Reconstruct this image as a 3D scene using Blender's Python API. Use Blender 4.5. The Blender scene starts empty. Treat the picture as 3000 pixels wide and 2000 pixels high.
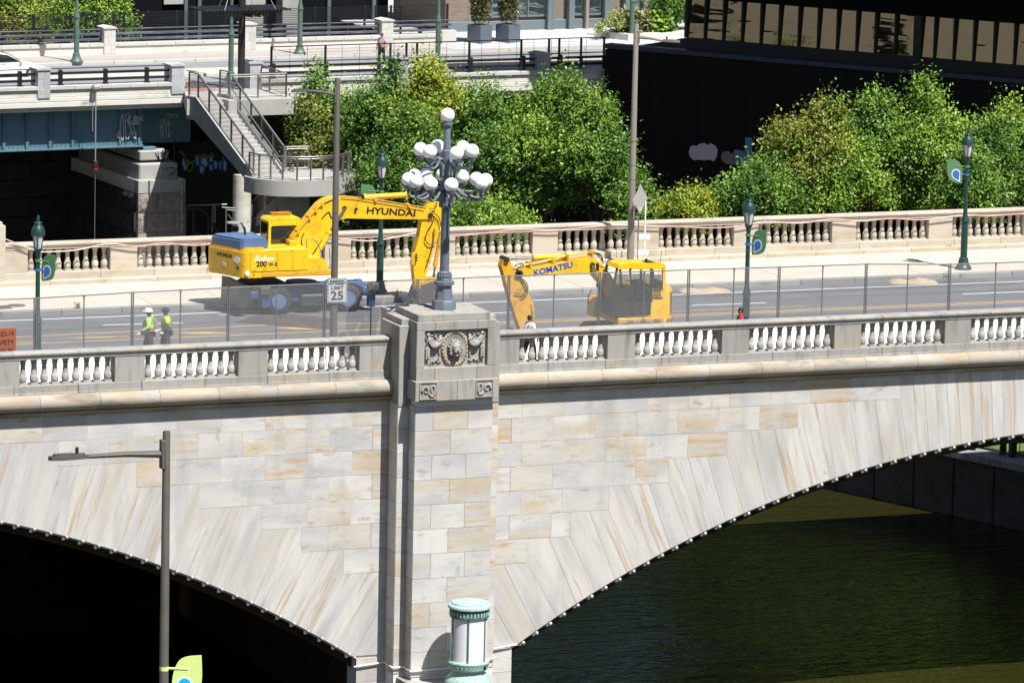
import bpy, math, random
import numpy as np
from mathutils import Vector, Matrix
R = math.radians
rnd = random.Random(7)
sc = bpy.context.scene
col = sc.collection

# ------------------------------------------------------------ camera
F_PX, IMG_W, IMG_H = 14921.3, 3000, 2000          # focal length in photo pixels
CAM = Vector((-65.436, -169.8045, 31.362))
YAW, PITCH, ROLL = 0.382995, 0.165273, 0.022098
fw = Vector((math.sin(YAW)*math.cos(PITCH), math.cos(YAW)*math.cos(PITCH), -math.sin(PITCH)))
rt = Vector((math.cos(YAW), -math.sin(YAW), 0.0)); up = rt.cross(fw)
cr, sr = math.cos(ROLL), math.sin(ROLL)
rt, up = cr*rt + sr*up, -sr*rt + cr*up
cd = bpy.data.cameras.new('camera'); cam = bpy.data.objects.new('camera', cd); col.objects.link(cam)
cam.matrix_world = Matrix(((rt.x, up.x, -fw.x, CAM.x), (rt.y, up.y, -fw.y, CAM.y), (rt.z, up.z, -fw.z, CAM.z), (0, 0, 0, 1)))
cd.sensor_width = 36; cd.lens = F_PX/IMG_W*36; cd.clip_start = 1; cd.clip_end = 4000
sc.camera = cam

# ------------------------------------------------------------ sky, sun, exposure
SUN_EL, SUN_AZ = R(60.4), R(18)                   # azimuth from the bridge normal towards +X
sd = Vector((math.sin(SUN_AZ)*math.cos(SUN_EL), -math.cos(SUN_AZ)*math.cos(SUN_EL), math.sin(SUN_EL)))
w = bpy.data.worlds.new('World'); sc.world = w; w.use_nodes = True
nt = w.node_tree; bg = nt.nodes['Background']
sky = nt.nodes.new('ShaderNodeTexSky'); sky.sky_type = 'NISHITA'; sky.sun_disc = False
sky.sun_elevation = SUN_EL; sky.sun_rotation = math.atan2(sd.x, sd.y)
nt.links.new(sky.outputs[0], bg.inputs[0]); bg.inputs[1].default_value = 0.05
sl = bpy.data.lights.new('sun', 'SUN'); sl.energy = 5.0; sl.angle = R(0.5); sl.color = (1, 0.975, 0.935)
so = bpy.data.objects.new('sun', sl); col.objects.link(so); so.location = (20, -60, 90)
so.rotation_euler = sd.to_track_quat('Z', 'Y').to_euler()
sc.view_settings.view_transform = 'Standard'; sc.view_settings.look = 'None'
sc.view_settings.gamma = 1; sc.view_settings.use_curve_mapping = False
sc.view_settings.exposure = 0.74
sc.render.engine = 'CYCLES'
sc.cycles.max_bounces = 6; sc.cycles.transparent_max_bounces = 12

# ------------------------------------------------------------ helpers
def at(px, py, X=None, Y=None, Z=None):
    """the point of a world plane that the photo shows at pixel (px, py)"""
    d = rt*((px-IMG_W/2)/F_PX) - up*((py-IMG_H/2)/F_PX) + fw
    for i, v in enumerate((X, Y, Z)):
        if v is not None: t = (v-CAM[i])/d[i]
    return CAM + d*t

class MB:
    """collects shapes; build() links them as ONE mesh object"""
    def __init__(s, M=None): s.v = []; s.f = []; s.mi = []; s.M = M; s.k = 0
    def add(s, vs, fs, M=None):
        o = len(s.v)
        if M is not None: vs = [M @ Vector(p) for p in vs]
        if s.M is not None: vs = [s.M @ Vector(p) for p in vs]
        s.v += [tuple(p) for p in vs]; s.f += [tuple(i+o for i in f) for f in fs]; s.mi += [s.k]*len(fs)
        return s
    def box(s, c, d, M=None, ch=0.0, rz=0.0):
        x, y, z = d[0]/2, d[1]/2, d[2]/2
        if rz: M = (M or Matrix()) @ Matrix.Translation(c) @ Matrix.Rotation(rz, 4, 'Z'); c = (0, 0, 0)
        if ch <= 0:
            vs = [(c[0]+a*x, c[1]+b*y, c[2]+e*z) for a in (-1, 1) for b in (-1, 1) for e in (-1, 1)]
            return s.add(vs, [(0, 1, 3, 2), (4, 6, 7, 5), (0, 4, 5, 1), (2, 3, 7, 6), (0, 2, 6, 4), (1, 5, 7, 3)], M)
        vs = []; idx = {}
        for a in (-1, 1):
            for b in (-1, 1):
                for e in (-1, 1):
                    for ax in range(3):
                        q = [a*(x-ch), b*(y-ch), e*(z-ch)]; q[ax] = (a, b, e)[ax]*(x, y, z)[ax]
                        idx[a, b, e, ax] = len(vs); vs.append((c[0]+q[0], c[1]+q[1], c[2]+q[2]))
        fs = []
        for ax in range(3):
            o1, o2 = [(1, 2), (2, 0), (0, 1)][ax]
            for sg in (-1, 1):
                ring = []
                for p, q in ((-1, -1), (1, -1), (1, 1), (-1, 1)):
                    t = [0, 0, 0]; t[ax] = sg; t[o1] = p; t[o2] = q; ring.append(idx[t[0], t[1], t[2], ax])
                fs.append(tuple(ring if sg > 0 else ring[::-1]))
            for p in (-1, 1):                       # edges running along ax
                for q in (-1, 1):
                    k = []
                    for sg in (-1, 1):
                        t = [0, 0, 0]; t[ax] = sg; t[o1] = p; t[o2] = q; k.append(t)
                    e4 = (idx[(*k[0], o1)], idx[(*k[1], o1)], idx[(*k[1], o2)], idx[(*k[0], o2)])
                    fs.append(e4 if p*q < 0 else e4[::-1])
        for a in (-1, 1):
            for b in (-1, 1):
                for e in (-1, 1):
                    t = (idx[a, b, e, 0], idx[a, b, e, 1], idx[a, b, e, 2]); fs.append(t if a*b*e > 0 else t[::-1])
        return s.add(vs, fs, M)
    def prism(s, poly, a, b, plane='xz', M=None):
        """polygon extruded from a to b along the axis not in plane"""
        def P(u, v, w): return {'xz': (u, w, v), 'xy': (u, v, w), 'yz': (w, u, v)}[plane]
        n = len(poly)
        ar = sum(poly[i][0]*poly[(i+1) % n][1]-poly[(i+1) % n][0]*poly[i][1] for i in range(n))
        if ar < 0: poly = poly[::-1]
        if plane == 'xz': a, b = max(a, b), min(a, b)
        else: a, b = min(a, b), max(a, b)
        vs = [P(u, v, a) for u, v in poly]+[P(u, v, b) for u, v in poly]
        fs = [tuple(range(n))[::-1], tuple(range(n, 2*n))]+[(i, (i+1) % n, n+(i+1) % n, n+i) for i in range(n)]
        return s.add(vs, fs, M)
    def tube(s, pts, r, n=8, caps=True, M=None):
        pts = [Vector(p) for p in pts]; m = len(pts)
        rs = r if isinstance(r, (list, tuple)) else [r]*m
        vs = []; prev = None
        for i, p in enumerate(pts):
            t = (pts[min(i+1, m-1)]-pts[max(i-1, 0)]).normalized()
            if prev is None:
                a = Vector((0, 0, 1)) if abs(t.z) < .9 else Vector((1, 0, 0)); u = t.cross(a).normalized()
            else:
                u = prev - t*prev.dot(t); u.normalize()
            prev = u; q = t.cross(u)
            vs += [p+(u*math.cos(k*2*math.pi/n)+q*math.sin(k*2*math.pi/n))*rs[i] for k in range(n)]
        fs = [(i*n+k, i*n+(k+1) % n, (i+1)*n+(k+1) % n, (i+1)*n+k) for i in range(m-1) for k in range(n)]
        if caps: fs += [tuple(range(n))[::-1], tuple(range((m-1)*n, m*n))]
        return s.add(vs, fs, M)
    def rod(s, a, b, r, n=6, M=None): return s.tube([a, b], r, n, True, M)
    def beam(s, a, b, wd, ht, M=None, upv=(0, 0, 1)):
        a, b = Vector(a), Vector(b); t = (b-a).normalized(); sd_ = t.cross(Vector(upv))
        if sd_.length < 1e-4: sd_ = t.cross(Vector((0, 1, 0)))
        sd_.normalize(); u = sd_.cross(t)
        vs = [p+sd_*i*wd/2+u*j*ht/2 for p in (a, b) for i, j in ((-1, -1), (1, -1), (1, 1), (-1, 1))]
        return s.add(vs, [(0, 1, 2, 3)[::-1], (4, 5, 6, 7)]+[(i, (i+1) % 4, 4+(i+1) % 4, 4+i) for i in range(4)][::1], M)
    def lathe(s, prof, n=16, c=(0, 0, 0), M=None, caps=True, a0=0.0):
        vs = []
        for r, z in prof: vs += [(c[0]+r*math.cos(a0+k*2*math.pi/n), c[1]+r*math.sin(a0+k*2*math.pi/n), c[2]+z) for k in range(n)]
        m = len(prof)
        fs = [(i*n+k, i*n+(k+1) % n, (i+1)*n+(k+1) % n, (i+1)*n+k) for i in range(m-1) for k in range(n)]
        if caps: fs += [tuple(range(n))[::-1], tuple(range((m-1)*n, m*n))]
        return s.add(vs, fs, M)
    def ball(s, c, r, n=12, m=8, M=None):
        rr = r if isinstance(r, (tuple, list)) else (r, r, r)
        vs = [(c[0], c[1], c[2]-rr[2])]
        for j in range(1, m):
            t = -math.pi/2+math.pi*j/m
            vs += [(c[0]+rr[0]*math.cos(t)*math.cos(k*2*math.pi/n), c[1]+rr[1]*math.cos(t)*math.sin(k*2*math.pi/n), c[2]+rr[2]*math.sin(t)) for k in range(n)]
        vs.append((c[0], c[1], c[2]+rr[2])); L = len(vs)-1
        fs = [(0, 1+(k+1) % n, 1+k) for k in range(n)]
        fs += [(1+j*n+k, 1+j*n+(k+1) % n, 1+(j+1)*n+(k+1) % n, 1+(j+1)*n+k) for j in range(m-2) for k in range(n)]
        fs += [(L, 1+(m-2)*n+k, 1+(m-2)*n+(k+1) % n) for k in range(n)]
        return s.add(vs, fs, M)
    def quad(s, a, b, c, d): return s.add([a, b, c, d], [(0, 1, 2, 3)])
    def mesh(s, name, mat, smooth=None):
        me = bpy.data.meshes.new(name); me.from_pydata(s.v, [], s.f)
        for m_ in (mat if isinstance(mat, (list, tuple)) else [mat]): me.materials.append(m_)
        if s.k: me.polygons.foreach_set('material_index', s.mi)
        if smooth:
            me.polygons.foreach_set('use_smooth', [True]*len(me.polygons)); me.update()
            me.set_sharp_from_angle(angle=R(smooth))
        me.update(); return me
    def build(s, name, mat, parent=None, loc=(0, 0, 0), rz=0, smooth=None):
        return put(name, s.mesh(name, mat, smooth), parent, loc, rz)

def put(name, me, parent=None, loc=(0, 0, 0), rz=0):
    o = bpy.data.objects.new(name, me); col.objects.link(o); o.location = loc
    if isinstance(rz, Matrix): o.rotation_euler = rz.to_euler()
    else: o.rotation_euler = (0, 0, rz)
    if parent: o.parent = parent
    return o
def tag(o, label=None, cat=None, group=None, kind=None):
    if label: o['label'] = label
    if cat: o['category'] = cat
    if group: o['group'] = group
    if kind: o['kind'] = kind
    return o
def thing(name, label, cat, loc=(0, 0, 0), rz=0, group=None):
    o = bpy.data.objects.new(name, None); col.objects.link(o); o.location = loc; o.rotation_euler = (0, 0, rz)
    o.empty_display_size = .3
    return tag(o, label, cat, group)
def dup(root, loc, rz=None, label=None):
    def cp(o, par):
        c = o.copy(); col.objects.link(c); c.parent = par
        for ch in o.children: cp(ch, c)
        return c
    c = cp(root, None); c.location = loc
    if rz is not None: c.rotation_euler = (0, 0, rz)
    if label: c['label'] = label
    return c

def mat(name, base, rough=.7, metal=0, rnd_v=0, layers=(), bump=None, spec=.5, trans=0, emit=None):
    """layers: dicts c (colour), s (noise scale xyz), lo, hi, k (strength), o ('P' world / 'O' object), d (detail), r=(lo,hi) object-random gate"""
    m = bpy.data.materials.new(name); m.use_nodes = True; N = m.node_tree.nodes; L = m.node_tree.links
    b = N['Principled BSDF']; b.inputs['Roughness'].default_value = rough; b.inputs['Metallic'].default_value = metal
    b.inputs['Specular IOR Level'].default_value = spec
    if trans: b.inputs['Transmission Weight'].default_value = trans
    cur = N.new('ShaderNodeRGB'); cur.outputs[0].default_value = (*base, 1); cur = cur.outputs[0]
    geo = N.new('ShaderNodeNewGeometry'); tc = N.new('ShaderNodeTexCoord'); oi = N.new('ShaderNodeObjectInfo')
    off = N.new('ShaderNodeVectorMath'); off.operation = 'MULTIPLY_ADD'
    cmb = N.new('ShaderNodeCombineXYZ')
    for i in range(3): L.new(oi.outputs['Random'], cmb.inputs[i])
    L.new(cmb.outputs[0], off.inputs[0]); off.inputs[1].default_value = (91, 57, 133); L.new(tc.outputs['Object'], off.inputs[2])
    def noise(s, o, d=4, w_=0.6):
        mp = N.new('ShaderNodeVectorMath'); mp.operation = 'MULTIPLY'
        L.new(geo.outputs['Position'] if o == 'P' else off.outputs[0], mp.inputs[0])
        mp.inputs[1].default_value = s if isinstance(s, (tuple, list)) else (s, s, s)
        n_ = N.new('ShaderNodeTexNoise'); n_.inputs['Scale'].default_value = 1; n_.inputs['Detail'].default_value = d
        n_.inputs['Roughness'].default_value = w_; L.new(mp.outputs[0], n_.inputs[0]); return n_.outputs[0]
    def rng(v, lo, hi, k=1.0):
        r_ = N.new('ShaderNodeMapRange'); L.new(v, r_.inputs[0]); r_.inputs[1].default_value = lo; r_.inputs[2].default_value = hi
        r_.inputs[3].default_value = 0; r_.inputs[4].default_value = k; return r_.outputs[0]
    if rnd_v:
        h = N.new('ShaderNodeHueSaturation'); L.new(cur, h.inputs['Color'])
        r_ = N.new('ShaderNodeMapRange'); L.new(oi.outputs['Random'], r_.inputs[0]); r_.inputs[3].default_value = 1-rnd_v; r_.inputs[4].default_value = 1+rnd_v
        L.new(r_.outputs[0], h.inputs['Value']); cur = h.outputs[0]
    for l in layers:
        f = rng(noise(l['s'], l.get('o', 'O'), l.get('d', 4), l.get('w', .6)), l.get('lo', .45), l.get('hi', .7), l.get('k', 1))
        if 'r' in l:
            mu = N.new('ShaderNodeMath'); mu.operation = 'MULTIPLY'; L.new(f, mu.inputs[0]); 
            sn = N.new('ShaderNodeMath'); sn.operation = 'FRACT'; ml = N.new('ShaderNodeMath'); ml.operation = 'MULTIPLY'
            L.new(oi.outputs['Random'], ml.inputs[0]); ml.inputs[1].default_value = l.get('rs', 7.13); L.new(ml.outputs[0], sn.inputs[0])
            L.new(rng(sn.outputs[0], *l['r']), mu.inputs[1]); f = mu.outputs[0]
        mx = N.new('ShaderNodeMix'); mx.data_type = 'RGBA'; L.new(f, mx.inputs['Factor']); L.new(cur, mx.inputs['A'])
        mx.inputs['B'].default_value = (*l['c'], 1); cur = mx.outputs['Result']
    L.new(cur, b.inputs['Base Color'])
    if bump:
        bp = N.new('ShaderNodeBump'); bp.inputs['Strength'].default_value = bump[1]; bp.inputs['Distance'].default_value = bump[2] if len(bump) > 2 else .02
        L.new(noise(bump[0], bump[3] if len(bump) > 3 else 'P', 5), bp.inputs['Height']); L.new(bp.outputs[0], b.inputs['Normal'])
    if emit: b.inputs['Emission Color'].default_value = (*emit, 1); b.inputs['Emission Strength'].default_value = 1
    return m

def text(body, size, mat_, parent, loc, rot, ext=.004, name='lettering', sx=1.0, bold=0.0, align='CENTER', shear=0):
    c = bpy.data.curves.new(name, 'FONT'); c.body = body; c.size = size; c.extrude = ext; c.align_x = align; c.align_y = 'CENTER'
    c.offset = bold; c.shear = shear; c.materials.append(mat_); c.resolution_u = 3
    o = bpy.data.objects.new(name, c); col.objects.link(o); me = bpy.data.meshes.new_from_object(o); bpy.data.objects.remove(o)
    if not me.materials: me.materials.append(mat_)
    o = bpy.data.objects.new(name, me); col.objects.link(o); o.location = loc; o.rotation_euler = rot; o.scale = (sx, 1, 1)
    if parent: o.parent = parent
    return o
def smooth_pts(P, k=6):
    """Catmull-Rom through P"""
    P = [Vector(p) for p in P]; out = []
    for i in range(len(P)-1):
        a, b, c, d = P[max(i-1, 0)], P[i], P[i+1], P[min(i+2, len(P)-1)]
        for j in range(k):
            t = j/k; out.append(.5*((2*b)+(c-a)*t+(2*a-5*b+4*c-d)*t*t+(3*b-a-3*c+d)*t**3))
    return out+[P[-1]]

# ------------------------------------------------------------ materials
M = {}
VE = (.47, .33, .17)
M['ashlar'] = mat('ashlar_stone', (.55, .53, .50), .85, rnd_v=.06, layers=[
    dict(c=(.40, .40, .41), s=(.35, .6, .9), lo=.42, hi=.64, k=.85),
    dict(c=(.47, .37, .22), s=(.5, .8, 1.8), lo=.40, hi=.66, k=.8, r=(.25, .85)),
    dict(c=(.46, .28, .10), s=(.6, 1, 4.5), lo=.46, hi=.66, k=.85, r=(.64, .82), rs=3.7, d=6),
    dict(c=(.33, .33, .34), s=(1.2, 1, 3), lo=.54, hi=.74, k=.6, r=(.3, .9), rs=11.3),
    dict(c=(.36, .24, .13), s=(1.3, 1, 4), lo=.58, hi=.70, k=.7, d=6),
    dict(c=(.27, .265, .26), s=(.8, .5, .16), lo=.54, hi=.72, k=.48, o='P', d=7), dict(c=(.20, .19, .18), s=(2.5, 1, 1.2), lo=.64, hi=.74, k=.5, o='P', d=7),
    dict(c=(.46, .45, .43), s=30, lo=.45, hi=.75, k=.3)], bump=(22, .35, .012))
M['voussoir'] = mat('voussoir_stone', (.55, .53, .50), .85, rnd_v=.06, layers=[
    dict(c=(.40, .40, .405), s=(1.4, 1, .2), lo=.42, hi=.64, k=.85),
    dict(c=(.45, .395, .30), s=(2.2, 1, .25), lo=.42, hi=.66, k=.7, r=(.1, .85)),
    dict(c=(.39, .25, .12), s=(5, 1, .3), lo=.52, hi=.66, k=.75, r=(.2, .7), rs=3.7, d=6),
    dict(c=(.34, .335, .34), s=(3, 1, .5), lo=.54, hi=.74, k=.6, r=(.2, .8), rs=11.3),
    dict(c=(.27, .265, .26), s=(.8, .5, .16), lo=.54, hi=.72, k=.45, o='P', d=7), dict(c=(.20, .19, .18), s=(2.5, 1, 1.2), lo=.64, hi=.74, k=.5, o='P', d=7),
    dict(c=(.46, .45, .43), s=30, lo=.45, hi=.75, k=.3)], bump=(22, .35, .012))
M['trim'] = mat('weathered_trim_stone', (.31, .30, .28), .85, rnd_v=.10, layers=[
    dict(c=(.25, .24, .22), s=(1.6, 1, .5), lo=.48, hi=.75, k=.75),
    dict(c=(.42, .31, .18), s=(.6, 1, 1.2), lo=.5, hi=.72, k=.6),
    dict(c=(.12, .118, .11), s=(3, 3, .45), lo=.50, hi=.72, k=.7, o='P'),
    dict(c=(.38, .36, .32), s=26, lo=.45, hi=.75, k=.4)], bump=(18, .35, .012))
M['cornice'] = mat('cornice_stone', (.36, .33, .285), .85, rnd_v=.12, layers=[
    dict(c=(.34, .235, .125), s=(.5, .8, 2.2), lo=.42, hi=.64, k=.8),
    dict(c=(.13, .12, .11), s=(.7, 1.2, 2.5), lo=.49, hi=.72, k=.8, o='P'),
    dict(c=(.36, .33, .28), s=24, lo=.45, hi=.75, k=.4)], bump=(14, .4, .015))
M['baluster'] = mat('grey_baluster_stone', (.37, .36, .34), .85, rnd_v=.14, layers=[
    dict(c=(.20, .195, .185), s=(3, 3, 2), lo=.42, hi=.72, k=.7), dict(c=(.30, .28, .25), s=20, lo=.4, hi=.7, k=.4)], bump=(20, .3, .01))
M['baluster_far'] = mat('tan_baluster_stone', (.43, .385, .32), .85, rnd_v=.12, layers=[
    dict(c=(.25, .225, .19), s=(3, 3, 2), lo=.42, hi=.72, k=.6)], bump=(20, .3, .01))
M['trim_far'] = mat('tan_trim_stone', (.44, .39, .315), .85, rnd_v=.08, layers=[
    dict(c=(.36, .24, .12), s=(.5, 1, 2.4), lo=.5, hi=.75, k=.7), dict(c=(.24, .21, .18), s=(1, 1, 2), lo=.52, hi=.75, k=.6, o='P'),
    dict(c=(.5, .46, .4), s=20, lo=.45, hi=.75, k=.4)], bump=(18, .3, .01))
M['mortar'] = mat('mortar', (.66, .65, .63), .9)
M['soffit'] = mat('brown_vault_concrete', (.05, .034, .017), .95, spec=.05, layers=[dict(c=(.025, .02, .013), s=(.3, .3, .3), lo=.45, hi=.6, o='P')])  # brown darkened so the shade inside the arches sits in the colour
M['asphalt'] = mat('asphalt', (.100, .102, .112), .85, layers=[
    dict(c=(.076, .077, .084), s=(.05, 1.1, 1), lo=.42, hi=.62, k=.7, o='P'), dict(c=(.15, .15, .155), s=(.3, .5, 1), lo=.48, hi=.68, k=.6, o='P'),
    dict(c=(.15, .15, .15), s=9, lo=.52, hi=.8, k=.6, o='P'), dict(c=(.03, .03, .032), s=(.9, 3.5, 1), lo=.66, hi=.70, k=.8, o='P', d=8), dict(c=(.045, .046, .05), s=(.02, .9, 1), lo=.60, hi=.66, k=.6, o='P', d=2)], bump=(60, .3, .01))
M['patch'] = mat('brown_asphalt_patch', (.042, .032, .030), .85, layers=[dict(c=(.09, .085, .08), s=1.5, lo=.45, hi=.7, k=.6, o='P')])
M['concrete_walk'] = mat('tan_sidewalk_concrete', (.50, .44, .37), .9, rnd_v=.04, layers=[
    dict(c=(.41, .35, .28), s=(.4, .7, 1), lo=.45, hi=.7, k=.55, o='P'), dict(c=(.32, .26, .2), s=5, lo=.56, hi=.8, k=.5, o='P')], bump=(30, .2, .006))
M['walk_white'] = mat('pale_sidewalk_concrete', (.62, .60, .56), .9, layers=[dict(c=(.5, .48, .45), s=.8, lo=.45, hi=.7, k=.6, o='P')])
M['kerb'] = mat('granite_kerb', (.24, .235, .225), .85, rnd_v=.18, layers=[dict(c=(.12, .12, .115), s=(1, 2, 3), lo=.5, hi=.7, k=.7), dict(c=(.33, .32, .3), s=25, lo=.5, hi=.7, k=.5)])
M['line_white'] = mat('white_road_paint', (.72, .72, .70), .7, layers=[dict(c=(.2, .2, .2), s=4, lo=.55, hi=.75, k=.7, o='P')])
M['line_yellow'] = mat('yellow_road_paint', (.62, .36, .055), .7, layers=[dict(c=(.18, .14, .09), s=3, lo=.5, hi=.72, k=.7, o='P')])
M['galv'] = mat('galvanised_steel', (.15, .16, .17), .5, .2, layers=[dict(c=(.09, .09, .1), s=6, lo=.5, hi=.7, k=.5)])
M['wire'] = mat('chain_link_wire', (.40, .405, .41), .5, .2)
M['yellow'] = mat('yellow_machine_paint', (.80, .465, .012), .38, layers=[
    dict(c=(.50, .25, .015), s=1.1, lo=.48, hi=.72, k=.6, o='P'), dict(c=(.20, .12, .03), s=(3, 3, 5), lo=.58, hi=.76, k=.75, o='P'), dict(c=(.09, .06, .03), s=(7, 7, 1.5), lo=.62, hi=.74, k=.7, o='P')], bump=(4, .05, .01))
M['yellow_dirty'] = mat('worn_yellow_paint', (.66, .34, .015), .5, layers=[
    dict(c=(.35, .19, .03), s=2, lo=.48, hi=.72, k=.7, o='P'), dict(c=(.10, .07, .04), s=4, lo=.6, hi=.75, k=.8, o='P')])
M['blue_cover'] = mat('faded_blue_paint', (.075, .13, .25), .55, layers=[dict(c=(.13, .19, .3), s=1.5, lo=.45, hi=.7, k=.6, o='P')])
M['blue_frame'] = mat('blue_chassis_paint', (.022, .058, .20), .5, layers=[dict(c=(.03, .05, .12), s=2.5, lo=.48, hi=.7, k=.8, o='P')])
M['black'] = mat('black_rubber', (.012, .012, .013), .6, layers=[dict(c=(.05, .045, .04), s=3, lo=.5, hi=.75, k=.6, o='P')])
M['dark_metal'] = mat('dark_grey_metal', (.03, .032, .035), .5, .3)
M['steel_rod'] = mat('polished_cylinder_rod', (.55, .56, .58), .2, 1)
M['glass_dark'] = mat('tinted_cab_glass', (.015, .02, .022), .06, 0, spec=.8)
M['bucket'] = mat('worn_bucket_steel', (.09, .08, .07), .55, .5, layers=[dict(c=(.2, .18, .16), s=5, lo=.5, hi=.7, k=.6)])
M['ink'] = mat('black_lettering', (.008, .008, .01), .6)
M['ink_blue'] = mat('blue_lettering', (.02, .06, .42), .5)
M['white'] = mat('white_paint', (.78, .78, .77), .5)
M['lamp_grey'] = mat('blue_grey_cast_iron', (.135, .16, .20), .5, .1, layers=[dict(c=(.075, .085, .105), s=5, lo=.48, hi=.7, k=.6), dict(c=(.16, .075, .06), s=3, lo=.63, hi=.75, k=.6)])
M['globe'] = mat('white_lamp_globe', (.93, .93, .93), .2)
M['green'] = mat('dark_green_lamp_paint', (.010, .042, .034), .4, layers=[dict(c=(.03, .09, .07), s=5, lo=.5, hi=.7, k=.5)])
M['green_pale'] = mat('faded_green_lamp_paint', (.07, .125, .10), .5, layers=[dict(c=(.15, .22, .18), s=3, lo=.5, hi=.7, k=.5)])
M['lamp_glass'] = mat('frosted_lamp_glass', (.55, .55, .58), .25)
M['pole_grey'] = mat('brown_grey_pole_paint', (.115, .105, .092), .5, .2, layers=[dict(c=(.08, .073, .065), s=2, lo=.45, hi=.7, k=.5)])
M['pole_tan'] = mat('weathered_tan_pole', (.21, .185, .155), .6, .1)
M['alu'] = mat('bare_aluminium', (.5, .5, .5), .45, .6, layers=[dict(c=(.35, .35, .36), s=14, lo=.45, hi=.7, k=.5)])
M['sign_white'] = mat('white_sign_face', (.52, .53, .55), .5)
M['sign_orange'] = mat('faded_orange_sign', (.30, .085, .04), .6, layers=[dict(c=(.22, .07, .04), s=4, lo=.45, hi=.7, k=.6)])
M['leaf_green'] = mat('banner_green', (.10, .24, .11), .6)
M['leaf_lime'] = mat('banner_lime', (.66, .80, .27), .6)
M['leaf_blue'] = mat('banner_blue', (.03, .16, .50), .5)
M['leaf_cyan'] = mat('banner_cyan', (.0, .45, .75), .5)
M['copper'] = mat('verdigris_copper', (.33, .48, .42), .7, layers=[dict(c=(.22, .35, .31), s=(3, 3, 2), lo=.45, hi=.7, k=.7), dict(c=(.02, .05, .04), s=(9, 9, 1.2), lo=.58, hi=.75, k=.85), dict(c=(.38, .60, .52), s=7, lo=.55, hi=.75, k=.5)], bump=(20, .2, .01))
M['copper_dark'] = mat('dark_patinated_copper', (.05, .13, .11), .7, layers=[dict(c=(.16, .36, .30), s=(14, 14, 3), lo=.5, hi=.7, k=.8), dict(c=(.01, .015, .02), s=(20, 20, 2), lo=.5, hi=.7, k=.8)])
M['opal'] = mat('opal_lantern_glass', (.80, .80, .82), .2)
M['rope'] = mat('pink_hose', (.55, .27, .27), .6, layers=[dict(c=(.6, .5, .48), s=(.2, 1, 1), lo=.45, hi=.6, k=.9, o='P')])
M['sand'] = mat('loose_sand', (.40, .31, .21), .95, layers=[dict(c=(.28, .21, .14), s=9, lo=.45, hi=.7, k=.7, o='P')], bump=(30, .6, .03))
M['iron'] = mat('cast_iron_cover', (.12, .105, .095), .6, .4)
M['rust'] = mat('rust_brown_cladding', (.10, .03, .012), .8)
# ============================================================ river, banks, roads
WATER_Z = -14.0
mw = bpy.data.materials.new('river_water'); mw.use_nodes = True
_n, _l = mw.node_tree.nodes, mw.node_tree.links; _b = _n['Principled BSDF']
_b.inputs['Base Color'].default_value = (.019, .018, .004, 1); _b.inputs['Roughness'].default_value = .04; _b.inputs['IOR'].default_value = 1.33
_g = _n.new('ShaderNodeNewGeometry'); _h = None
for sx, sy, st, di in ((.45, 1.6, 1.0, .10), (1.7, 5.0, 1.0, .042), (.12, .2, 1.0, .15)):
    m_ = _n.new('ShaderNodeVectorMath'); m_.operation = 'MULTIPLY'; m_.inputs[1].default_value = (sx, sy, 1); _l.new(_g.outputs['Position'], m_.inputs[0])
    nn = _n.new('ShaderNodeTexNoise'); nn.inputs['Scale'].default_value = 1; nn.inputs['Detail'].default_value = 3; _l.new(m_.outputs[0], nn.inputs[0])
    bp = _n.new('ShaderNodeBump'); bp.inputs['Strength'].default_value = st; bp.inputs['Distance'].default_value = di; _l.new(nn.outputs[0], bp.inputs['Height'])
    if _h: _l.new(_h.outputs[0], bp.inputs['Normal'])
    _h = bp
_l.new(_h.outputs[0], _b.inputs['Normal'])
tag(MB().quad((-900, -200, WATER_Z), (900, -200, WATER_Z), (900, 1500, WATER_Z), (-900, 1500, WATER_Z)).build('river_water', mw), 'dark green rippled river under the arch', kind='structure')
M['bank'] = mat('river_bank_soil', (.06, .055, .035), .95, layers=[dict(c=(.035, .05, .018), s=.35, lo=.45, hi=.6, o='P'), dict(c=(.02, .018, .012), s=.9, lo=.5, hi=.65, o='P')])
M['grass'] = mat('mown_grass', (.085, .145, .028), .9, layers=[dict(c=(.14, .18, .05), s=2.5, lo=.45, hi=.7, o='P'), dict(c=(.04, .08, .015), s=8, lo=.45, hi=.7, o='P')], bump=(40, .5, .04))
M['dark_bed'] = mat('shade_black_ballast', (.006, .006, .006), 1.0, spec=0, layers=[dict(c=(.009, .009, .008), s=3, lo=.45, hi=.7, o='P')])  # near-black colour stands in for deep shade under the arch
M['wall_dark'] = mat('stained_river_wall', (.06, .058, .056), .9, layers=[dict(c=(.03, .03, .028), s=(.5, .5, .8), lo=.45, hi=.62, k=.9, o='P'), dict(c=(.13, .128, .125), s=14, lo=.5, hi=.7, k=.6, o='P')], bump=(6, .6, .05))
M['ledge'] = mat('wall_cap_concrete', (.26, .265, .27), .9, layers=[dict(c=(.16, .16, .165), s=2, lo=.45, hi=.7, o='P')])
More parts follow.
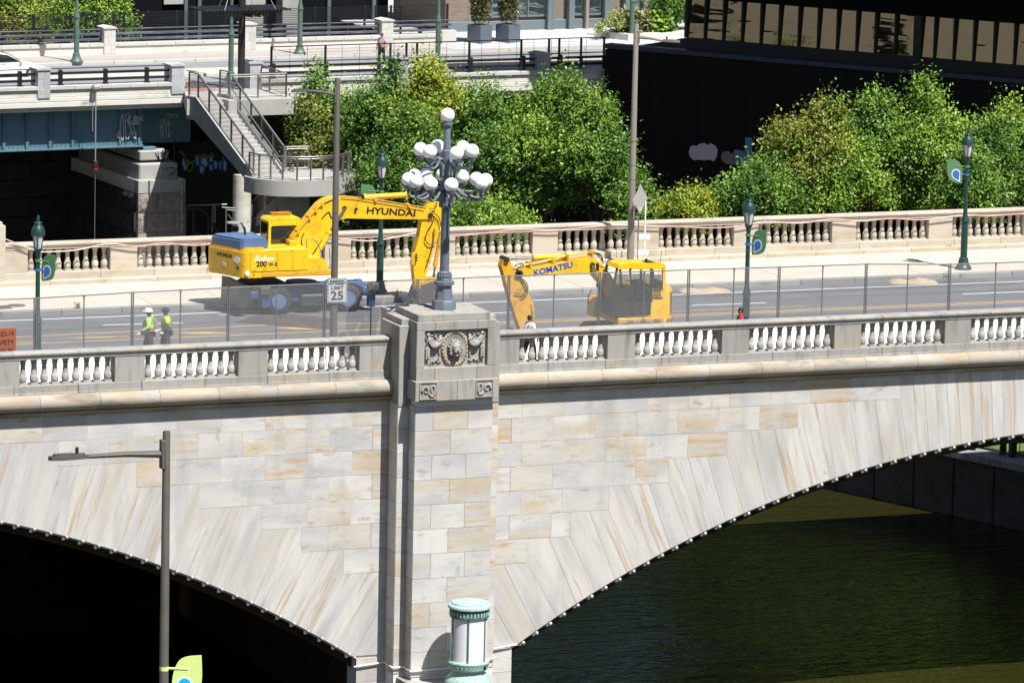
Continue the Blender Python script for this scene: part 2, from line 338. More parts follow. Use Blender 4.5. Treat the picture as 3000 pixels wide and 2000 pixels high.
# right bank: runs along +Y, its river wall faces -X
def bank_x(y): return 37.8-.381*(y-33.2)
ys = [8, 24, 33, 41, 50, 60, 75, 95, 130]
bk = MB()
for a, b in zip(ys, ys[1:]):
    bk.quad((bank_x(a)+1.3, a, -11.05), (200, a, -10.6), (200, b, -10.6), (bank_x(b)+1.3, b, -11.05))
tag(bk.build('river_bank', M['bank']), 'dark soil river bank beyond the stone bridge', kind='structure')
tag(MB().quad((bank_x(10)+2.2, 10, -11.03), (80, 10, -10.58), (80, 41, -10.58), (bank_x(41)+2.2, 41, -11.03)).build('grass_bank', M['grass']), 'mown green grass on the river bank', kind='structure')
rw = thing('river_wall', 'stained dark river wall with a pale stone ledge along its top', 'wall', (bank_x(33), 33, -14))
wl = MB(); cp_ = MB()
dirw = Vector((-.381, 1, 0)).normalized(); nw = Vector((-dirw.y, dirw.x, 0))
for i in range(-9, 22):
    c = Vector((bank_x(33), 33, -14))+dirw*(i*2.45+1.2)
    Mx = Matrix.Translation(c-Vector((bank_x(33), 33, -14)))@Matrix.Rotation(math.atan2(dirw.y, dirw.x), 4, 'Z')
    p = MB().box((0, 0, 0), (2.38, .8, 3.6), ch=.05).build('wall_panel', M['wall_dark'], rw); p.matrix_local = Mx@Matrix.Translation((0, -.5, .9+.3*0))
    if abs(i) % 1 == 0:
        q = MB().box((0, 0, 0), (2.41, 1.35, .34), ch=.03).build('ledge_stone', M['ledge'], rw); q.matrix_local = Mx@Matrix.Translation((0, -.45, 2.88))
# bollard posts and rail on the ledge
for k, (px, py) in enumerate([(2848, 1317), (2938, 1331), (2966, 1339)]):
    p = at(px, py, Z=-10.95)
    b_ = MB().lathe([(.17, 0), (.13, 1.1), (.16, 1.15), (.05, 1.25)], 10) if k < 2 else MB().box((0, 0, 1.1), (.3, .3, 2.2), ch=.03)
    tag(b_.build('fence_post', M['black'], None, p, smooth=40), ['black tapered post on the river ledge, farthest under the arch', 'black tapered post on the river ledge, the nearer of two', 'black square post beside the grass bank'][k], 'post')
p0, p1 = at(2835, 1302, Z=-10.2), at(3080, 1356, Z=-10.2)
tag(MB().rod((0, 0, 0), p1-p0, .035).build('bank_railing', M['black'], None, p0), 'thin black rail strung between posts on the river ledge', 'railing')
tag(MB().box((0, 0, 0), (.45, .04, .25), ch=.01).rod((0, .05, -.55), (0, .05, 0), .02).build('bank_sign', M['dark_metal'], None, at(2990, 1290, Z=-10.2)), 'small dark sign plate standing on the grass bank', 'sign')
# land beyond and left bank
tag(MB().quad((-900, 1, -13.4), (-2.7, 1, -13.4), (-2.7, 84, -13.4), (-900, 84, -13.4)).build('rail_bed', M['dark_bed']), 'ballast bed beneath the left arch, deep shade put into its colour', kind='structure')

ua = thing('underpass_shade_wall', 'added stone wall beneath the left arch, deep shade put into its colour', 'wall', (-3.4, 19, -13.4))  # wall added to close off the lit ground behind the arch
M['shade_stone'] = mat('shade_black_stone', (.010, .010, .009), .95, rnd_v=.3, spec=.05)  # near-black tone is painted-in deep shade
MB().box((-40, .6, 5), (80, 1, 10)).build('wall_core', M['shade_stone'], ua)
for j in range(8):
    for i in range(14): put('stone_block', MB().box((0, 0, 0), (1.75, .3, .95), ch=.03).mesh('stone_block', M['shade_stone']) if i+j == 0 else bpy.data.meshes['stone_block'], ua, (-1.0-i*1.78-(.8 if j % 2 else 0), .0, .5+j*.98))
# ============================================================ stone bridge
XC = .21                                            # centre line of the pier
def circ(p, q, r):
    (ax, ay), (bx, by), (cx, cy) = p, q, r
    d = 2*(ax*(by-cy)+bx*(cy-ay)+cx*(ay-by))
    ux = ((ax*ax+ay*ay)*(by-cy)+(bx*bx+by*by)*(cy-ay)+(cx*cx+cy*cy)*(ay-by))/d
    uy = ((ax*ax+ay*ay)*(cx-bx)+(bx*bx+by*by)*(ax-cx)+(cx*cx+cy*cy)*(bx-ax))/d
    return ux, uy, math.hypot(ax-ux, ay-uy)
AX, AZ, AR = circ((3.30-XC, -10.61), (12.33-XC, -6.13), (24.12-XC, -3.62))   # mirrored arch, measured from XC
def arch_z(dx): return AZ+math.sqrt(max(AR*AR-(dx-AX)**2, 0))
SPRING = 3.05
bridge = thing('stone_bridge', 'pale stone arch bridge with balustrade and a carved central pier', 'bridge', (XC, 0, -14))
ORG = Vector((XC, 0, -14))
def bput(name, me, parent, loc, rz=0):
    o = put(name, me, parent, Vector(loc)-(ORG if parent is bridge else Vector((0, 0, 0))), rz); return o
wall = MB(Matrix.Translation((0, 0, 14))); back = MB(Matrix.Translation((0, 0, 14))); vault = MB(Matrix.Translation((0, 0, 14))); rib = MB(Matrix.Translation((0, 0, 14)))
N = 40
for sg in (1, -1):
    xs = [SPRING+(AX*2-2*SPRING)*i/80 for i in range(81)]
    for a, b in zip(xs, xs[1:]):
        za, zb = arch_z(a), arch_z(b)
        for y, q_ in ((.061, wall), (25.3, back)): q_.quad((sg*a, y, za), (sg*b, y, zb), (sg*b, y, -.35), (sg*a, y, -.35))
        vault.quad((sg*a, .06, za), (sg*b, .06, zb), (sg*b, .55, zb), (sg*a, .55, za))
        d = .42
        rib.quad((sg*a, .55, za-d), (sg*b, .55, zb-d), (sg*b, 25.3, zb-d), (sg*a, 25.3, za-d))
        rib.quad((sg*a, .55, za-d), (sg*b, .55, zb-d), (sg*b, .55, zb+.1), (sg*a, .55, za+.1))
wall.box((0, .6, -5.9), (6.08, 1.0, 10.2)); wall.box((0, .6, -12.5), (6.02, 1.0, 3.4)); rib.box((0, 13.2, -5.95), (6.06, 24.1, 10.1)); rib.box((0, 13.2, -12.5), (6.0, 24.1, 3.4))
back.build('spandrel_wall', M['trim_far'], bridge)
spandrel = wall.build('spandrel_wall', M['mortar'], bridge)
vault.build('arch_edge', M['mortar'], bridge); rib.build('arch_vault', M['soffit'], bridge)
# --- ashlar courses and voussoirs on the near face
CT, CH = -1.13, .905                                # top of the first course, course height
STEP = [18.60, 14.38, 11.49, 9.15, 6.78, 5.24, 3.60]   # |x-XC| where the ashlar of course j ends
PE = 1.94                                           # |x-XC| of the pier pilaster edge
STONE = {}
def stone_mesh(w_, h_, d_=.16):
    k = (round(w_, 2), round(h_, 2), d_)
    if k not in STONE: STONE[k] = MB().box((0, 0, 0), (k[0], d_, k[1]), ch=.004).mesh('stone_block', M['ashlar'])
    return STONE[k]
BL = 1.66; WB = Vector((0, 0, 14))
for sg in (1, -1):
    for j in range(7):
        zt, zb = CT-CH*j, CT-CH*(j+1); x = PE; end = STEP[j]
        first = .62 if j % 2 else 1.42
        if sg > 0: first = .9 if j % 2 else .42+.9
        while x < end-.02:
            wd = first if x == PE else BL
            nx = min(x+wd, end)
            if end-nx < .5: nx = end
            bput('stone_block', stone_mesh(nx-x-.011, CH-.011), spandrel, WB+Vector((sg*(x+nx)/2, .05+.08+rnd.uniform(-.003, .003), (zt+zb)/2)))
            x = nx
    def foot(px, pz):                               # where the radial joint through (px,pz) meets the intrados
        t = Vector((px-AX, pz-AZ)).normalized()*AR; return (AX+t.x, AZ+t.y)
    def vouss(poly, f0, f1):
        """poly in mirrored coordinates; local z runs along the joint"""
        cx, cz = (f0[0]+f1[0])/2, (f0[1]+f1[1])/2
        ang = math.atan2(cx-AX, cz-AZ)*sg           # lean from vertical
        c_, s_ = math.cos(ang), math.sin(ang); loc = []
        for (x, z) in poly:
            dx, dz = sg*(x-cx), z-cz; loc.append((dx*c_-dz*s_, dx*s_+dz*c_))
        gx = sum(p[0] for p in loc)/len(loc); gz = sum(p[1] for p in loc)/len(loc)
        loc = [(p[0]-.0055*(1 if p[0] > gx else -1), p[1]-.003*(1 if p[1] > gz else -1)) for p in loc]
        me = MB().prism(loc, 0, .16, 'xz').mesh('voussoir', M['voussoir'])
        o = bput('voussoir', me, spandrel, WB+Vector((sg*cx, .05+rnd.uniform(-.003, .003), cz))); o.rotation_euler = (0, ang, 0)
    zz = [CT-CH*j for j in range(8)]
    tops = [(STEP[j], zz[j+1], zz[j]) for j in range(7)]   # joint start (x, its lower z, z of the top edge to its outside)
    segs = []
    for j in range(7):
        x0 = STEP[j]; x1 = STEP[j-1] if j else 2*AX-STEP[0]
        n = max(1, round((x1-x0)/1.0)) if j else 40
        n = {0: 36, 1: 4, 2: 3, 3: 3, 4: 3, 5: 2, 6: 2}[j]
        pj = (x0, zz[j+1]); po = (x1, zz[j]) if j else (x1, zz[1])
        f0, f1 = foot(*pj), foot(*po)
        a0, a1 = math.atan2(f0[0]-AX, f0[1]-AZ), math.atan2(f1[0]-AX, f1[1]-AZ)
        if j == 0 and f0[0] > 2*AX: continue
        fe = [(AX+AR*math.sin(a0+(a1-a0)*k/n), AZ+AR*math.cos(a0+(a1-a0)*k/n)) for k in range(n+1)]
        te = [(x0+(x1-x0)*k/n, zz[j]) for k in range(n+1)]
        for k in range(n):
            if fe[k][0] > 44: break
            poly = [fe[k]]+([pj, (x0, zz[j])] if k == 0 else [te[k]])
            poly += [po] if (k == n-1 and j) else [te[k+1]]
            if k == n-1 and j: pass
            poly += [fe[k+1]]
            vouss(poly, fe[k], fe[k+1])
    # lowest stones between the pier and the springing
    fa = foot(STEP[6], zz[7]); x0 = PE; fs = (SPRING+.16, arch_z(SPRING+.16))
    a0, a1 = math.atan2(fs[0]-AX, fs[1]-AZ), math.atan2(fa[0]-AX, fa[1]-AZ)
    fm = (AX+AR*math.sin((a0+a1)/2), AZ+AR*math.cos((a0+a1)/2))
    vouss([fm, ((x0+STEP[6])/2-.1, zz[7]), (STEP[6], zz[7]), fa], fm, fa)
    vouss([fs, (x0, zz[7]-.9), (x0, zz[7]), ((x0+STEP[6])/2-.1, zz[7]), fm], fs, fm)
    vouss([(x0, fs[1]), (x0, zz[7]-.9), fs], (x0, fs[1]), fs)
    for k in range(3):
        bput('stone_block', stone_mesh(SPRING-PE-.01, .89), spandrel, WB+Vector((sg*(PE+SPRING)/2, .13, -11.07-.905*k)))
# --- pier
def pier_block(x0, x1, y, z0, z1, parent, d=.3, name='stone_block'):
    return bput(name, stone_mesh(x1-x0-.012, z1-z0-.012, d), parent, Vector(((x0+x1)/2-XC, y+d/2, (z0+z1)/2+14)))
pr = MB(Matrix.Translation((0, 0, 14)))
pr.box((0, .02, -6.05), (3.86, 1.70, 15.5)); pr.box((0, -.32, -7.2), (2.94, 2.30, 13.6))
pier = pr.build('pier', M['mortar'], bridge)
OX0, OX1, MX0, MX1 = -1.74, 2.16, -1.31, 1.68
for j in range(0, 11):
    zt = CT-CH*j; zb = zt-CH
    if j >= 0:
        cuts = [MX0, MX0+.55, MX0+1.62, MX1-.56, MX1] if j % 2 == 0 else [MX0, MX0+1.10, MX0+2.18, MX1]
        if j == 1 or j == 5: cuts = [MX0, MX0+1.12, MX1]
        cuts = {0: [MX0, -.62, .72, MX1], 1: [MX0, .06, MX1], 2: [MX0, -.64, .68, MX1], 3: [MX0, .06, MX1], 4: [MX0, -.64, .66, MX1]}.get(j, [MX0, .04, MX1] if j % 2 else [MX0, -.62, .70, MX1])
        for a, b in zip(cuts, cuts[1:]): pier_block(a, b, -1.5, zb, zt, pier)
    if zb < 1.0:
        for xx0, xx1 in ((OX0, MX0+.0), (MX1, OX1)): pier_block(xx0, xx1, -.85, zb, min(zt, 1.5), pier)
# side returns of the two pilasters (in shade on the left)
for j in range(11):
    zc = CT-CH*(j+.5)
    for sx, x_ in ((-1, MX0), (1, MX1)):
        bput('stone_block', MB().box((0, 0, 0), (.02, .60, CH-.012), ch=.005).mesh('stone_block', M['ashlar']), pier, Vector((x_-XC+sx*.004, -1.16, zc+14)))
    for sx, x_ in ((-1, OX0), (1, OX1)):
        bput('stone_block', MB().box((0, 0, 0), (.02, .82, CH-.012), ch=.005).mesh('stone_block', M['ashlar']), pier, Vector((x_-XC+sx*.004, -.40, zc+14)))
# head of the pier
hd = MB(Matrix.Translation((-XC, 0, 14)))
hd.box(((OX0+OX1)/2, 0.05, .25), (OX1-OX0+.0, 1.86, 2.95), ch=.02)
hd.box(((OX0+OX1)/2, 0.05, 1.83), (OX1-OX0-.24, 1.6, .25), ch=.02)
hd.box(((MX0+MX1)/2+.005, .12, -.54), (3.22, 3.64, .72), ch=.02)
# main body with the recessed panel: back block plus frame pieces
PX0, PX1, PZ0, PZ1 = -1.03, 1.40, .28, 1.62
fx0, fx1, fz0, fz1, yf, yb = MX0-.03, MX1+.06, -.18, 1.945, -1.53, -1.43
hd.box(((fx0+fx1)/2, .36, (fz0+fz1)/2), (fx1-fx0-.004, 1.79*2, fz1-fz0-.004))
head = hd.build('pier_head', M['trim'], bridge)
HO = Vector((-XC, 0, 14))
def hbox(c, d, name='stone_block', ch=.012): return MB(Matrix.Translation(HO)).box(c, d, ch=ch).build(name, M['trim'], head)
for a, b in ((fx0, -.62), (-.62, 1.0), (1.0, fx1)):
    hbox(((a+b)/2, (yf+yb)/2-.02, (fz0+PZ0)/2), (b-a-.01, yb-yf+.06, PZ0-fz0-.01)); hbox(((a+b)/2, (yf+yb)/2-.02, (fz1+PZ1)/2), (b-a-.01, yb-yf+.06, fz1-PZ1-.01))
hbox(((fx0+PX0)/2, (yf+yb)/2-.02, (PZ0+PZ1)/2), (PX0-fx0, yb-yf+.06, PZ1-PZ0-.002)); hbox(((fx1+PX1)/2, (yf+yb)/2-.02, (PZ0+PZ1)/2), (fx1-PX1, yb-yf+.06, PZ1-PZ0-.002))
hbox((.14, -.28, 2.075), (2.80, 2.36, .26), 'cap_stone', .02)
# band below: two stones with small carved panels
for a, b in ((-1.425, .19), (.19, 1.805)):
    hbox(((a+b)/2, -1.73, -.54), (b-a-.01, .06, .73))
cv = MB(Matrix.Translation(HO))
for cx in (-.93, 1.24):
    cv.box((cx, -1.775, -.22), (.66, .04, .03)).box((cx, -1.775, -.82), (.66, .04, .03)).box((cx-.32, -1.775, -.52), (.03, .04, .57)).box((cx+.32, -1.775, -.52), (.03, .04, .57))
    s = -1 if cx < 0 else 1
    sp = [(cx+s*(.10+.14*math.cos(t)*(1-t/9)), -1.775, -.52+.16*math.sin(t)*(1-t/9)) for t in [i*.45 for i in range(16)]]
    cv.tube(sp, [.062-.003*i for i in range(16)], 6)
    sp = [(cx-s*(.16+.10*math.cos(t)*(1-t/8)), -1.775, -.50+.19*math.sin(t)*(1-t/8)) for t in [-1+i*.45 for i in range(13)]]
    cv.tube(sp, [.05-.0025*i for i in range(13)], 6)
    cv.tube([(cx-s*.02, -1.775, -.62), (cx-s*.1, -1.775, -.72), (cx-s*.24, -1.775, -.74)], [.03, .05, .03], 6)
    for q in range(5): cv.ball((cx+s*(.24-.05*q), -1.77, -.40+.05*math.sin(q)), .035, 6, 5)
cv.build('carved_scroll', M['trim'], head, smooth=50)
# lion medallion, garlands, tassels, ribbons
mx, mz, my = .17, .94, -1.43
md = MB(Matrix.Translation(HO))
md.lathe([(0.0, .0), (.50, .0), (.52, .05), (.44, .085), (.40, .05), (.02, .045)], 36, M=Matrix.Translation((mx, my, mz))@Matrix.Scale(1.32, 4, (0, 0, 1))@Matrix.Rotation(R(90), 4, 'X'))
for k in range(28):
    a = k*2*math.pi/28; md.ball((mx+.468*math.cos(a), my-.075, mz+.468*1.32*math.sin(a)), (.032, .03, .036), 6, 5)
med = md.build('medallion', M['cornice'], head, smooth=40)
ln = MB(Matrix.Translation(HO))
for k in range(15):
    a = R(90)+k*2*math.pi/15; r1, r2 = .13, .27+.03*(k % 2)
    ln.tube([(mx+r1*math.cos(a), my-.13, mz+r1*1.2*math.sin(a)), (mx+r2*.8*math.cos(a+.12), my-.15, mz+r2*1.0*math.sin(a+.12)), (mx+r2*math.cos(a), my-.06, mz+r2*1.2*math.sin(a))], [.055, .06, .02], 6)
ln.ball((mx, my-.16, mz+.02), (.17, .15, .22), 14, 10)
ln.ball((mx+.01, my-.27, mz-.06), (.095, .10, .085), 10, 8); ln.ball((mx+.01, my-.36, mz-.02), (.05, .03, .03), 8, 6)
for s in (-1, 1):
    ln.ball((mx+s*.085, my-.25, mz+.09), (.05, .05, .035), 8, 6); ln.ball((mx+s*.15, my-.14, mz+.20), (.05, .04, .055), 8, 6); ln.ball((mx+s*.05, my-.32, mz-.09), (.055, .045, .05), 8, 6)
ln.tube([(mx-.09, my-.25, mz-.16), (mx, my-.31, mz-.24), (mx+.09, my-.25, mz-.16)], [.03, .04, .03], 6)
ln.build('lion_head', M['trim'], head, smooth=60)
for s in (-1, 1):
    gl = MB(Matrix.Translation(HO)); X = lambda d: mx+s*d
    gp = smooth_pts([(X(.55), my-.04, 1.45), (X(.62), my-.07, 1.17), (X(.78), my-.09, 1.07), (X(.93), my-.07, 1.2), (X(1.03), my-.05, 1.42)], 5)
    gl.tube(gp, [.05+.075*math.sin(math.pi*i/(len(gp)-1)) for i in range(len(gp))], 8)
    for i in range(3, len(gp)-3, 2):
        for q in (-1, 0, 1): gl.ball((gp[i].x+q*.06, gp[i].y-.085, gp[i].z+q*.03), (.05, .035, .05), 6, 5)
    gl.ball((X(1.04), my-.07, 1.47), (.075, .06, .075), 10, 8)
    gl.lathe([(.02, .42), (.05, .36), (.06, .3), (.045, .28), (.07, .24), (.10, .05), (.085, -.12), (.03, -.2)], 10, (X(1.06), my-.05, .78))
    gl.tube([(X(1.05), my-.05, 1.45), (X(1.06), my-.05, 1.15)], [.02, .03], 6)
    for q in range(4):
        for e in range(3): gl.ball((X(1.06)+(e-1)*.055, my-.13+.02*abs(e-1), .62+.1*q+(e % 2)*.05), (.035, .03, .055), 6, 5)
    for pth in ([(.50, 1.52), (.60, 1.56), (.70, 1.46), (.80, 1.54), (.88, 1.42), (.98, 1.5)], [(.56, 1.02), (.60, .84), (.57, .68), (.62, .58), (.56, .50)], [(.52, .50), (.64, .46), (.72, .55), (.80, .47), (.88, .52), (.92, .42)], [(1.02, 1.5), (1.13, 1.55), (1.16, 1.43), (1.1, 1.3)], [(.70, 1.5), (.78, 1.4), (.68, 1.36)]):
        gl.tube(smooth_pts([(X(a), my-.04, b) for a, b in pth], 4), .03, 6)
    gl.build('garland', M['trim'], head, smooth=60)
# --- cornice segments, base course, coping (near side)
cor = MB().box((0, 1, 0), (.2, .2, .1)).build('cornice', M['mortar'], bridge, (0, 0, 13.2))
def cor_seg(x0, x1):
    prof = []                                       # (y, z)
    for k in range(15):
        a = R(100)+R(190)*k/14; prof.append((-.10+.30*math.cos(a), -.62+.30*math.sin(a)))
    prof += [(-.12, -.935), (-.20, -.95), (-.20, -.98), (-.08, -1.06), (-.02, -1.09), (.0, -1.125), (.3, -1.125), (.3, -.33), (-.15, -.335)]
    return MB().prism(prof, -(x1-x0)/2+.006, (x1-x0)/2-.006, 'yz').mesh('cornice_segment', M['cornice'], 40)
SEG = {}
def run(x0, x1, L):
    n = max(1, round((x1-x0)/L)); return [(x0+(x1-x0)*i/n, x0+(x1-x0)*(i+1)/n) for i in range(n)]
LEFT, RIGHT = (-37.0, OX0), (OX1, 45.0)
for rg in (LEFT, RIGHT):
    for a, b in run(*rg, 2.16):
        k = round(b-a, 3)
        if k not in SEG: SEG[k] = cor_seg(a, b)
        o = bput('cornice_segment', SEG[k], cor, ((a+b)/2-XC, 0, .8)); o.location.z = .8
# rounded ends against the pier
bal = MB().box((0, .25, 0), (.2, .2, .05)).build('balustrade', M['mortar'], bridge, (0, 0, 13.9))
balf = MB().box((0, 25.3, 0), (.2, .2, .05)).build('balustrade', M['mortar'], bridge, (0, 0, 13.9))
BZ = Vector((-XC, 0, .1))                           # world -> child of a balustrade part
bprof = [(.135, 0), (.135, .045), (.115, .06), (.115, .10), (.13, .115), (.14, .16), (.142, .30), (.128, .325), (.118, .34), (.098, .42), (.084, .60), (.082, .72), (.105, .735), (.105, .765), (.085, .78), (.125, .86), (.13, .88), (.13, .93)]
PAN, PED, PEDF = 4.6, 1.108, 1.135
def bal_mesh(m_):
    return MB().lathe(bprof[2:-2], 14).box((0, 0, .03), (.27, .27, .06)).box((0, 0, .905), (.25, .25, .05)).mesh('baluster', m_, 40)
BALM, BALF = bal_mesh(M['baluster']), bal_mesh(M['baluster_far'])
CACHE = {}
def blk(name, m_, size, loc, parent, ch=.012):
    k = (name, m_.name, tuple(round(v, 3) for v in size))
    if k not in CACHE: CACHE[k] = MB().box((0, 0, 0), k[2], ch=ch).mesh(name, m_)
    return put(name, CACHE[k], parent, Vector(loc)+BZ)
def coping(x0, x1, y0, m_, parent, facing=-1, zl=.93):
    k = ('cop', m_.name, round(x1-x0, 3), facing)
    if k not in CACHE:
        f = facing
        pr_ = [(-.02, 0), (-.02, .085), (-.05, .095), (-.05, .15), (-.085, .165), (-.085, .225), (-.06, .245), (.25, .262), (.56, .245), (.585, .225), (.585, .165), (.55, .15), (.52, .085), (.52, 0)]
        CACHE[k] = MB().prism(pr_, -(x1-x0)/2+.006, (x1-x0)/2-.006, 'yz').mesh('coping_stone', m_)
    return put('coping_stone', CACHE[k], parent, Vector(((x0+x1)/2, y0, zl))+BZ)
def opening(x0, x1, y, parent, me, n=9):
    sp = (x1-x0)/n
    for i in range(n):
        o = put('baluster', me, parent, Vector((x0+sp*(i+.5), y, rnd.uniform(-.003, .003)))+BZ, rnd.choice((0, R(90), R(180), R(270))))
ol, orr, of = -15.624, 3.2766, -7.98
# near, left of the pier
for i in range(-4, 4):
    a = ol+i*PAN
    if i < 3: opening(a, a+PAN-PED, .27, bal, BALM)
    blk('pedestal', M['trim'], (PED, .56, .93), (a-PED/2, .28, .465), bal)
blk('pedestal', M['trim'], (OX0-(ol+3*PAN), .56, .93), ((OX0+ol+3*PAN)/2, .28, .465), bal) if OX0 > ol+3*PAN else None
blk('pedestal', M['trim'], (orr-OX1, .56, .93), ((orr+OX1)/2, .28, .465), bal)
for i in range(0, 9):
    a = orr+i*PAN
    opening(a, a+PAN-PED, .27, bal, BALM); blk('pedestal', M['trim'], (PED, .56, .93), (a+PAN-PED/2, .28, .465), bal)
for rg in (LEFT, RIGHT):
    for a, b in run(*rg, 2.3):
        coping(a, b, 0, M['trim'], bal); blk('base_stone', M['trim'], (b-a-.012, .66, .26), ((a+b)/2, .29, -.13), bal)
        blk('base_stone', M['trim'], (b-a-.012, .74, .09), ((a+b)/2, .29, -.3), bal)
# far side
YF = 25.0
for i in range(-2, 13):
    a = of+i*PAN
    if a > -11: opening(a, a+PAN-PEDF, YF+.27, balf, BALF)
    blk('pedestal', M['trim_far'], (PEDF, .56, .93), (a-PEDF/2, YF+.28, .465), balf)
for a, b in run(-14.0, 47, 2.3):
    coping(a, b, YF, M['trim_far'], balf); blk('base_stone', M['trim_far'], (b-a-.012, .74, .33), ((a+b)/2, YF+.22, -.165), balf)
    blk('step_stone', M['trim_far'], (b-a-.012, .5, .2), ((a+b)/2, YF-.36, -.38), balf)
p = at(14, 820, Y=24.7)
fp = MB().box((-.9, .5, 1.0), (1.8, 1.2, 2.6), ch=.02).box((-.95, .5, 2.36), (1.7, 1.0, .14), ch=.02).build('pier_block', M['trim_far'], bridge, Vector((p.x, p.y, -.3))-ORG)
# conduit with small lights along the arch edges
def light_mesh():
    return MB().box((0, 0, 0), (.13, .10, .15), ch=.01).ball((.12, -.05, .03), .085, 10, 7).mesh('arch_light', M['alu'], 50)
LM = light_mesh()
for sg in (1, -1):
    ang0, ang1 = math.atan2(SPRING+.3-AX, AR), 0
    a = math.asin((SPRING+.35-AX)/AR); pts = []
    k = 0
    while True:
        dx = AX+AR*math.sin(a)
        if dx > (26.5 if sg > 0 else 18.2): break
        z = arch_z(dx); pts.append((XC+sg*dx, .14, z-.05))
        o = put('arch_light', LM, None, (XC+sg*dx, .16, z-.10))
        tag(o, 'small white lamp clipped under the %s arch edge' % ('right' if sg > 0 else 'left'), 'light', 'small lamps clipped along the %s arch edge' % ('right' if sg > 0 else 'left'))
        a += .625/AR; k += 1
    tag(MB().tube(pts, .022, 5).build('conduit', M['alu']), 'thin conduit along the edge of the %s arch' % ('right' if sg > 0 else 'left'), 'conduit')
zc = -10.72
tag(MB().tube([(-2.95, -.02, zc-.2), (OX0-.05, -.02, zc-.1), (OX0-.06, -.92, zc-.1), (MX0-.06, -.92, zc-.1), (MX0-.06, -1.57, zc-.12), (MX1+.06, -1.57, zc-.08), (MX1+.06, -.92, zc-.06), (OX1+.05, -.92, zc), (OX1+.05, -.05, zc+.12), (3.45, .0, zc+.22)], .035, 6).build('wall_conduit', M['white']), 'white conduit wrapping the foot of the pier', 'conduit')
# starling ledge the copper lantern stands on
stl = MB().prism([(-1.6, -.6), (-1.6, -1.6), (-1.0, -3.9), (.25, -4.6), (1.3, -3.9), (1.85, -1.6), (1.85, -.6)], -14.6, -11.2, 'xy').build('pier_footing', M['trim'], bridge, -ORG)
tag(MB().ball((0, 0, .1), (.16, .14, .14), 7, 5).ball((.08, 0, .2), (.1, .1, .1), 6, 5).build('weed', mat('weed_leaf', (.04, .09, .03), .8), None, at(1247, 1978, Z=-11.2)), 'tuft of green weed growing on the pier footing', 'plant')

# ============================================================ road deck
def sheet(name, m_, x0, x1, y0, y1, z, label): return tag(MB().quad((x0, y0, z), (x1, y0, z), (x1, y1, z), (x0, y1, z)).build(name, m_), label, kind='structure')
ROAD_Z, WALK_Z = -.65, -.45
sheet('road', M['asphalt'], -60, 90, 4.55, 18.6, ROAD_Z, 'worn grey asphalt roadway across the stone bridge')
pv = sheet('near_pavement', M['walk_white'], -60, 90, .2, 4.45, WALK_Z+.05, 'pale sunlit pavement behind the near balustrade')
sw = sheet('far_pavement', M['concrete_walk'], -60, 90, 18.6, 25.5, WALK_Z-.06, 'tan concrete pavement along the far balustrade')
sl_ = {}
for i in range(-6, 18):
    for j in range(2):
        x0 = -30+i*3.05+30-6.2; me = CACHE.setdefault('slab', MB().box((0, 0, 0), (3.035, 2.87, .1), ch=.006).mesh('pavement_slab', M['concrete_walk']))
        put('pavement_slab', me, sw, (x0, 18.8+1.44+j*2.89, WALK_Z-.05+rnd.uniform(-.004, .004)))
for y, nm in ((18.55, 'far_kerb'), (4.5, 'near_kerb')):
    kb = sheet(nm, M['kerb'], -60, 90, y-.1, y+.1, WALK_Z-.06, 'granite kerb along the %s pavement' % nm.split('_')[0])
    me = CACHE.setdefault('kerb', MB().box((0, 0, 0), (2.42, .32, .5), ch=.02).mesh('kerb_stone', M['kerb']))
    for i in range(-10, 24): put('kerb_stone', me, kb, (i*2.44, y, WALK_Z-.245+(.05 if y < 10 else 0)))
def line(x0, x1, y0, y1, w_, m_=None, z=ROAD_Z+.004):
    d = Vector((x1-x0, y1-y0, 0)).normalized(); n = Vector((-d.y, d.x, 0))*w_/2
    return [(x0-n.x, y0-n.y, z), (x1-n.x, y1-n.y, z), (x1+n.x, y1+n.y, z), (x0+n.x, y0+n.y, z)]
ml = MB()
for q in (line(-40, -4, 18.05, 17.5, .12), line(-4, 60, 17.5, 16.7, .12), line(-7.7, -4.55, 15.7, 15.45, .12), line(-2.6, -.9, 16.95, 16.9, .1), line(16.6, 19.8, 14.55, 14.45, .12), line(28.7, 33, 14.55, 14.5, .12), line(6.7, 9.8, 14.75, 14.65, .12), line(-19, -16, 15.9, 15.8, .12)): ml.quad(*q)
tag(ml.build('white_lines', M['line_white']), 'white painted lane lines on the asphalt', kind='structure')
yl = MB()
for q in (line(-40, 60, 12.33, 12.0, .11), line(-40, -.5, 12.9, 14.2, .11), line(7, 60, 12.58, 12.25, .11), line(-.5, 7, 14.2, 12.58, .11), line(15, 21, 13.4, 13.3, .08)): yl.quad(*q)
for x0, x1, y0, y1 in ((-10.3, -7.9, 12.75, 13.2), (-12.3, -11.2, 12.45, 12.75), (-5.6, -3.9, 12.6, 13.3), (-1.6, -.4, 12.7, 13.5)): yl.quad((x0, y1, ROAD_Z+.004), (x0+.9, y0+.25, ROAD_Z+.004), (x1+.5, y0, ROAD_Z+.004), (x1-.4, y1-.15, ROAD_Z+.004))
tag(yl.build('yellow_lines', M['line_yellow']), 'yellow centre lines and hatch marks on the asphalt', kind='structure')
tag(MB().add([at(x, y, Z=ROAD_Z+.008) for x, y in ((690, 944), (740, 925), (860, 921), (985, 935), (985, 965), (880, 958), (790, 952))], [tuple(range(7))]).build('road_patch', M['patch']), 'brown resurfaced patch in the roadway', kind='structure')
tag(MB().lathe([(.36, 0), (.36, .012), (.30, .012), (.29, .02), (0.01, .02)], 24).build('manhole_cover', M['iron'], None, at(48, 895, Z=WALK_Z+.002)), 'round iron manhole cover set in the far pavement', 'manhole cover')
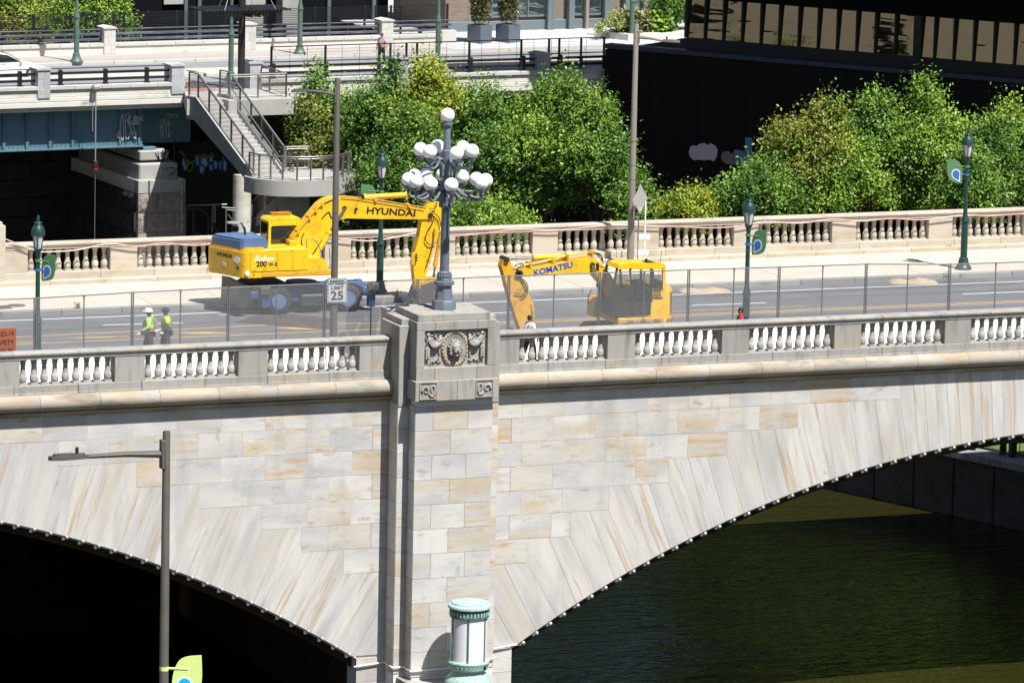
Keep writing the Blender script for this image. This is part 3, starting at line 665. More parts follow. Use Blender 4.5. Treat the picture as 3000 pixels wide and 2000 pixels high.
g = MB(); gx = at(0, 901, Z=WALK_Z+.002)
for i in range(8): g.box((-.4+i*.11, 0, .012), (.07, .8, .02))
tag(g.build('pavement_grate', M['iron'], None, gx), 'dark iron grate in the far pavement at the left edge', 'grate')
def heap(px0, px1, py, h, label):
    a, b = at(px0, py, Z=ROAD_Z), at(px1, py, Z=ROAD_Z); mb = MB(); L_ = (b-a).length; n = 26
    vs = []; r_ = random.Random(int(px0))
    for j in range(7):
        for i in range(n+1):
            u, v = i/n, j/6
            e = math.sin(math.pi*u)**.6*math.sin(math.pi*v)
            vs.append((u*L_, (v-.5)*1.0, h*e*(.6+.4*math.sin(u*9+1)*math.sin(u*4))+(.04*r_.random() if 0 < j < 6 and 0 < i < n else -.02)))
    mb.add(vs, [(j*(n+1)+i, j*(n+1)+i+1, (j+1)*(n+1)+i+1, (j+1)*(n+1)+i) for j in range(6) for i in range(n)])
    d = b-a
    return tag(mb.build('sand_heap', M['sand'], None, a, math.atan2(d.y, d.x), 60), label, 'sand heap')
heap(1990, 2140, 853, .22, 'low tan sand heap on the road behind the cab of the nearer digger')
heap(2605, 2745, 827, .26, 'wider tan sand heap spilled against the far kerb')
# ============================================================ chain-link fence panels on the near pavement
M['barrier'] = mat('white_barrier_concrete', (.70, .69, .67), .85, layers=[dict(c=(.55, .53, .5), s=(1, 1, 3), lo=.5, hi=.75, k=.6, o='P')])
FZ0, FZ1, FY = .44, 2.68, 3.35
PW = 3.60
def link_mesh(w_, h_):
    mb = MB(); p = .058; r = .0027
    def wire(x0, z0, x1, z1, y):
        d = Vector((x1-x0, 0, z1-z0)).normalized(); n = Vector((-d.z, 0, d.x))*r
        vs = [(x0+n.x, y, z0+n.z), (x0-n.x, y, z0-n.z), (x0, y-r*1.7, z0), (x1+n.x, y, z1+n.z), (x1-n.x, y, z1-n.z), (x1, y-r*1.7, z1)]
        mb.add(vs, [(0, 1, 4, 3), (1, 2, 5, 4), (2, 0, 3, 5)])
    k = -h_
    while k < w_:
        a, b = max(k, 0), min(k+h_, w_)
        if b > a: wire(a, a-k, b, b-k, 0); wire(w_-a, a-k, w_-b, b-k, -.003)
        k += p
    return mb.mesh('chain_link_mesh', M['wire'])
LINK = link_mesh(PW-.06, FZ1-FZ0-.04)
frm = MB(); H = FZ1-FZ0
frm.rod((0, 0, 0), (0, 0, H), .028, 8)
FRM_S = frm.mesh('side_post', M['galv'], 40)
BOTR = MB().rod((0, 0, .1), (PW, 0, .1), .02, 6).mesh('bottom_rail', M['galv'], 40)
TOPR = MB().rod((0, 0, H-.03), (PW, 0, H-.03), .024, 8)
for i in range(62): TOPR.tube([(.03+i*.058, -.028, H-.05), (.05+i*.058, 0, H-.003), (.07+i*.058, .028, H-.05)], .005, 3)
TOPR = TOPR.mesh('top_rail', M['galv'], 40)
MIDP = MB().rod((PW/2, .01, 0), (PW/2, .01, H-.02), .026, 8).box((PW/2, 0, H-.05), (.07, .08, .07)).mesh('middle_post', M['galv'], 40)
BARR = MB().prism([(-.30, 0), (-.30, .08), (-.17, .28), (-.10, .83), (.10, .83), (.17, .28), (.30, .08), (.30, 0)], 0.0, PW+.03, 'yz').mesh('barrier_body', M['barrier'])
FOOT = MB().box((0, 0, .015), (.16, .2, .03), ch=.008).mesh('base_plate', M['galv'])
fps = [at(x, y, Z=FZ1) for x, y in ((-174, 880), (106, 871), (391, 854), (672, 840), (954, 828), (1227, 817), (1494, 806), (1759, 797), (2021, 788), (2286, 780), (2541, 771), (2786, 772), (3055, 763))]
ORD = ['second panel from the left', 'panel behind the two workers', 'panel left of the speed limit sign', 'panel right of the speed limit sign', 'panel behind the globe lamp column', 'panel in front of the digger arm with blue letters', 'panel in front of the cab of the nearer digger', 'panel just right of the nearer digger', 'panel behind the man in the red top', 'panel between the second pole and the sand heap', 'panel in front of the wider sand heap', 'last panel at the right edge']
ORD = ['panel at the left edge', 'panel right of the left lamp post', 'panel just right of the two workers', 'panel right of the speed limit sign', 'panel behind the foot of the globe lamp', 'panel left of the man in the white shirt', 'panel before the cab of the nearer digger', 'panel before the rear of the nearer digger', 'panel right of the man in the red top', 'panel before the bare middle stretch of road', 'panel before the wider sand heap', 'panel at the right edge, set nearer than the rest']
for i in range(len(fps)-1):
    a, b = fps[i], fps[i+1]; d = b-a; ang = math.atan2(d.y, d.x); sx = (d.length-.07)/PW
    t = thing('chain_link_fence', 'chain-link fence '+ORD[i], 'fence panel', (a.x, a.y, FZ0), ang, 'chain-link fence panels along the near pavement')
    for nm, me in (('bottom_rail', BOTR), ('top_rail', TOPR), ('middle_post', MIDP)):
        o = put(nm, me, t); o.scale = (sx, 1, 1)
    put('side_post', FRM_S, t); put('side_post', FRM_S, t, (PW*sx, 0, 0))
    o = put('chain_link_mesh', LINK, t, (.03, 0, .03)); o.scale = (sx, 1, 1); o['kind'] = 'stuff'
    for x_ in (0, PW*sx): put('base_plate', FOOT, t, (x_, 0, 0))
    bt = thing('concrete_barrier', 'white concrete barrier under the fence '+ORD[i], 'barrier', (a.x, a.y, WALK_Z+.052), ang, 'white concrete barriers along the near pavement')
    put('barrier_body', BARR, bt).scale = (sx, 1, 1)

# ============================================================ multi-globe lamp on the pier
lz = 2.205; lp = at(1298, 900, Z=lz); lp = Vector((.20, -.32, lz)); lp = at(1300, 905, Z=lz)
gl_ = thing('globe_lamp', 'tall blue-grey lamp column with two tiers of white globes', 'street lamp', lp)
oc = lambda r: r
b_ = MB().lathe([(.44, 0), (.44, .28), (.40, .34), (.34, .36), (.30, .62), (.27, .84), (.29, .87), (.36, .90), (.36, 1.02), (.30, 1.05)], 8, a0=R(22.5))
b_.lathe([(.26, 1.04), (.27, 1.10), (.25, 1.14), (.27, 1.18), (.24, 1.30), (.26, 1.34), (.22, 1.36), (.17, 1.40)], 14)
for k in range(16): a = k*2*math.pi/16; b_.ball((.25*math.cos(a), .25*math.sin(a), 1.23), (.035, .035, .08), 6, 5)
b_.build('base', M['lamp_grey'], gl_, smooth=35)
pp = MB()
for k in range(8):
    a = R(22.5+45/2*0)+k*R(45)+R(22.5)
    pp.box((.315, 0, .60), (.02, .17, .38), M=Matrix.Rotation(a, 4, 'Z')@Matrix.Rotation(R(-5), 4, 'Y'), ch=.005)
pp.build('base_panel', M['lamp_grey'], gl_)
zT = 8.05                                           # local height of the top globe seat, set from the photo below
zT = at(1309, 357, Y=lp.y).z-lz
zU, zLo = at(1309, 469, Y=lp.y).z-lz, at(1302, 561, Y=lp.y).z-lz
MB().lathe([(.17, 1.38), (.165, 2.5), (.15, zLo-.2), (.19, zLo-.15), (.19, zLo+.15), (.145, zLo+.25), (.14, zU-.2), (.17, zU-.15), (.17, zU+.12), (.18, zU+.35), (.14, zU+.38), (.125, zT-.25), (.11, zT-.18), (.2, zT-.1), (.2, zT-.03), (.13, zT)], 16).build('shaft', M['lamp_grey'], gl_, smooth=40)
GR = .258
def gl_globe(c): put('globe', CACHE.setdefault('globe', MB().ball((0, 0, 0), GR, 20, 14).mesh('globe', M['globe'], 60)), gl_, c)
gl_globe((0, 0, zT+GR-.02))
def arm_mesh(L_):
    mb = MB(); P = smooth_pts([(.12, 0, .12), (.20, 0, .30), (.36, 0, .34), (L_*.5, 0, .16), (L_*.72, 0, .02), (L_-.08, 0, .02), (L_, 0, .16), (L_, 0, .32)], 4)
    mb.tube(P, [.05]*len(P), 8)
    P2 = smooth_pts([(.16, 0, -.18), (.2, 0, .0), (.3, 0, .2)], 3); mb.tube(P2, .05, 6)
    mb.lathe([(.02, -.36), (.05, -.34), (.06, -.22), (.045, -.2), (.07, -.1), (.07, .1), (.05, .14)], 8, (.2, 0, 0))
    mb.lathe([(.05, .25), (.09, .30), (.15, .34), (.17, .36), (.17, .40), (.12, .42)], 12, (L_, 0, 0))
    return mb.mesh('arm', M['lamp_grey'], 50)
AU, AL = arm_mesh(.95), arm_mesh(1.38)
va = YAW
SPK = MB().rod((0, 0, 0), (0, 0, .14), .006, 4).mesh('spike', M['dark_metal'])
UPL = [(-.95, .0), (-.60, -.55), (-.34, .85), (.36, -.88), (.57, .75), (.90, -.15)]
LOL = [(-1.36, -.15), (-1.16, .80), (-1.06, -.72), (-.76, 1.15), (-.54, -1.2), (-.70, .35), (-.15, 1.3), (.20, -1.36), (.56, .95), (1.08, .35), (1.27, -.62), (1.42, .05), (.82, -1.05)]
for zz_, L_, me, pos in ((zU-.28, .95, AU, UPL), (zLo-.22, 1.38, AL, LOL)):
    for k, (x_, y_) in enumerate(pos):
        a = math.atan2(y_, x_)-va; LL = math.hypot(x_, y_)
        o = put('arm', me, gl_, (0, 0, zz_), a); o.scale = (LL/L_, 1, 1)
        c = Vector((LL*math.cos(a), LL*math.sin(a), zz_+.40+GR-.015))
        if (x_, y_) == (.82, -1.05): continue           # the seat with no globe
        gl_globe(c); put('spike', SPK, gl_, c+Vector((0, 0, GR)))

# ============================================================ green lantern posts
def lantern_post(P, top, label, m_=M['green'], tilt=0, ob=None):
    H_ = top-P.z
    t = thing('lantern_post', label, 'street lamp', P, 0, 'green lantern lamp posts')
    MB().lathe([(.36, 0), (.36, .05), (.31, .12), (.24, .22), (.21, .36), (.19, .42), (.20, .46), (.15, .5)], 16).build('base', m_, t, smooth=40)
    MB().lathe([(.145, .48), (.14, H_*.335), (.175, H_*.338), (.175, H_*.345), (.15, H_*.352), (.15, H_*.36), (.11, H_*.375), (.09, H_*.40), (.075, H_-1.45), (.10, H_-1.44), (.10, H_-1.41), (.075, H_-1.40), (.10, H_-1.33), (.16, H_-1.20), (.12, H_-1.16)], 14).build('shaft', m_, t, smooth=40)
    MB().lathe([(.13, H_-1.17), (.155, H_-1.05), (.21, H_-.72), (.215, H_-.66)], 16).build('lantern_glass', M['lamp_glass'], t, smooth=50)
    fr = MB()
    for k in range(6):
        a = k*R(60)+.2; fr.tube([(.14*math.cos(a), .14*math.sin(a), H_-1.18), (.17*math.cos(a), .17*math.sin(a), H_-1.05), (.235*math.cos(a), .235*math.sin(a), H_-.66)], .014, 4)
    fr.lathe([(.22, H_-.72), (.255, H_-.70), (.25, H_-.62), (.22, H_-.6)], 18)
    fr.build('lantern_frame', m_, t, smooth=40)
    MB().lathe([(.25, H_-.62), (.245, H_-.55), (.20, H_-.42), (.13, H_-.33), (.12, H_-.28), (.15, H_-.27), (.12, H_-.23), (.055, H_-.22), (.055, H_-.06), (.035, H_)], 18).build('lantern_cap', m_, t, smooth=50)
    return t
def leaf_poly(w_, h_):
    """leaf banner outline: pointed at the lower inner corner and the upper outer corner"""
    up_ = smooth_pts([(0, -h_/2, 0), (-.02*w_, 0, 0), (.15*w_, h_*.33, 0), (.45*w_, h_*.46, 0), (w_, h_/2, 0)], 5)
    dn = smooth_pts([(w_, h_/2, 0), (1.02*w_, 0, 0), (.85*w_, -h_*.33, 0), (.5*w_, -h_*.45, 0), (0, -h_/2, 0)], 5)
    return [(p.x, p.y) for p in up_[:-1]]+[(p.x, p.y) for p in dn[:-1]]
def leaf_banner(parent, pole_r, z, w_, h_, ang, mg, mb_, flip=1):
    """banner standing off the pole along local direction ang"""
    r = thing('leaf_banner', None, None, (0, 0, z), ang); r.parent = parent
    for k in ('label', 'category'):
        if k in r: del r[k]
    pl = [(pole_r+.10+x, y) for x, y in leaf_poly(w_, h_)]
    me = MB().prism(pl, -.012, .012, 'xz'); o = me.build('leaf_plate', mg, r)
    def drop(sc_, y): 
        rr = w_*.30*sc_; cx, cy = pole_r+.10+w_*.42, -h_*.11
        q = [(cx+rr*math.cos(R(a)), cy+rr*1.15*math.sin(R(a))) for a in range(-60, 205, 12)]+[(cx-rr*1.0, cy-rr*1.0), (cx-rr*.95, cy-rr*1.75), (cx-rr*.3, cy-rr*1.5)]
        return MB().prism(q, -y, y, 'xz')
    drop(1.0, .016).build('drop_outline', M['white'], r); drop(.78, .020).build('drop_mark', mb_, r)
    for dz in (h_*.22, -h_*.12):
        MB().rod((pole_r-.02, 0, dz), (pole_r+.12+w_*.5, 0, dz), .025, 6).lathe([(pole_r+.02, -.04), (pole_r+.02, .04)], 12, (0, 0, dz)).build('bracket', mg if dz > 0 else mb_, r, smooth=40)
    return r
zl_top = 5.47
def lamp_at(px, py_top, Y=None, label='', base=None):
    if base is not None: P = at(*base, Z=WALK_Z+.002)
    else:
        P = at(px, py_top, Z=zl_top); P = Vector((P.x, P.y, WALK_Z+.052))
    top = at(px, py_top, Y=P.y).z
    return lantern_post(P, top, label)
l1 = lamp_at(112, 631, label='green lantern post at the left edge, beside the orange sign')
l2 = lamp_at(2196, 566, label='green lantern post behind the man in the red top')
l3 = lamp_at(1121, 433, base=(1112, 860), label='green lantern post between the wheeled excavator cab and the globe lamp')
l4 = lamp_at(2831, 375, base=(2822, 788), label='green lantern post on the far pavement near the right edge')
for l, ang, z in ((l1, R(0), 4.02), (l2, R(0), 4.05), (l3, R(178), 3.9), (l4, R(178), 4.12)):
    leaf_banner(l, .09, z, .62, 1.02, ang-R(58) if ang < 1 else ang-R(25), M['leaf_green'], M['leaf_blue'])

# ============================================================ cobra-head light poles
def light_pole(P, top, r0, r1, arm_dir, arm_len, label, m_, arm_z=.45, rise=.12, hs_=.7):
    H_ = top-P.z; t = thing('light_pole', label, 'light pole', P, 0, 'tall street light poles with one arm')
    MB().lathe([(r0, 0), (r1, H_), (r1*.9, H_+.02)], 18).build('shaft', m_, t, smooth=40)
    MB().lathe([(r0+.1, 0), (r0+.1, .05), (r0+.02, .12), (r0+.02, .3)], 16).build('base', m_, t, smooth=40)
    d = Vector((math.cos(arm_dir), math.sin(arm_dir), 0))
    a = Vector((0, 0, H_-arm_z)); e = a+d*arm_len+Vector((0, 0, rise))
    br = MB().tube([a, a.lerp(e, .5)+Vector((0, 0, .02)), e], [.075, .055, .04], 8)
    br.box((0, 0, 0), (.09, .16, .55), M=Matrix.Translation(a+d*r1)@Matrix.Rotation(arm_dir, 4, 'Z'), ch=.01)
    br.build('arm', m_, t, smooth=40)
    Mx = Matrix.Translation(e)@Matrix.Rotation(arm_dir, 4, 'Z')@Matrix.Scale(hs_, 4)
    hd_ = MB().prism([(-.1, -.05), (.25, -.12), (.62, -.17), (.95, -.12), (1.02, 0), (.95, .12), (.62, .17), (.25, .12), (-.1, .05)], -.05, .05, 'xy', M=Mx)
    hd_.prism([(.0, -.03), (.3, -.08), (.62, -.11), (.85, -.08), (.9, 0), (.85, .08), (.62, .11), (.3, .08), (0, .03)], .05, .10, 'xy', M=Mx)
    for k in range(6): hd_.box((.35+k*.09, 0, .105), (.03, .2, .02), M=Mx)
    hd_.build('lamp_head', m_, t)
    MB().lathe([(.05, .05), (.05, .2), (.04, .22)], 8, M=Mx@Matrix.Translation((.22, 0, .05))).build('photocell', M['dark_metal'], t)
    bd = MB()
    for z in (H_*.36, H_*.42, H_*.52): bd.lathe([(r0*.93, z), (r0*.93, z+.03)], 14)
    bd.build('steel_band', M['galv'], t)
    return t
P = at(1846, 781, Z=WALK_Z+.002); pole_far = light_pole(P, at(1852, 72, Y=P.y).z, .15, .105, R(-35), 1.15, 'tan light pole rising behind the yellow cab roof', M['pole_tan'], .52, -.12)
P = at(989, 232, Z=9.95); P.z = WALK_Z+.05; pole_near = light_pole(P, at(989, 230, Y=P.y).z, .14, .10, R(180+8), 1.2, 'grey-brown light pole carrying the speed limit sign', M['pole_grey'], .62, .22)
P = at(488, 1265, Y=-80); top = P.z; P.z = 1.0; pole_fg = light_pole(P, top, .115, .072, R(180), 1.60, 'foreground light pole standing before the left arch', M['pole_grey'], .42, .03)
pole_fg.children[0].name = 'shaft'
lb = leaf_banner(pole_fg, .07, at(520, 1986, Y=-80).z-1.0, .54, .98, R(-24), M['leaf_lime'], M['leaf_cyan'])
tag(MB().box((P.x, P.y, .9), (60, 8, .2)).build('front_street', M['asphalt']), 'grey street below the picture in front of the bridge', kind='structure')
# speed limit sign hung on the near pole
pn = pole_near.location; s0 = at(988, 851, Y=pn.y-.2); sg_ = thing('speed_limit_sign', 'white speed limit 25 sign fixed to the light pole', 'sign', s0)
Rf = (R(90), 0, R(-8))
MB(Matrix.Rotation(R(-8), 4, 'Z')).box((0, 0, 0), (.74, .012, .92), ch=.004).build('sign_plate', M['sign_white'], sg_)
brd = MB(Matrix.Rotation(R(-8), 4, 'Z'))
for c_, d_ in (((0, -.008, .43), (.68, .006, .016)), ((0, -.008, -.43), (.68, .006, .016)), ((-.34, -.008, 0), (.016, .006, .86)), ((.34, -.008, 0), (.016, .006, .86))): brd.box(c_, d_)
brd.build('sign_border', M['ink'], sg_)
text('SPEED', .20, M['ink'], sg_, (-.003, -.014, .30), Rf, sx=1.05, bold=.004); text('LIMIT', .19, M['ink'], sg_, (-.003, -.014, .10), Rf, sx=1.05, bold=.003); text('25', .44, M['ink'], sg_, (-.003, -.014, -.20), Rf, sx=1.15, bold=.008)
MB().rod((0, 0, 0), (0, .2, 0), .03).build('bracket', M['galv'], sg_)
# orange safety sign by the left edge
c0 = at(4, 1030, Y=1.5); c1 = at(47, 961, Y=1.5)
os_ = thing('safety_sign', 'orange covid safety sign cut off by the left edge', 'sign', (c1.x, 1.5, WALK_Z+.05))
hh = c1.z-(WALK_Z+.05)
MB().box((-.55, 0, hh-.47), (1.1, .02, .98), ch=.01).build('sign_plate', M['sign_orange'], os_)
MB().rod((-.9, .03, 0), (-.9, .03, hh), .025).rod((-.2, .03, 0), (-.2, .03, hh), .025).build('sign_leg', M['galv'], os_)
for k, tx in enumerate(('COVID-19', 'SAFETY', 'PLAN IN')):
    text(tx, .235, M['ink'], os_, (-.08, -.014, hh-.20-.30*k), (R(90), 0, 0), align='RIGHT', sx=.9)
# diamond warning sign seen from the back, barrier boards, small sign on the far pole
dz_ = at(1876, 584, Y=22.6); ds = thing('diamond_sign', 'bare grey back of a diamond road sign on a thin post', 'sign', dz_, R(38))
MB(Matrix.Rotation(R(45), 4, 'Y')).box((0, 0, 0), (.88, .012, .88), ch=.004).build('sign_plate', M['alu'], ds)
MB().box((0, .06, -.55), (.05, .05, 2.4), ch=.006).rod((0, .06, -.5), (0, .06, -dz_.z+WALK_Z+dz_.z*0-0), .024).build('post', M['galv'], ds)
MB().box((.02, -.012, -.38), (.22, .006, .13)).build('sticker', M['white'], ds); MB().box((.02, -.012, -.30), (.22, .007, .03)).build('sticker_band', M['sign_orange'], ds)
text('ETC', .11, M['ink'], ds, (.02, -.018, -.385), (R(90), 0, 0))
bq = at(1882, 780, Z=WALK_Z); br_ = thing('barrier_boards', 'tall white sign post with two white barrier boards behind the cab', 'sign', bq, R(20))
ht = at(1892, 572, Y=bq.y).z-bq.z
MB().beam((.09, 0, 0), (.09, 0, ht), .05, .03).build('post', M['white'], br_)
for zq in (.58, 1.24): MB().box((-.10, -.03, zq), (.72, .025, .24), M=Matrix.Rotation(R(5), 4, 'Y'), ch=.006).build('board', M['sign_white'], br_)
for zq in (.12,): MB().box((-.30, -.03, zq), (.5, .025, .18), M=Matrix.Rotation(R(8), 4, 'Y'), ch=.006).build('board', M['sign_white'], br_)
sq = at(1857, 617, Y=pole_far.location.y-.3); ss = thing('parking_sign', 'small red and white sign strapped to the tan light pole', 'sign', sq, R(60))
MB().box((0, 0, 0), (.32, .012, .66), ch=.004).build('sign_plate', M['sign_white'], ss)
MB().box((0, -.01, .12), (.28, .006, .14)).box((0, -.01, -.02), (.28, .006, .06)).build('red_panel', mat('sign_red', (.5, .05, .03), .5), ss)
MB().rod((-.15, .05, -.2), (-.02, .05, -.2), .015).rod((-.15, .05, .25), (-.02, .05, .25), .015).build('strap', M['galv'], ss)
# pink hose draped along the far coping
hp = []
for x, y in ((0, 694), (60, 718), (110, 735), (130, 738), (220, 733), (320, 714), (400, 722), (480, 712), (560, 719), (640, 714), (760, 708), (860, 716), (930, 694), (1000, 699), (1080, 706), (1160, 695), (1230, 682), (1330, 691), (1440, 681), (1520, 672), (1640, 674), (1760, 662), (1838, 660), (1990, 664), (2080, 668), (2170, 662), (2240, 650), (2340, 654), (2440, 642), (2520, 648), (2610, 640), (2700, 644), (2830, 630), (2900, 633), (3040, 622)):
    hp.append(at(x, y, Y=24.86))
tag(MB().tube(smooth_pts(hp, 4), .028, 6).build('hose', M['rope'], smooth=60), 'pink and white hose draped along the far balustrade', 'hose')

# ============================================================ copper lantern before the pier
cz = at(1370, 1998, Y=-3.0).z; cl = thing('copper_lantern', 'big verdigris copper lantern with white glass standing before the pier', 'lantern', at(1371, 1998, Y=-3.0))
f = (at(1370, 1773, Y=-3).z-cz)
zr = lambda y: (at(1370, y, Y=-3).z-cz)
MB().lathe([(.78, zr(1775)-.03), (.79, zr(1775)+.04), (.74, zr(1775)+.10), (.68, zr(1775)+.11), (.66, zr(1775)+.17), (.60, zr(1775)+.18), (.35, zr(1775)+.24), (.12, zr(1775)+.27), (.10, zr(1775)+.28), (0.01, zr(1775)+.285)][::1], 40).build('cap', M['copper'], cl, smooth=50)
MB().lathe([(.69, zr(1800)-.02), (.72, zr(1800)-.04), (.72, zr(1800)+.0), (.70, zr(1780)-.02), (.76, zr(1775)-.02)], 40).build('frieze', M['copper_dark'], cl, smooth=40)
fr = MB()
for k in range(34): a = k*2*math.pi/34; fr.box((.715, 0, zr(1792)), (.03, .06, .16), M=Matrix.Rotation(a, 4, 'Z'), ch=.006)
fr.build('frieze_leaf', M['copper'], cl)
MB().lathe([(.66, zr(1935)), (.66, zr(1804))], 40).build('glass', M['opal'], cl, smooth=60)
gb = MB()
for k in range(6): gb.box((.665, 0, (zr(1935)+zr(1804))/2), (.04, .07, zr(1804)-zr(1935)), M=Matrix.Rotation(R(60*k+30)-YAW-R(62), 4, 'Z'), ch=.008)
gb.build('glazing_bar', M['copper_dark'], cl)
MB().lathe([(.70, zr(1954)-.02), (.73, zr(1952)), (.73, zr(1940)), (.76, zr(1936)), (.74, zr(1932)), (.66, zr(1932)+.01)], 40).build('lower_ring', M['copper'], cl, smooth=40)
MB().lathe([(.02, .0), (.07, .0), (.07, .04)], 10, M=Matrix.Rotation(R(-58)-YAW*0, 4, 'Z')@Matrix.Translation((.72, 0, zr(1946)))@Matrix.Rotation(R(90), 4, 'Y')).build('keyhole', M['ink'], cl)
wv = MB()
for k in range(30): a = k*2*math.pi/30; wv.tube([(.735*math.cos(a+d_*.06), .735*math.sin(a+d_*.06), zr(1946)+h_) for d_, h_ in ((0, -.08), (1, 0), (0, .08))], .012, 4)
wv.build('ring_moulding', M['copper'], cl)
MB().lathe([(.84, zr(2010)), (.84, zr(1990)), (.80, zr(1985)), (.72, zr(1976)), (.58, zr(1964)), (.57, zr(1958)), (.60, zr(1955)), (.70, zr(1953))], 40).build('foot', M['copper'], cl, smooth=40)
bz = -11.2-cz
MB().lathe([(.9, bz), (.9, zr(2010)), (.8, zr(2010)+.02)], 30).build('plinth', M['copper'], cl, smooth=40)
# ============================================================ wheeled excavator
HY = 17.35; HO_ = Vector((1.1, HY, ROAD_Z))
ex = thing('excavator', 'yellow wheeled excavator with blue wheels and a blue engine cover', 'excavator', HO_)
def hz(zx, zy, yl=0.0): return at(580+zx/3.095, 540+zy/3.095, Y=HY+yl)-HO_
SY = -1.2
xb = hz(470, 700, SY).x; xf = hz(1240, 700, SY).x; xm = hz(1005, 700, SY).x
z0 = hz(470, 850, SY).z; z1 = hz(470, 800, SY).z; z2 = hz(470, 598, SY).z; zstep = hz(1080, 672, SY).z
def plan_tail(x0, g=0):
    return [(x0+.5, -1.2), (x0+.02, -1.2), (x0-.17, -1.15), (x0-.27, -1.04), (x0-.34, -.88), (x0-.95, .50), (x0-1.0, .75), (x0-.98, .95), (x0-.85, 1.12), (x0-.6, 1.2), (x0+.5, 1.2)]
cw = MB().prism([(x-(0), y) for x, y in plan_tail(xb)], z0-.0, z2-.10, 'xy')
cw.prism([(x*1+.05, y*.97) for x, y in plan_tail(xb)], z2-.10, z2, 'xy')
cw.prism([(x+.10, y*.94) for x, y in plan_tail(xb)], z2, z2+.06, 'xy')
cw.build('counterweight', M['yellow'], ex, smooth=35)
hb = MB().box(((xb+.5+xm)/2, 0, (z1+z2)/2-.0), (xm-xb-.5, 2.4, z2-z1), ch=.05)
hb.build('engine_housing', M['yellow'], ex)
xd1, xd2 = hz(715, 700, SY).x, hz(858, 700, SY).x
for a, b in ((xb+.02, xd1), (xd1, xd2), (xd2, xm-.02)):
    MB().box(((a+b)/2, SY-.012, (z1+z2)/2), (b-a-.02, .02, z2-z1-.05), ch=.006).build('side_door', M['yellow'], ex)
MB().box(((xb+xf)/2+.25, 0, (z0+z1)/2), (xf-xb-.5, 2.42, z1-z0), ch=.03).build('skirt', M['yellow_dirty'], ex)
xs1 = hz(1165, 700, SY).x
MB().prism([(xm-.05, z1), (xs1+.05, z1), (xs1, zstep-.12), (xs1-.15, zstep), (xm-.05, zstep)], SY, SY+.75, 'xz').build('tool_box', M['yellow'], ex)
# blue engine cover
cx0, cx1 = hz(425, 575, -.95).x-.05, hz(638, 560, -1.0).x; zc1 = hz(420, 500, -1.0).z
cv = MB().prism([(cx1, -.95), (cx0, -.95), (cx0-.12, -.85), (cx0-.72, .55), (cx0-.72, .8), (cx0-.5, .95), (cx1, .95)], z2-.02, zc1-.08, 'xy').prism([(cx1-.06, -.88), (cx0+.02, -.88), (cx0-.06, -.80), (cx0-.63, .52), (cx0-.63, .75), (cx0-.45, .88), (cx1-.06, .88)], zc1-.08, zc1, 'xy')
cv.build('engine_cover', M['blue_cover'], ex)
MB().tube([(cx1-.55, .2, zc1), (cx1-.58, .2, zc1+.25), (cx1-.75, .2, zc1+.5)], [.05, .05, .02], 6).build('exhaust', M['dark_metal'], ex)
# cab on the far side
cy0, cy1 = .12, 1.15
ca, cb = hz(640, 500, cy0).x, hz(955, 400, cy0).x; zt = hz(800, 308, cy0).z; zbm = z2-.05
fr = MB().prism([(ca, zbm), (cb+.06, zbm), (cb+.06, zbm+.5), (cb-.05, zt-.12), (cb-.16, zt), (ca+.10, zt), (ca, zt-.10)], cy0, cy1, 'xz')
fr.build('cab', M['yellow'], ex)
wz0, wz1 = hz(670, 555, cy0).z, hz(670, 378, cy0).z
MB().prism([(ca+.10, wz0), (cb-.02, wz0), (cb-.10, wz1), (ca+.14, wz1), (ca+.10, wz1-.05)], cy0-.012, cy0+.01, 'xz').build('side_window', M['glass_dark'], ex)
MB().box((ca-.006, (cy0+cy1)/2, (wz0+wz1)/2+.04), (.02, .82, wz1-wz0+.1), ch=.005).build('rear_window', M['glass_dark'], ex)
MB().box(((ca+cb)/2+.02, cy0-.016, (wz0+wz1)/2), (.03, .012, wz1-wz0)).build('window_bar', M['dark_metal'], ex)
lg = MB()
for i in range(9): lg.box((ca+.35+i*.09, .75, zt+.09), (.02, .3, .12))
lg.box((ca+.7, .6, zt+.15), (.82, .02, .02)).box((ca+.7, .9, zt+.15), (.82, .02, .02)); lg.build('roof_guard', M['yellow_dirty'], ex)
# boom, stick, bucket
def prof(pts, yl=0.0): return [((p := hz(a, b, yl)).x, p.z) for a, b in pts]
BOOM = prof([(830, 560), (860, 480), (930, 385), (1010, 285), (1090, 185), (1150, 140), (1215, 118), (1300, 115), (1420, 128), (1700, 170), (2060, 230), (2120, 255), (2130, 285), (2100, 316), (1900, 317), (1500, 312), (1350, 308), (1290, 322), (1210, 395), (1120, 500), (1030, 640)], -.3)
MB().prism(BOOM, -.32, .18, 'xz').build('boom', M['yellow'], ex)
MB().prism(prof([(1295, 118), (1420, 130), (1700, 172), (2050, 232), (2050, 240), (1700, 181), (1420, 140), (1295, 130)], -.3), -.345, .2, 'xz').build('boom_edge', M['yellow_dirty'], ex)
STK = prof([(2085, 190), (2150, 160), (2205, 168), (2225, 230), (2218, 330), (2190, 440), (2150, 560), (2105, 720), (2070, 830), (2040, 960), (2005, 1000), (1985, 960), (1968, 860), (1957, 720), (1975, 600), (2010, 470), (2035, 320), (2060, 240)], -.3)
MB().prism(STK, -.26, .12, 'xz').build('stick', M['yellow'], ex)
SP = [hz(1990, 690, -.57), hz(1992, 630, -.57), hz(1985, 660, -.57)]
MB().prism(prof([(1958, 740), (1958, 640), (1985, 615), (2000, 620), (1998, 700), (1985, 740)], -.57), -.30, -.262, 'xz').build('link_plate', M['yellow_dirty'], ex)
pn_ = MB()
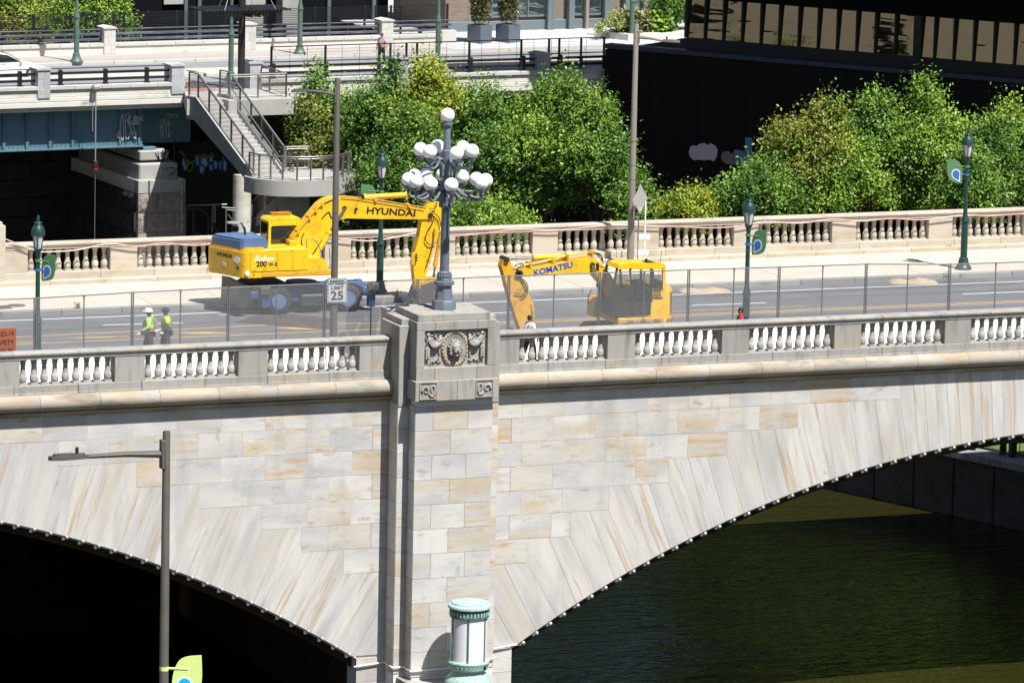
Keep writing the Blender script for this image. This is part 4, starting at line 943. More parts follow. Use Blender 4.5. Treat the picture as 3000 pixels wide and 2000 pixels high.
for a, b, r in ((2113, 283, .10), (1500, 118, .07), (1332, 218, .09), (1987, 640, .035), (1989, 665, .035), (1987, 690, .035), (1080, 640, .08), (2000, 985, .07)):
    p = hz(a, b, -.4); MB().rod((p.x, -.37, p.z), (p.x, .22, p.z), r, 12).build('pivot_pin', M['dark_metal'], ex, smooth=40)
def cyl(par, A, Bm, C, rb, rr, y, name='hydraulic_cylinder', m_=None, hf=hz):
    a, b, c = hf(*A, y), hf(*Bm, y), hf(*C, y)
    for p in (a, b, c): p.y = y
    t = (b-a).normalized()
    o = MB().rod(a, b, rb, 14).rod(b-t*.12, b+t*.02, rb*1.25, 14).rod(a, a+t*.1, rb*1.2, 14).build(name, m_ or M['yellow'], par, smooth=40)
    MB().rod(b, c, rr, 12).build('piston_rod', M['steel_rod'], o, smooth=40)
cyl(ex, (1065, 655), (1200, 425), (1332, 218), .10, .055, -.42); cyl(ex, (1065, 655), (1200, 425), (1332, 218), .10, .055, .3)
cyl(ex, (1500, 118), (1905, 95), (2150, 170), .11, .06, -.07)
cyl(ex, (2205, 420), (2150, 740), (2135, 850), .08, .045, -.07, m_=M['yellow_dirty'])
hs = MB()
for k, dz in enumerate((0, .06, .12)):
    y = -.33+.12*k
    pth = [hz(830+30*k, 545, y), hz(905, 440, y), hz(1000, 320-8*k, y), hz(1090, 220-6*k, y), hz(1160, 165-6*k, y), hz(1240, 135-6*k, y)]
    for p in pth: p.y = y-.03 if k == 0 else y; p.z += .05+.02*k
    hs.tube(smooth_pts(pth, 4), .026, 6)
    pth = [hz(1300, 118, y), hz(1600, 150, y), hz(1900, 200, y), hz(2080, 225, y)]
    for p in pth: p.y = y; p.z += .06
    hs.tube(smooth_pts(pth, 3), .022, 6)
for a, b in ((900, 440), (1000, 310), (1060, 245), (1115, 190), (1600, 150), (1900, 198)):
    p = hz(a, b, -.2); hs.box((p.x, -.2, p.z+.05), (.10, .4, .12))
hs.build('hydraulic_pipe', M['yellow_dirty'], ex, smooth=50)
hk = MB()
for pth in ([(2090, 225), (2150, 210), (2160, 160)], [(2120, 260), (2130, 330), (2080, 420), (2060, 500), (2100, 545), (2180, 520)], [(2120, 240), (2180, 300), (2200, 380)], [(2140, 400), (2130, 520), (2100, 640), (2060, 760)], [(945, 560), (935, 500), (960, 440)], [(1290, 100), (1340, 60), (1400, 48), (1450, 75), (1490, 95)], [(1120, 310), (1180, 250), (1210, 300), (1250, 260)]):
    P = [hz(a, b, -.3) for a, b in pth]
    for p in P: p.y = -.34
    MB().tube(smooth_pts(P, 5), .02, 5).build('hydraulic_hose', M['black'], ex, smooth=60)
BK = prof([(1985, 900), (2075, 870), (2170, 850), (2150, 960), (2090, 1060), (2010, 1100), (1950, 1075), (1935, 1030), (1960, 960)], 0)
bkt = MB().prism(BK, -.5, -.46, 'xz').prism(BK, .44, .48, 'xz')
rim_ = prof([(2170, 850), (2150, 960), (2090, 1060), (2010, 1100), (1950, 1075), (1935, 1030)], 0)
for a, b in zip(rim_, rim_[1:]): bkt.beam((a[0], 0, a[1]), (b[0], 0, b[1]), .98, .05, upv=(0, 0, 1)) if abs(a[0]-b[0]) > .03 else bkt.beam((a[0], 0, a[1]), (b[0], 0, b[1]), .98, .05, upv=(1, 0, 0))
bk_ = bkt.build('bucket', M['bucket'], ex)
tt = MB()
for k in range(5): p = hz(2165, 858, 0); tt.prism([(p.x-.03, p.z-.06), (p.x+.05, p.z-.03), (p.x+.02, p.z+.16)], -.5+k*.23, -.42+k*.23, 'xz')
tt.build('bucket_tooth', M['bucket'], bk_)
MB().prism(prof([(2010, 880), (2090, 840), (2170, 850), (2120, 900), (2020, 960)], -.1), -.3, .25, 'xz').build('bucket_link', M['yellow_dirty'], ex)
wl_ = hz(1432, 222, -.33); MB().box((wl_.x, -.38, wl_.z), (.10, .08, .10), ch=.01).box((hz(1328, 340).x, -.36, hz(1328, 340).z), (.16, .1, .14), ch=.02).build('work_light', M['dark_metal'], ex)
# hand rails
hr = MB()
for pth in ([(985, 590), (985, 500), (1040, 495), (1090, 540), (1120, 620), (1115, 670), (1085, 670)], [(1230, 765), (1230, 575), (1195, 575), (1200, 755)], [(1180, 758), (1230, 762)]):
    P = [hz(a, b, SY) for a, b in pth]
    for p in P: p.y = SY+.02
    hr.tube(P, .016, 6)
hr.build('hand_rail', M['blue_frame'], ex)
for p_, y_ in ((hz(830, 520, 0), 0),): MB().box((p_.x, -.2, p_.z), (.3, .5, .2), ch=.02).build('boom_foot', M['yellow_dirty'], ex)
# undercarriage
xw1, xw2 = hz(735, 1040, -.95).x, hz(1365, 1020, -.95).x; RW = .545
uc = MB().box(((xw1+xw2)/2, 0, .86), (3.3, .9, .38), ch=.04).box(((xw1+xw2)/2, 0, .62), (xw2-xw1-.9, 1.35, .36), ch=.03).lathe([(.62, 1.0), (.62, 1.16)], 24, ((xw1+xw2)/2-.2, 0, 0))
for x in (xw1, xw2): uc.box((x, 0, RW), (.3, 1.3, .26), ch=.03)
uc.box((xw2+.85, 0, .8), (.5, 1.9, .35), ch=.03).box((xw2+1.02, -.75, .58), (.28, .28, .85), ch=.02).box((xw2+1.02, .75, .58), (.28, .28, .85), ch=.02)
uc.box((xw1-.75, 0, .8), (.9, 1.9, .3), ch=.03).box((xw1-.55, -.98, .62), (.36, .1, .6), ch=.02)
uc.box(((xw1+xw2)/2, -.72, .86), (1.6, .1, .06)); uc.build('chassis', M['blue_frame'], ex)
MB().prism([(xw1-1.7, .35), (xw1-1.55, .3), (xw1-1.28, .55), (xw1-1.3, 1.22), (xw1-1.66, 1.3)], -1.15, 1.15, 'xz').build('dozer_blade', M['dark_metal'], ex)
MB().prism([(xw1-1.3, 1.0), (xw1-.95, 1.22), (xw1+.3, 1.27), (xw1+.3, 1.0)], -.95, .95, 'xz').build('fender', M['black'], ex)
for x, y in ((xw1-.62, -1.0), (xw2+1.0, -1.0)): MB().box((x, y, .98), (.42, .28, .3), ch=.02).build('step_box', M['bucket'], ex)
MB().box(((xw1+xw2)/2-.05, -.82, .5), (.95, .3, .5), ch=.06).build('fuel_tank', M['dark_metal'], ex)
tyre = MB().lathe([(.30, -.2), (.46, -.2), (.53, -.16), (RW, -.08), (RW, .08), (.53, .16), (.46, .2), (.30, .2)], 32, caps=False)
for k in range(26): tyre.box((0, 0, 0), (.05, .12, .03), M=Matrix.Rotation(k*2*math.pi/26, 4, 'Z')@Matrix.Translation((RW+.005, 0, .09 if k % 2 else -.09))@Matrix.Rotation(R(90), 4, 'X'))
tyre = tyre.mesh('tyre', M['black'], 40)
rimm = MB().lathe([(.31, -.19), (.33, -.21), (.29, -.17), (.26, -.06), (.13, -.04), (.12, -.12), (.06, -.13), (.01, -.13)], 24)
for k in range(8): a = k*R(45); rimm.ball((.19*math.cos(a), .19*math.sin(a), -.06), .025, 6, 4)
rimm = rimm.mesh('rim', M['blue_cover'], 40)
for x in (xw1, xw2):
    for y, s in ((-.78, 1), (.78, -1)):
        wh = put('wheel', tyre, ex, (x, y, RW)); wh.rotation_euler = (R(-90) if s > 0 else R(90), 0, 0)
        wh.rotation_euler = (R(90)*(-1 if s > 0 else 1), 0, 0); ri = put('rim', rimm, wh)
# lettering
nb = Vector((-.75, -.26, 0)).normalized(); rz_ = math.atan2(-nb.x*-1*-1, 0) if False else math.atan2(nb.x, -nb.y)
pa, pb = Vector((xb-.34, -.88, 0)), Vector((xb-.95, .50, 0)); q = pa.lerp(pb, .55); nb = Vector((pa.y-pb.y, -(pa.x-pb.x), 0)).normalized()
if nb.x > 0: nb = -nb
rz_ = math.atan2(nb.x, -nb.y)
zt_ = z0+(z2-z0)*.70
text('HYUNDAI', .20, M['ink'], ex, (q.x+nb.x*.008, q.y+nb.y*.008, zt_), (R(90), 0, rz_), sx=.95, bold=.006)
plt = Matrix.Translation((q.x+nb.x*.02, q.y+nb.y*.02, zt_-.33))@Matrix.Rotation(rz_, 4, 'Z')
MB().box((0, 0, 0), (.30, .02, .26), M=plt, ch=.006).build('plate_recess', M['yellow_dirty'], ex)
MB().box((0, -.015, -.02), (.22, .02, .15), M=plt, ch=.005).build('number_plate', M['sign_white'], ex)
MB().ball((xb-.36, -.84, zt_-.40), (.07, .07, .07), 8, 6).build('tail_light', M['dark_metal'], ex)
MB().lathe([(.01, .0), (.13, 0), (.13, .01)], 20, M=Matrix.Translation((xb-.39, -.80, zt_-.1))@Matrix.Rotation(rz_, 4, 'Z')@Matrix.Rotation(R(90), 4, 'X')@Matrix.Scale(1.4, 4, (1, 0, 0))).build('round_label', M['white'], ex)
p = hz(475, 812, SY); MB().ball((p.x-.12, -1.19, p.z), (.09, .04, .12), 10, 8).build('corner_label', M['white'], ex)
p = hz(603, 722, SY); text('200', .29, M['ink'], ex, (p.x-.13, SY-.028, p.z), (R(90), 0, 0), bold=.008); text('W-3', .20, M['ink'], ex, (p.x+.34, SY-.028, p.z-.03), (R(90), 0, 0), bold=.005)
p = hz(595, 675, SY); text('Robex', .31, M['white'], ex, (p.x, SY-.028, p.z), (R(90), 0, 0), shear=.35, bold=.003)
p = hz(505, 818, SY); text('C', .08, M['ink'], ex, (p.x, SY-.02, p.z), (R(90), 0, 0), bold=.004)
p = hz(1752, 252, -.33); text('HYUNDAI', .36, M['ink'], ex, (p.x, -.328, p.z), (R(90), R(5), 0), bold=.010, sx=1.3)
MB().box((hz(605, 762, SY).x, SY-.026, hz(605, 762, SY).z), (.14, .006, .14)).build('service_label', M['yellow_dirty'], ex)

# ============================================================ crawler excavator near the fence
KY = 6.35
def kz(zx, zy, yl=0.0): return at(1420+zx/3.794, 700+zy/3.794, Y=KY+yl)-KO
BY_ = .12
KO = Vector((0, KY, ROAD_Z)); KO = Vector((at(1420+1680/3.794, 940, Y=KY).x, KY, ROAD_Z))
kx = thing('excavator', 'yellow crawler excavator with black cab behind the fence, arm reaching left', 'excavator', KO)
NY = -1.32
def kp(pts, yl): return [((p := kz(a, b, yl)).x, p.z) for a, b in pts]
zb_ = kz(1800, 940, NY).z; zs_ = kz(1800, 868, NY).z; zr_ = kz(1880, 330, NY).z
xl, xr, xe = kz(1400, 800, NY).x, kz(2008, 800, NY).x, kz(2128, 800, NY).x
MB().box(((xl+.3+xr)/2, 0, (zb_+zs_)/2), (xr-xl-.3, 2.66, zs_-zb_), ch=.04).build('deck', M['yellow_dirty'], kx)
rd = MB().box(((xl+xr)/2+.2, -1.335, (zb_+zs_)/2-.02), (xr-xl-.6, .012, .10))
rd.build('hazard_strip', M['alu'], kx); h2 = MB()
for k in range(4): h2.box((xl+.8+k*.55, -1.343, (zb_+zs_)/2-.02), (.25, .01, .10))
h2.build('hazard_band', M['sign_orange'], kx)
# rear body
tl = [(xr-.6, -1.32), (xr+.02, -1.32), (xr+.2, -1.25), (xe-.02, -.95), (xe+.22, 0)]
tl = tl+[(x, -y) for x, y in tl[::-1]]
ztl = kz(2060, 560, NY).z
MB().prism(tl, zb_, ztl-.06, 'xy').prism([(x-.03, y*.97) for x, y in tl], ztl-.06, ztl, 'xy').build('counterweight', M['yellow'], kx, smooth=35)
gm = MB(); d_ = Vector((xe-.02-(xr+.2), .30, 0)); an = math.atan2(d_.y, d_.x)
for i in range(3):
    for j in range(16): gm.box((-.11+i*.11, 0, -.42+j*.055), (.08, .012, .03), M=Matrix.Translation(((xr+.2+xe-.02)/2, -1.105, (zb_+ztl)/2+.08))@Matrix.Rotation(an, 4, 'Z'))
gm.build('grille', M['black'], kx)
MB().box(((xl+xr)/2+.25, .45, (zs_+ztl)/2), (xr-xl-.6, 1.7, ztl-zs_), ch=.06).build('engine_hood', M['yellow'], kx)
bx = [kz(1160, 800, 1.1).x, kz(1265, 800, 1.1).x]; 
MB().prism([(bx[0], zs_-.25), (bx[1]+.4, zs_-.25), (bx[1]+.4, kz(1220, 630, 1.1).z), (bx[0]+.15, kz(1200, 630, 1.1).z), (bx[0], kz(1170, 680, 1.1).z)], .55, 1.3, 'xz').build('tool_box', M['yellow_dirty'], kx)
MB().box((bx[1]+.45, .0, zs_+.25), (.5, 1.2, .8), ch=.05).build('boom_foot', M['dark_metal'], kx)
# cab
mcg = bpy.data.materials.new('clear_cab_glass'); mcg.use_nodes = True; _n, _l = mcg.node_tree.nodes, mcg.node_tree.links
_n['Principled BSDF'].inputs['Base Color'].default_value = (.02, .025, .028, 1); _n['Principled BSDF'].inputs['Roughness'].default_value = .05
_t = _n.new('ShaderNodeBsdfTransparent'); _t.inputs[0].default_value = (.75, .8, .8, 1); _x = _n.new('ShaderNodeMixShader'); _x.inputs[0].default_value = .62
_l.new(_n['Principled BSDF'].outputs[0], _x.inputs[1]); _l.new(_t.outputs[0], _x.inputs[2]); _l.new(_x.outputs[0], _n['Material Output'].inputs[0]); M['cab_glass'] = mcg
cbx = kp([(1400, 858), (1400, 640), (1445, 480), (1478, 318), (1990, 318), (2000, 860)], NY)
lowp = kp([(1400, 858), (1405, 690), (1990, 690), (2000, 860)], NY)
MB().prism(lowp, NY+.015, NY+1.05, 'xz').build('cab', M['black'], kx)
cp_ = kp([(1405, 690), (1445, 480), (1478, 325), (1620, 325), (1640, 690), (1855, 325), (1855, 690), (1985, 325), (1990, 690)], NY)
for i0, i1 in ((0, 1), (1, 2), (3, 4), (5, 6), (7, 8)):
    for yy in (NY+.04, NY+1.02): MB().beam((cp_[i0][0], yy, cp_[i0][1]), (cp_[i1][0], yy, cp_[i1][1]), .07, .09, upv=(0, 1, 0)).build('cab_pillar', M['ink'], kx)
MB().box(((cp_[7][0]+cp_[8][0])/2-.05, NY+.53, (cp_[7][1]+cp_[8][1])/2-.25), (.06, .9, cp_[7][1]-cp_[8][1]-.5), ch=.01).build('rear_panel', M['yellow_dirty'], kx)
MB().prism(kp([(1475, 335), (1500, 290), (1560, 275), (1990, 275), (2012, 300), (2012, 340), (1650, 340), (1560, 345)], NY), NY, NY+1.07, 'xz').build('cab_roof', M['yellow'], kx)
zro = kz(1990, 275, NY).z
MB().box(((kz(1520, 300, NY).x+kz(1930, 300, NY).x)/2, NY+.5, zro+.012), (kz(1930, 300, NY).x-kz(1520, 300, NY).x, .62, .02), ch=.006).build('roof_hatch', M['dark_metal'], kx)
MB().prism(kp([(1980, 330), (2012, 330), (2012, 870), (1900, 870), (1980, 800)], NY), NY-.008, NY+.02, 'xz').build('rear_pillar', M['yellow'], kx)
MB().prism(kp([(1570, 868), (1990, 862), (1985, 815), (1800, 858)], NY), NY-.006, NY+.02, 'xz').build('door_sill', M['yellow'], kx)
for pts in ([(1470, 395), (1600, 392), (1600, 640), (1425, 645), (1440, 560)], [(1640, 388), (1840, 385), (1840, 640), (1800, 690), (1680, 690), (1640, 650)], [(1870, 395), (1965, 395), (1960, 640), (1870, 650)]):
    MB().prism(kp(pts, NY), NY-.010, NY+.01, 'xz').build('window', M['cab_glass'], kx)
MB().box((kz(1700, 560, NY+.5).x, NY+.5, kz(1700, 560, NY+.5).z), (.45, .5, .75), ch=.08).build('seat', M['dark_metal'], kx)
fr = MB()
for a, b in (((1620, 345), (1620, 860)), ((1855, 345), (1855, 700)), ((1420, 655), (1980, 650)), ((1855, 700), (1760, 750)), ((1660, 700), (1660, 840))):
    p, q_ = kz(*a, NY), kz(*b, NY); fr.beam((p.x, NY-.012, p.z), (q_.x, NY-.012, q_.z), .02, .045, upv=(0, 1, 0))
fr.build('door_frame', M['dark_metal'], kx)
MB().box((kz(1830, 265, NY).x, NY+.3, zro+.1), (.09, .09, .14), ch=.01).rod((kz(1830, 265, NY).x, NY+.3, zro), (kz(1830, 265, NY).x, NY+.3, zro+.1), .02).build('beacon', M['ink'], kx)
MB().rod((xr+.05, -.4, ztl), (xr+.18, -.4, ztl+1.35), .01, 4).build('antenna', M['ink'], kx)
# boom set
p = kz(762, 333, BY_-.24); text('KOMATSU', .31, M['ink_blue'], kx, (p.x, BY_-.246, p.z), (R(90), R(-9.5), 0), bold=.010, sx=1.12)
BY = BY_
KB = kp([(345, 395), (355, 350), (400, 318), (480, 318), (700, 268), (950, 225), (1130, 195), (1205, 212), (1290, 280), (1365, 370), (1425, 470), (1470, 640), (1390, 700), (1330, 600), (1275, 500), (1200, 412), (1130, 382), (900, 385), (650, 398), (470, 408), (380, 415)], BY)
MB().prism(KB, BY-.24, BY+.24, 'xz').build('boom', M['yellow'], kx)
KS = kp([(195, 215), (225, 200), (258, 208), (275, 280), (345, 365), (380, 420), (440, 480), (470, 600), (520, 700), (535, 850), (500, 960), (470, 1090), (420, 1100), (380, 1000), (320, 840), (270, 680), (225, 520), (200, 410), (165, 295)], BY)
MB().prism(KS, BY-.2, BY+.2, 'xz').build('stick', M['yellow_dirty'], kx)
MB().prism(kp([(490, 720), (520, 705), (530, 800), (515, 815), (500, 800)], BY), BY-.24, BY-.2, 'xz').build('link_plate', M['yellow_dirty'], kx)
cyl(kx, (880, 192), (540, 210), (245, 222), .10, .05, BY, hf=kz); cyl(kx, (1320, 640), (1265, 500), (1200, 290), .09, .05, BY-.34, hf=kz, m_=M['dark_metal']); cyl(kx, (1320, 640), (1265, 500), (1200, 290), .09, .05, BY+.34, hf=kz, m_=M['dark_metal'])
cyl(kx, (300, 560), (350, 780), (400, 960), .08, .045, BY-.05, hf=kz, m_=M['yellow_dirty'])
pk = MB()
for a, b, r in ((250, 232, .10), (1200, 290, .10), (395, 385, .12), (370, 395, .1), (460, 1080, .07)):
    p = kz(a, b, BY-.28); MB().rod((p.x, BY-.29, p.z), (p.x, BY+.29, p.z), r, 12).build('pivot_pin', M['dark_metal'], kx, smooth=40)
ho = MB()
for k in range(4):
    y = BY-.22+.13*k
    P = [kz(420, 300-6*k, y), kz(560, 265-8*k, y), kz(740, 232-8*k, y), kz(900, 190-6*k, y), kz(1050, 165-5*k, y), kz(1190, 150, y), kz(1250, 175, y), kz(1300, 240, y)]
    for p in P: p.y = y
    ho.tube(smooth_pts(P, 4), .024, 6)
for a, b in ((490, 290), (740, 235), (900, 195), (1180, 160)):
    p = kz(a, b, BY); ho.box((p.x, BY, p.z), (.08, .5, .22))
ho.build('hydraulic_pipe', M['yellow_dirty'], kx, smooth=50)
hk = MB()
for pth in ([(330, 310), (360, 280), (410, 272), (430, 300)], [(345, 390), (370, 330), (420, 310)], [(370, 410), (450, 470), (480, 540), (460, 620), (400, 650)], [(385, 420), (430, 480), (460, 560), (420, 610), (330, 600)], [(1210, 150), (1280, 170), (1310, 250)], [(1190, 560), (1150, 640), (1155, 730)], [(1230, 150), (1300, 200), (1315, 270)]):
    P = [kz(a, b, BY-.25) for a, b in pth]
    for p in P: p.y = BY-.26
    MB().tube(smooth_pts(P, 5), .02, 5).build('hydraulic_hose', M['black'], kx, smooth=60)
KBK = kp([(330, 1000), (470, 1070), (540, 1150), (500, 1290), (380, 1330), (280, 1260), (300, 1120)], BY)
zmin = min(p[1] for p in KBK); KBK = [(x, max(z, .0)+.02 if z < .02 else z) for x, z in KBK]
MB().prism(KBK, BY-.45, BY+.45, 'xz').build('bucket', M['bucket'], kx)
lk = kz(1400, 340, NY); MB().rod((lk.x, NY+.1, lk.z), (lk.x-.5, NY+.1, lk.z+.15), .02).box((lk.x-.5, NY+.1, lk.z+.1), (.06, .2, .3), ch=.01).build('mirror', M['dark_metal'], kx)
# tracks
for y in (-1.05, 1.05):
    prf = [(-1.75+.35*(1-math.cos(a))*0+(-.36*math.sin(a)), .38+.36*math.cos(a)) for a in [R(k*20) for k in range(10)]]
    loop = [(-1.5-.36*math.sin(R(k*20)), .38+.36*math.cos(R(k*20))) for k in range(10)]+[(1.5+.36*math.sin(R(k*20)), .38-.36*math.cos(R(k*20))) for k in range(10)]
    tr = MB().prism(loop, y-.28, y+.28, 'xz').build('track', M['black'], kx)
    tk = MB()
    for k in range(24): tk.box((-1.55+k*.135, y, .75), (.07, .6, .05)); tk.box((-1.55+k*.135, y, .02), (.07, .6, .04))
    tk.build('track_shoe', M['bucket'], tr)
MB().box((0, 0, .62), (1.4, 1.7, .45), ch=.05).lathe([(.6, .8), (.6, zb_+.02)], 24).build('undercarriage', M['dark_metal'], kx)
# ============================================================ people
SK = {'tan': mat('tan_skin', (.36, .19, .12), .6), 'dark': mat('dark_skin', (.10, .05, .035), .6), 'pale': mat('light_skin', (.48, .28, .2), .6)}
def cloth(n, c, r_=.85): return mat(n, c, r_, layers=[dict(c=tuple(v*.6 for v in c), s=7, lo=.5, hi=.75, k=.6)])
def skin_obj(name, J, E, mtl, parent, root):
    keys = list(J); me = bpy.data.meshes.new(name); me.from_pydata([J[k][0] for k in keys], [(keys.index(a), keys.index(b)) for a, b in E], [])
    o = bpy.data.objects.new(name, me); col.objects.link(o); o.modifiers.new('skin', 'SKIN')
    for i, k in enumerate(keys):
        v = me.skin_vertices[0].data[i]; r = J[k][1]; v.radius = r if isinstance(r, tuple) else (r, r); v.use_root = (k == root)
    s = o.modifiers.new('sub', 'SUBSURF'); s.levels = 1; s.render_levels = 2
    me.materials.append(mtl)
    o.modifiers['skin'].use_smooth_shade = True
    if parent: o.parent = parent
    return o
def person(loc, face, label, skin, shirt, trousers, shoes, hair, h=1.72, stride=.25, arms=((.05, .05), (-.05, -.05)), bend=(.1, .1), sleeve='short', turn=0, extra=None, category='person'):
    s = h/1.72
    t = thing('person', label, category, loc, face)
    V = lambda x, y, z: (x*s, y*s, z*s)
    J = {'pelvis': (V(0, 0, .95), (.155*s, .125*s)), 'spine': (V(0, 0, 1.12), (.150*s, .125*s)), 'chest': (V(0, 0, 1.32), (.180*s, .135*s)), 'neckb': (V(0, 0, 1.46), .075*s), 'neck': (V(0, .015, 1.52), .055*s), 'head': (V(0, .03, 1.60), (.078*s, .092*s)), 'crown': (V(0, .02, 1.675), (.07*s, .085*s))}
    E = [('pelvis', 'spine'), ('spine', 'chest'), ('chest', 'neckb'), ('neckb', 'neck'), ('neck', 'head'), ('head', 'crown')]
    for sd_, nm, (ey, wy), ly, bd in ((1, 'r', arms[0], stride, bend[0]), (-1, 'l', arms[1], -stride, bend[1])):
        J['sh'+nm] = (V(sd_*.205, 0, 1.42), .072*s); J['el'+nm] = (V(sd_*.275, ey-.03, 1.14), .052*s); J['wr'+nm] = (V(sd_*.27, wy+bd, .92+bd*.5), .034*s)
        wx, wy_, wz = J['wr'+nm][0]
        J['pa'+nm] = ((wx, wy_+.012*s, wz-.07*s), (.022*s, .036*s))
        E += [('chest', 'sh'+nm), ('sh'+nm, 'el'+nm), ('el'+nm, 'wr'+nm), ('wr'+nm, 'pa'+nm)]
        for q in range(4):
            J['f%d%s' % (q, nm)] = ((wx-sd_*.004*s, wy_+(-.018+.020*q)*s, wz-(.115+.008*(1.5-abs(q-1.5)))*s), .0095*s); J['g%d%s' % (q, nm)] = ((wx-sd_*.022*s, wy_+(-.014+.020*q)*s, wz-(.15+.010*(1.5-abs(q-1.5)))*s), .008*s)
            E += [('pa'+nm, 'f%d%s' % (q, nm)), ('f%d%s' % (q, nm), 'g%d%s' % (q, nm))]
        J['t0'+nm] = ((wx-sd_*.01*s, wy_+.055*s, wz-.06*s), .011*s); J['t1'+nm] = ((wx-sd_*.02*s, wy_+.06*s, wz-.10*s), .009*s)
        E += [('pa'+nm, 't0'+nm), ('t0'+nm, 't1'+nm)]
        J['hi'+nm] = (V(sd_*.10, 0, .88), .102*s); J['kn'+nm] = (V(sd_*.10, ly*.55+.03, .50), .070*s); J['an'+nm] = (V(sd_*.10, ly-.03, .09+max(-ly, 0)*.25), .042*s); J['to'+nm] = (V(sd_*.11, ly+.14, .045), .036*s)
        E += [('pelvis', 'hi'+nm), ('hi'+nm, 'kn'+nm), ('kn'+nm, 'an'+nm), ('an'+nm, 'to'+nm)]
    body = skin_obj('body', J, E, SK[skin], t, 'pelvis')
    sub = lambda ks, k: {q: (J[q][0], tuple(v+k*s for v in J[q][1]) if isinstance(J[q][1], tuple) else J[q][1]+k*s) for q in ks}
    ks = ['pelvis', 'spine', 'chest', 'neckb', 'shr', 'elr', 'shl', 'ell'] + (['wrr', 'wrl'] if sleeve == 'long' else [])
    K = sub(ks, .016); K['neckb'] = (V(0, 0, 1.45), .07*s)
    if sleeve == 'short':
        for nm in 'rl':
            a, b = Vector(J['sh'+nm][0]), Vector(J['el'+nm][0]); K['el'+nm] = (tuple(a.lerp(b, .8)), .066*s)
    skin_obj('shirt', K, [e for e in E if e[0] in ks and e[1] in ks], shirt, t, 'pelvis')
    ks = ['pelvis', 'hir', 'hil', 'knr', 'knl', 'anr', 'anl']; K = sub(ks, .016); K['pelvis'] = (V(0, 0, .96), (.165*s, .14*s))
    skin_obj('trousers', K, [e for e in E if e[0] in ks and e[1] in ks], trousers, t, 'pelvis')
    sh_ = MB()
    for nm in 'rl': a = J['an'+nm][0]; sh_.ball((a[0], a[1]+.07*s, .045*s), (.05*s, .14*s, .05*s), 10, 6)
    sh_.build('shoes', shoes, t, smooth=60)
    hx = Vector(V(0, .025, 1.635))
    f_ = MB(); 
    f_.ball(hx+Vector((0, .095, -.005))*s, (.014*s, .022*s, .022*s), 6, 5)
    for q in (-1, 1): f_.ball(hx+Vector((q*.086, -.01, -.01))*s, (.012*s, .022*s, .034*s), 6, 5)
    f_.build('face', SK[skin], t, smooth=60)
    e_ = MB()
    for q in (-1, 1): e_.ball(hx+Vector((q*.034, .083, .015))*s, (.014*s, .008*s, .009*s), 6, 5)
    e_.tube([hx+Vector((-.025, .088, -.055))*s, hx+Vector((0, .094, -.057))*s, hx+Vector((.025, .088, -.055))*s], .005*s, 5)
    e_.build('eyes_and_mouth', M['ink'], t)
    if hair: MB().ball(hx+Vector((0, -.022, .035))*s, (.092*s, .10*s, .085*s), 14, 10).ball(hx+Vector((0, -.05, -.01))*s, (.082*s, .07*s, .07*s), 10, 8).build('hair', hair, t, smooth=60)
    return t, hx, s, J
blackhair = mat('black_hair', (.012, .01, .009), .6); denim = cloth('navy_work_trousers', (.03, .035, .05)); darkp = cloth('black_trousers', (.012, .012, .016))
boots = mat('dark_boots', (.02, .018, .016), .7)
# two workers on the road, facing left
hv = cloth('lime_yellow_fabric', (.50, .68, .06)); hv2 = cloth('lime_green_fabric', (.38, .62, .14)); refl = mat('grey_reflective_tape', (.25, .26, .28), .4); ora = mat('orange_tape', (.75, .22, .03), .7)
wy_ = 8.4
P = at(438, 1000, Y=wy_); P.z = ROAD_Z+.002
A, hx, s, J = person(P, R(62), 'worker in a white hard hat and orange striped vest, left of the other worker', 'dark', hv2, denim, boots, None, 1.76, .16, ((-.02, .0), (.0, .05)), (.05, .12), 'long')
MB().lathe([(.125, -.01), (.13, .0), (.115, .01), (.112, .05), (.09, .10), (.05, .125), (0.005, .13)], 16, hx+Vector((0, .01, .03))*s).box(hx+Vector((0, .12, .035))*s, (.14, .09, .012), ch=.004).build('hard_hat', M['white'], A, smooth=50)
MB().ball(hx+Vector((0, .115, .07))*s, (.03, .015, .025), 8, 6).build('hat_badge', M['ink_blue'], A)
vk = {k: J[k] for k in ('pelvis', 'spine', 'chest', 'neckb')}
vk = {k: (v[0], tuple(q+.03 for q in v[1]) if isinstance(v[1], tuple) else v[1]+.02) for k, v in vk.items()}
skin_obj('vest', vk, [('pelvis', 'spine'), ('spine', 'chest'), ('chest', 'neckb')], hv, A, 'pelvis')
tp = MB()
for z, r1, r2 in ((1.10, .215, .185), (1.0, .215, .185)): tp.lathe([(1, -.035), (1.0, .035)], 20, M=Matrix.Translation((0, 0, z))@Matrix.Diagonal((r1, r2, 1, 1)))
tp.build('waist_tape', ora, A); tq = MB()
for z, r1, r2 in ((1.10, .219, .189), (1.0, .219, .189)): tq.lathe([(1, -.017), (1.0, .017)], 20, M=Matrix.Translation((0, 0, z))@Matrix.Diagonal((r1, r2, 1, 1)))
for q in (-1, 1): tq.tube([(q*.10, .19, 1.12), (q*.11, .18, 1.3), (q*.1, .08, 1.49), (q*.1, -.09, 1.49), (q*.11, -.18, 1.3), (q*.10, -.19, 1.12)], .024, 5)
tq.build('reflective_stripe', refl, A)
tag(MB().rod((-.5, 0, 0), (.45, 0, .14), .022).build('white_pipe', M['white'], None, Vector(P)+Vector((-.05, -.2, .90))), 'white pipe carried by the worker in the hard hat', 'pipe')
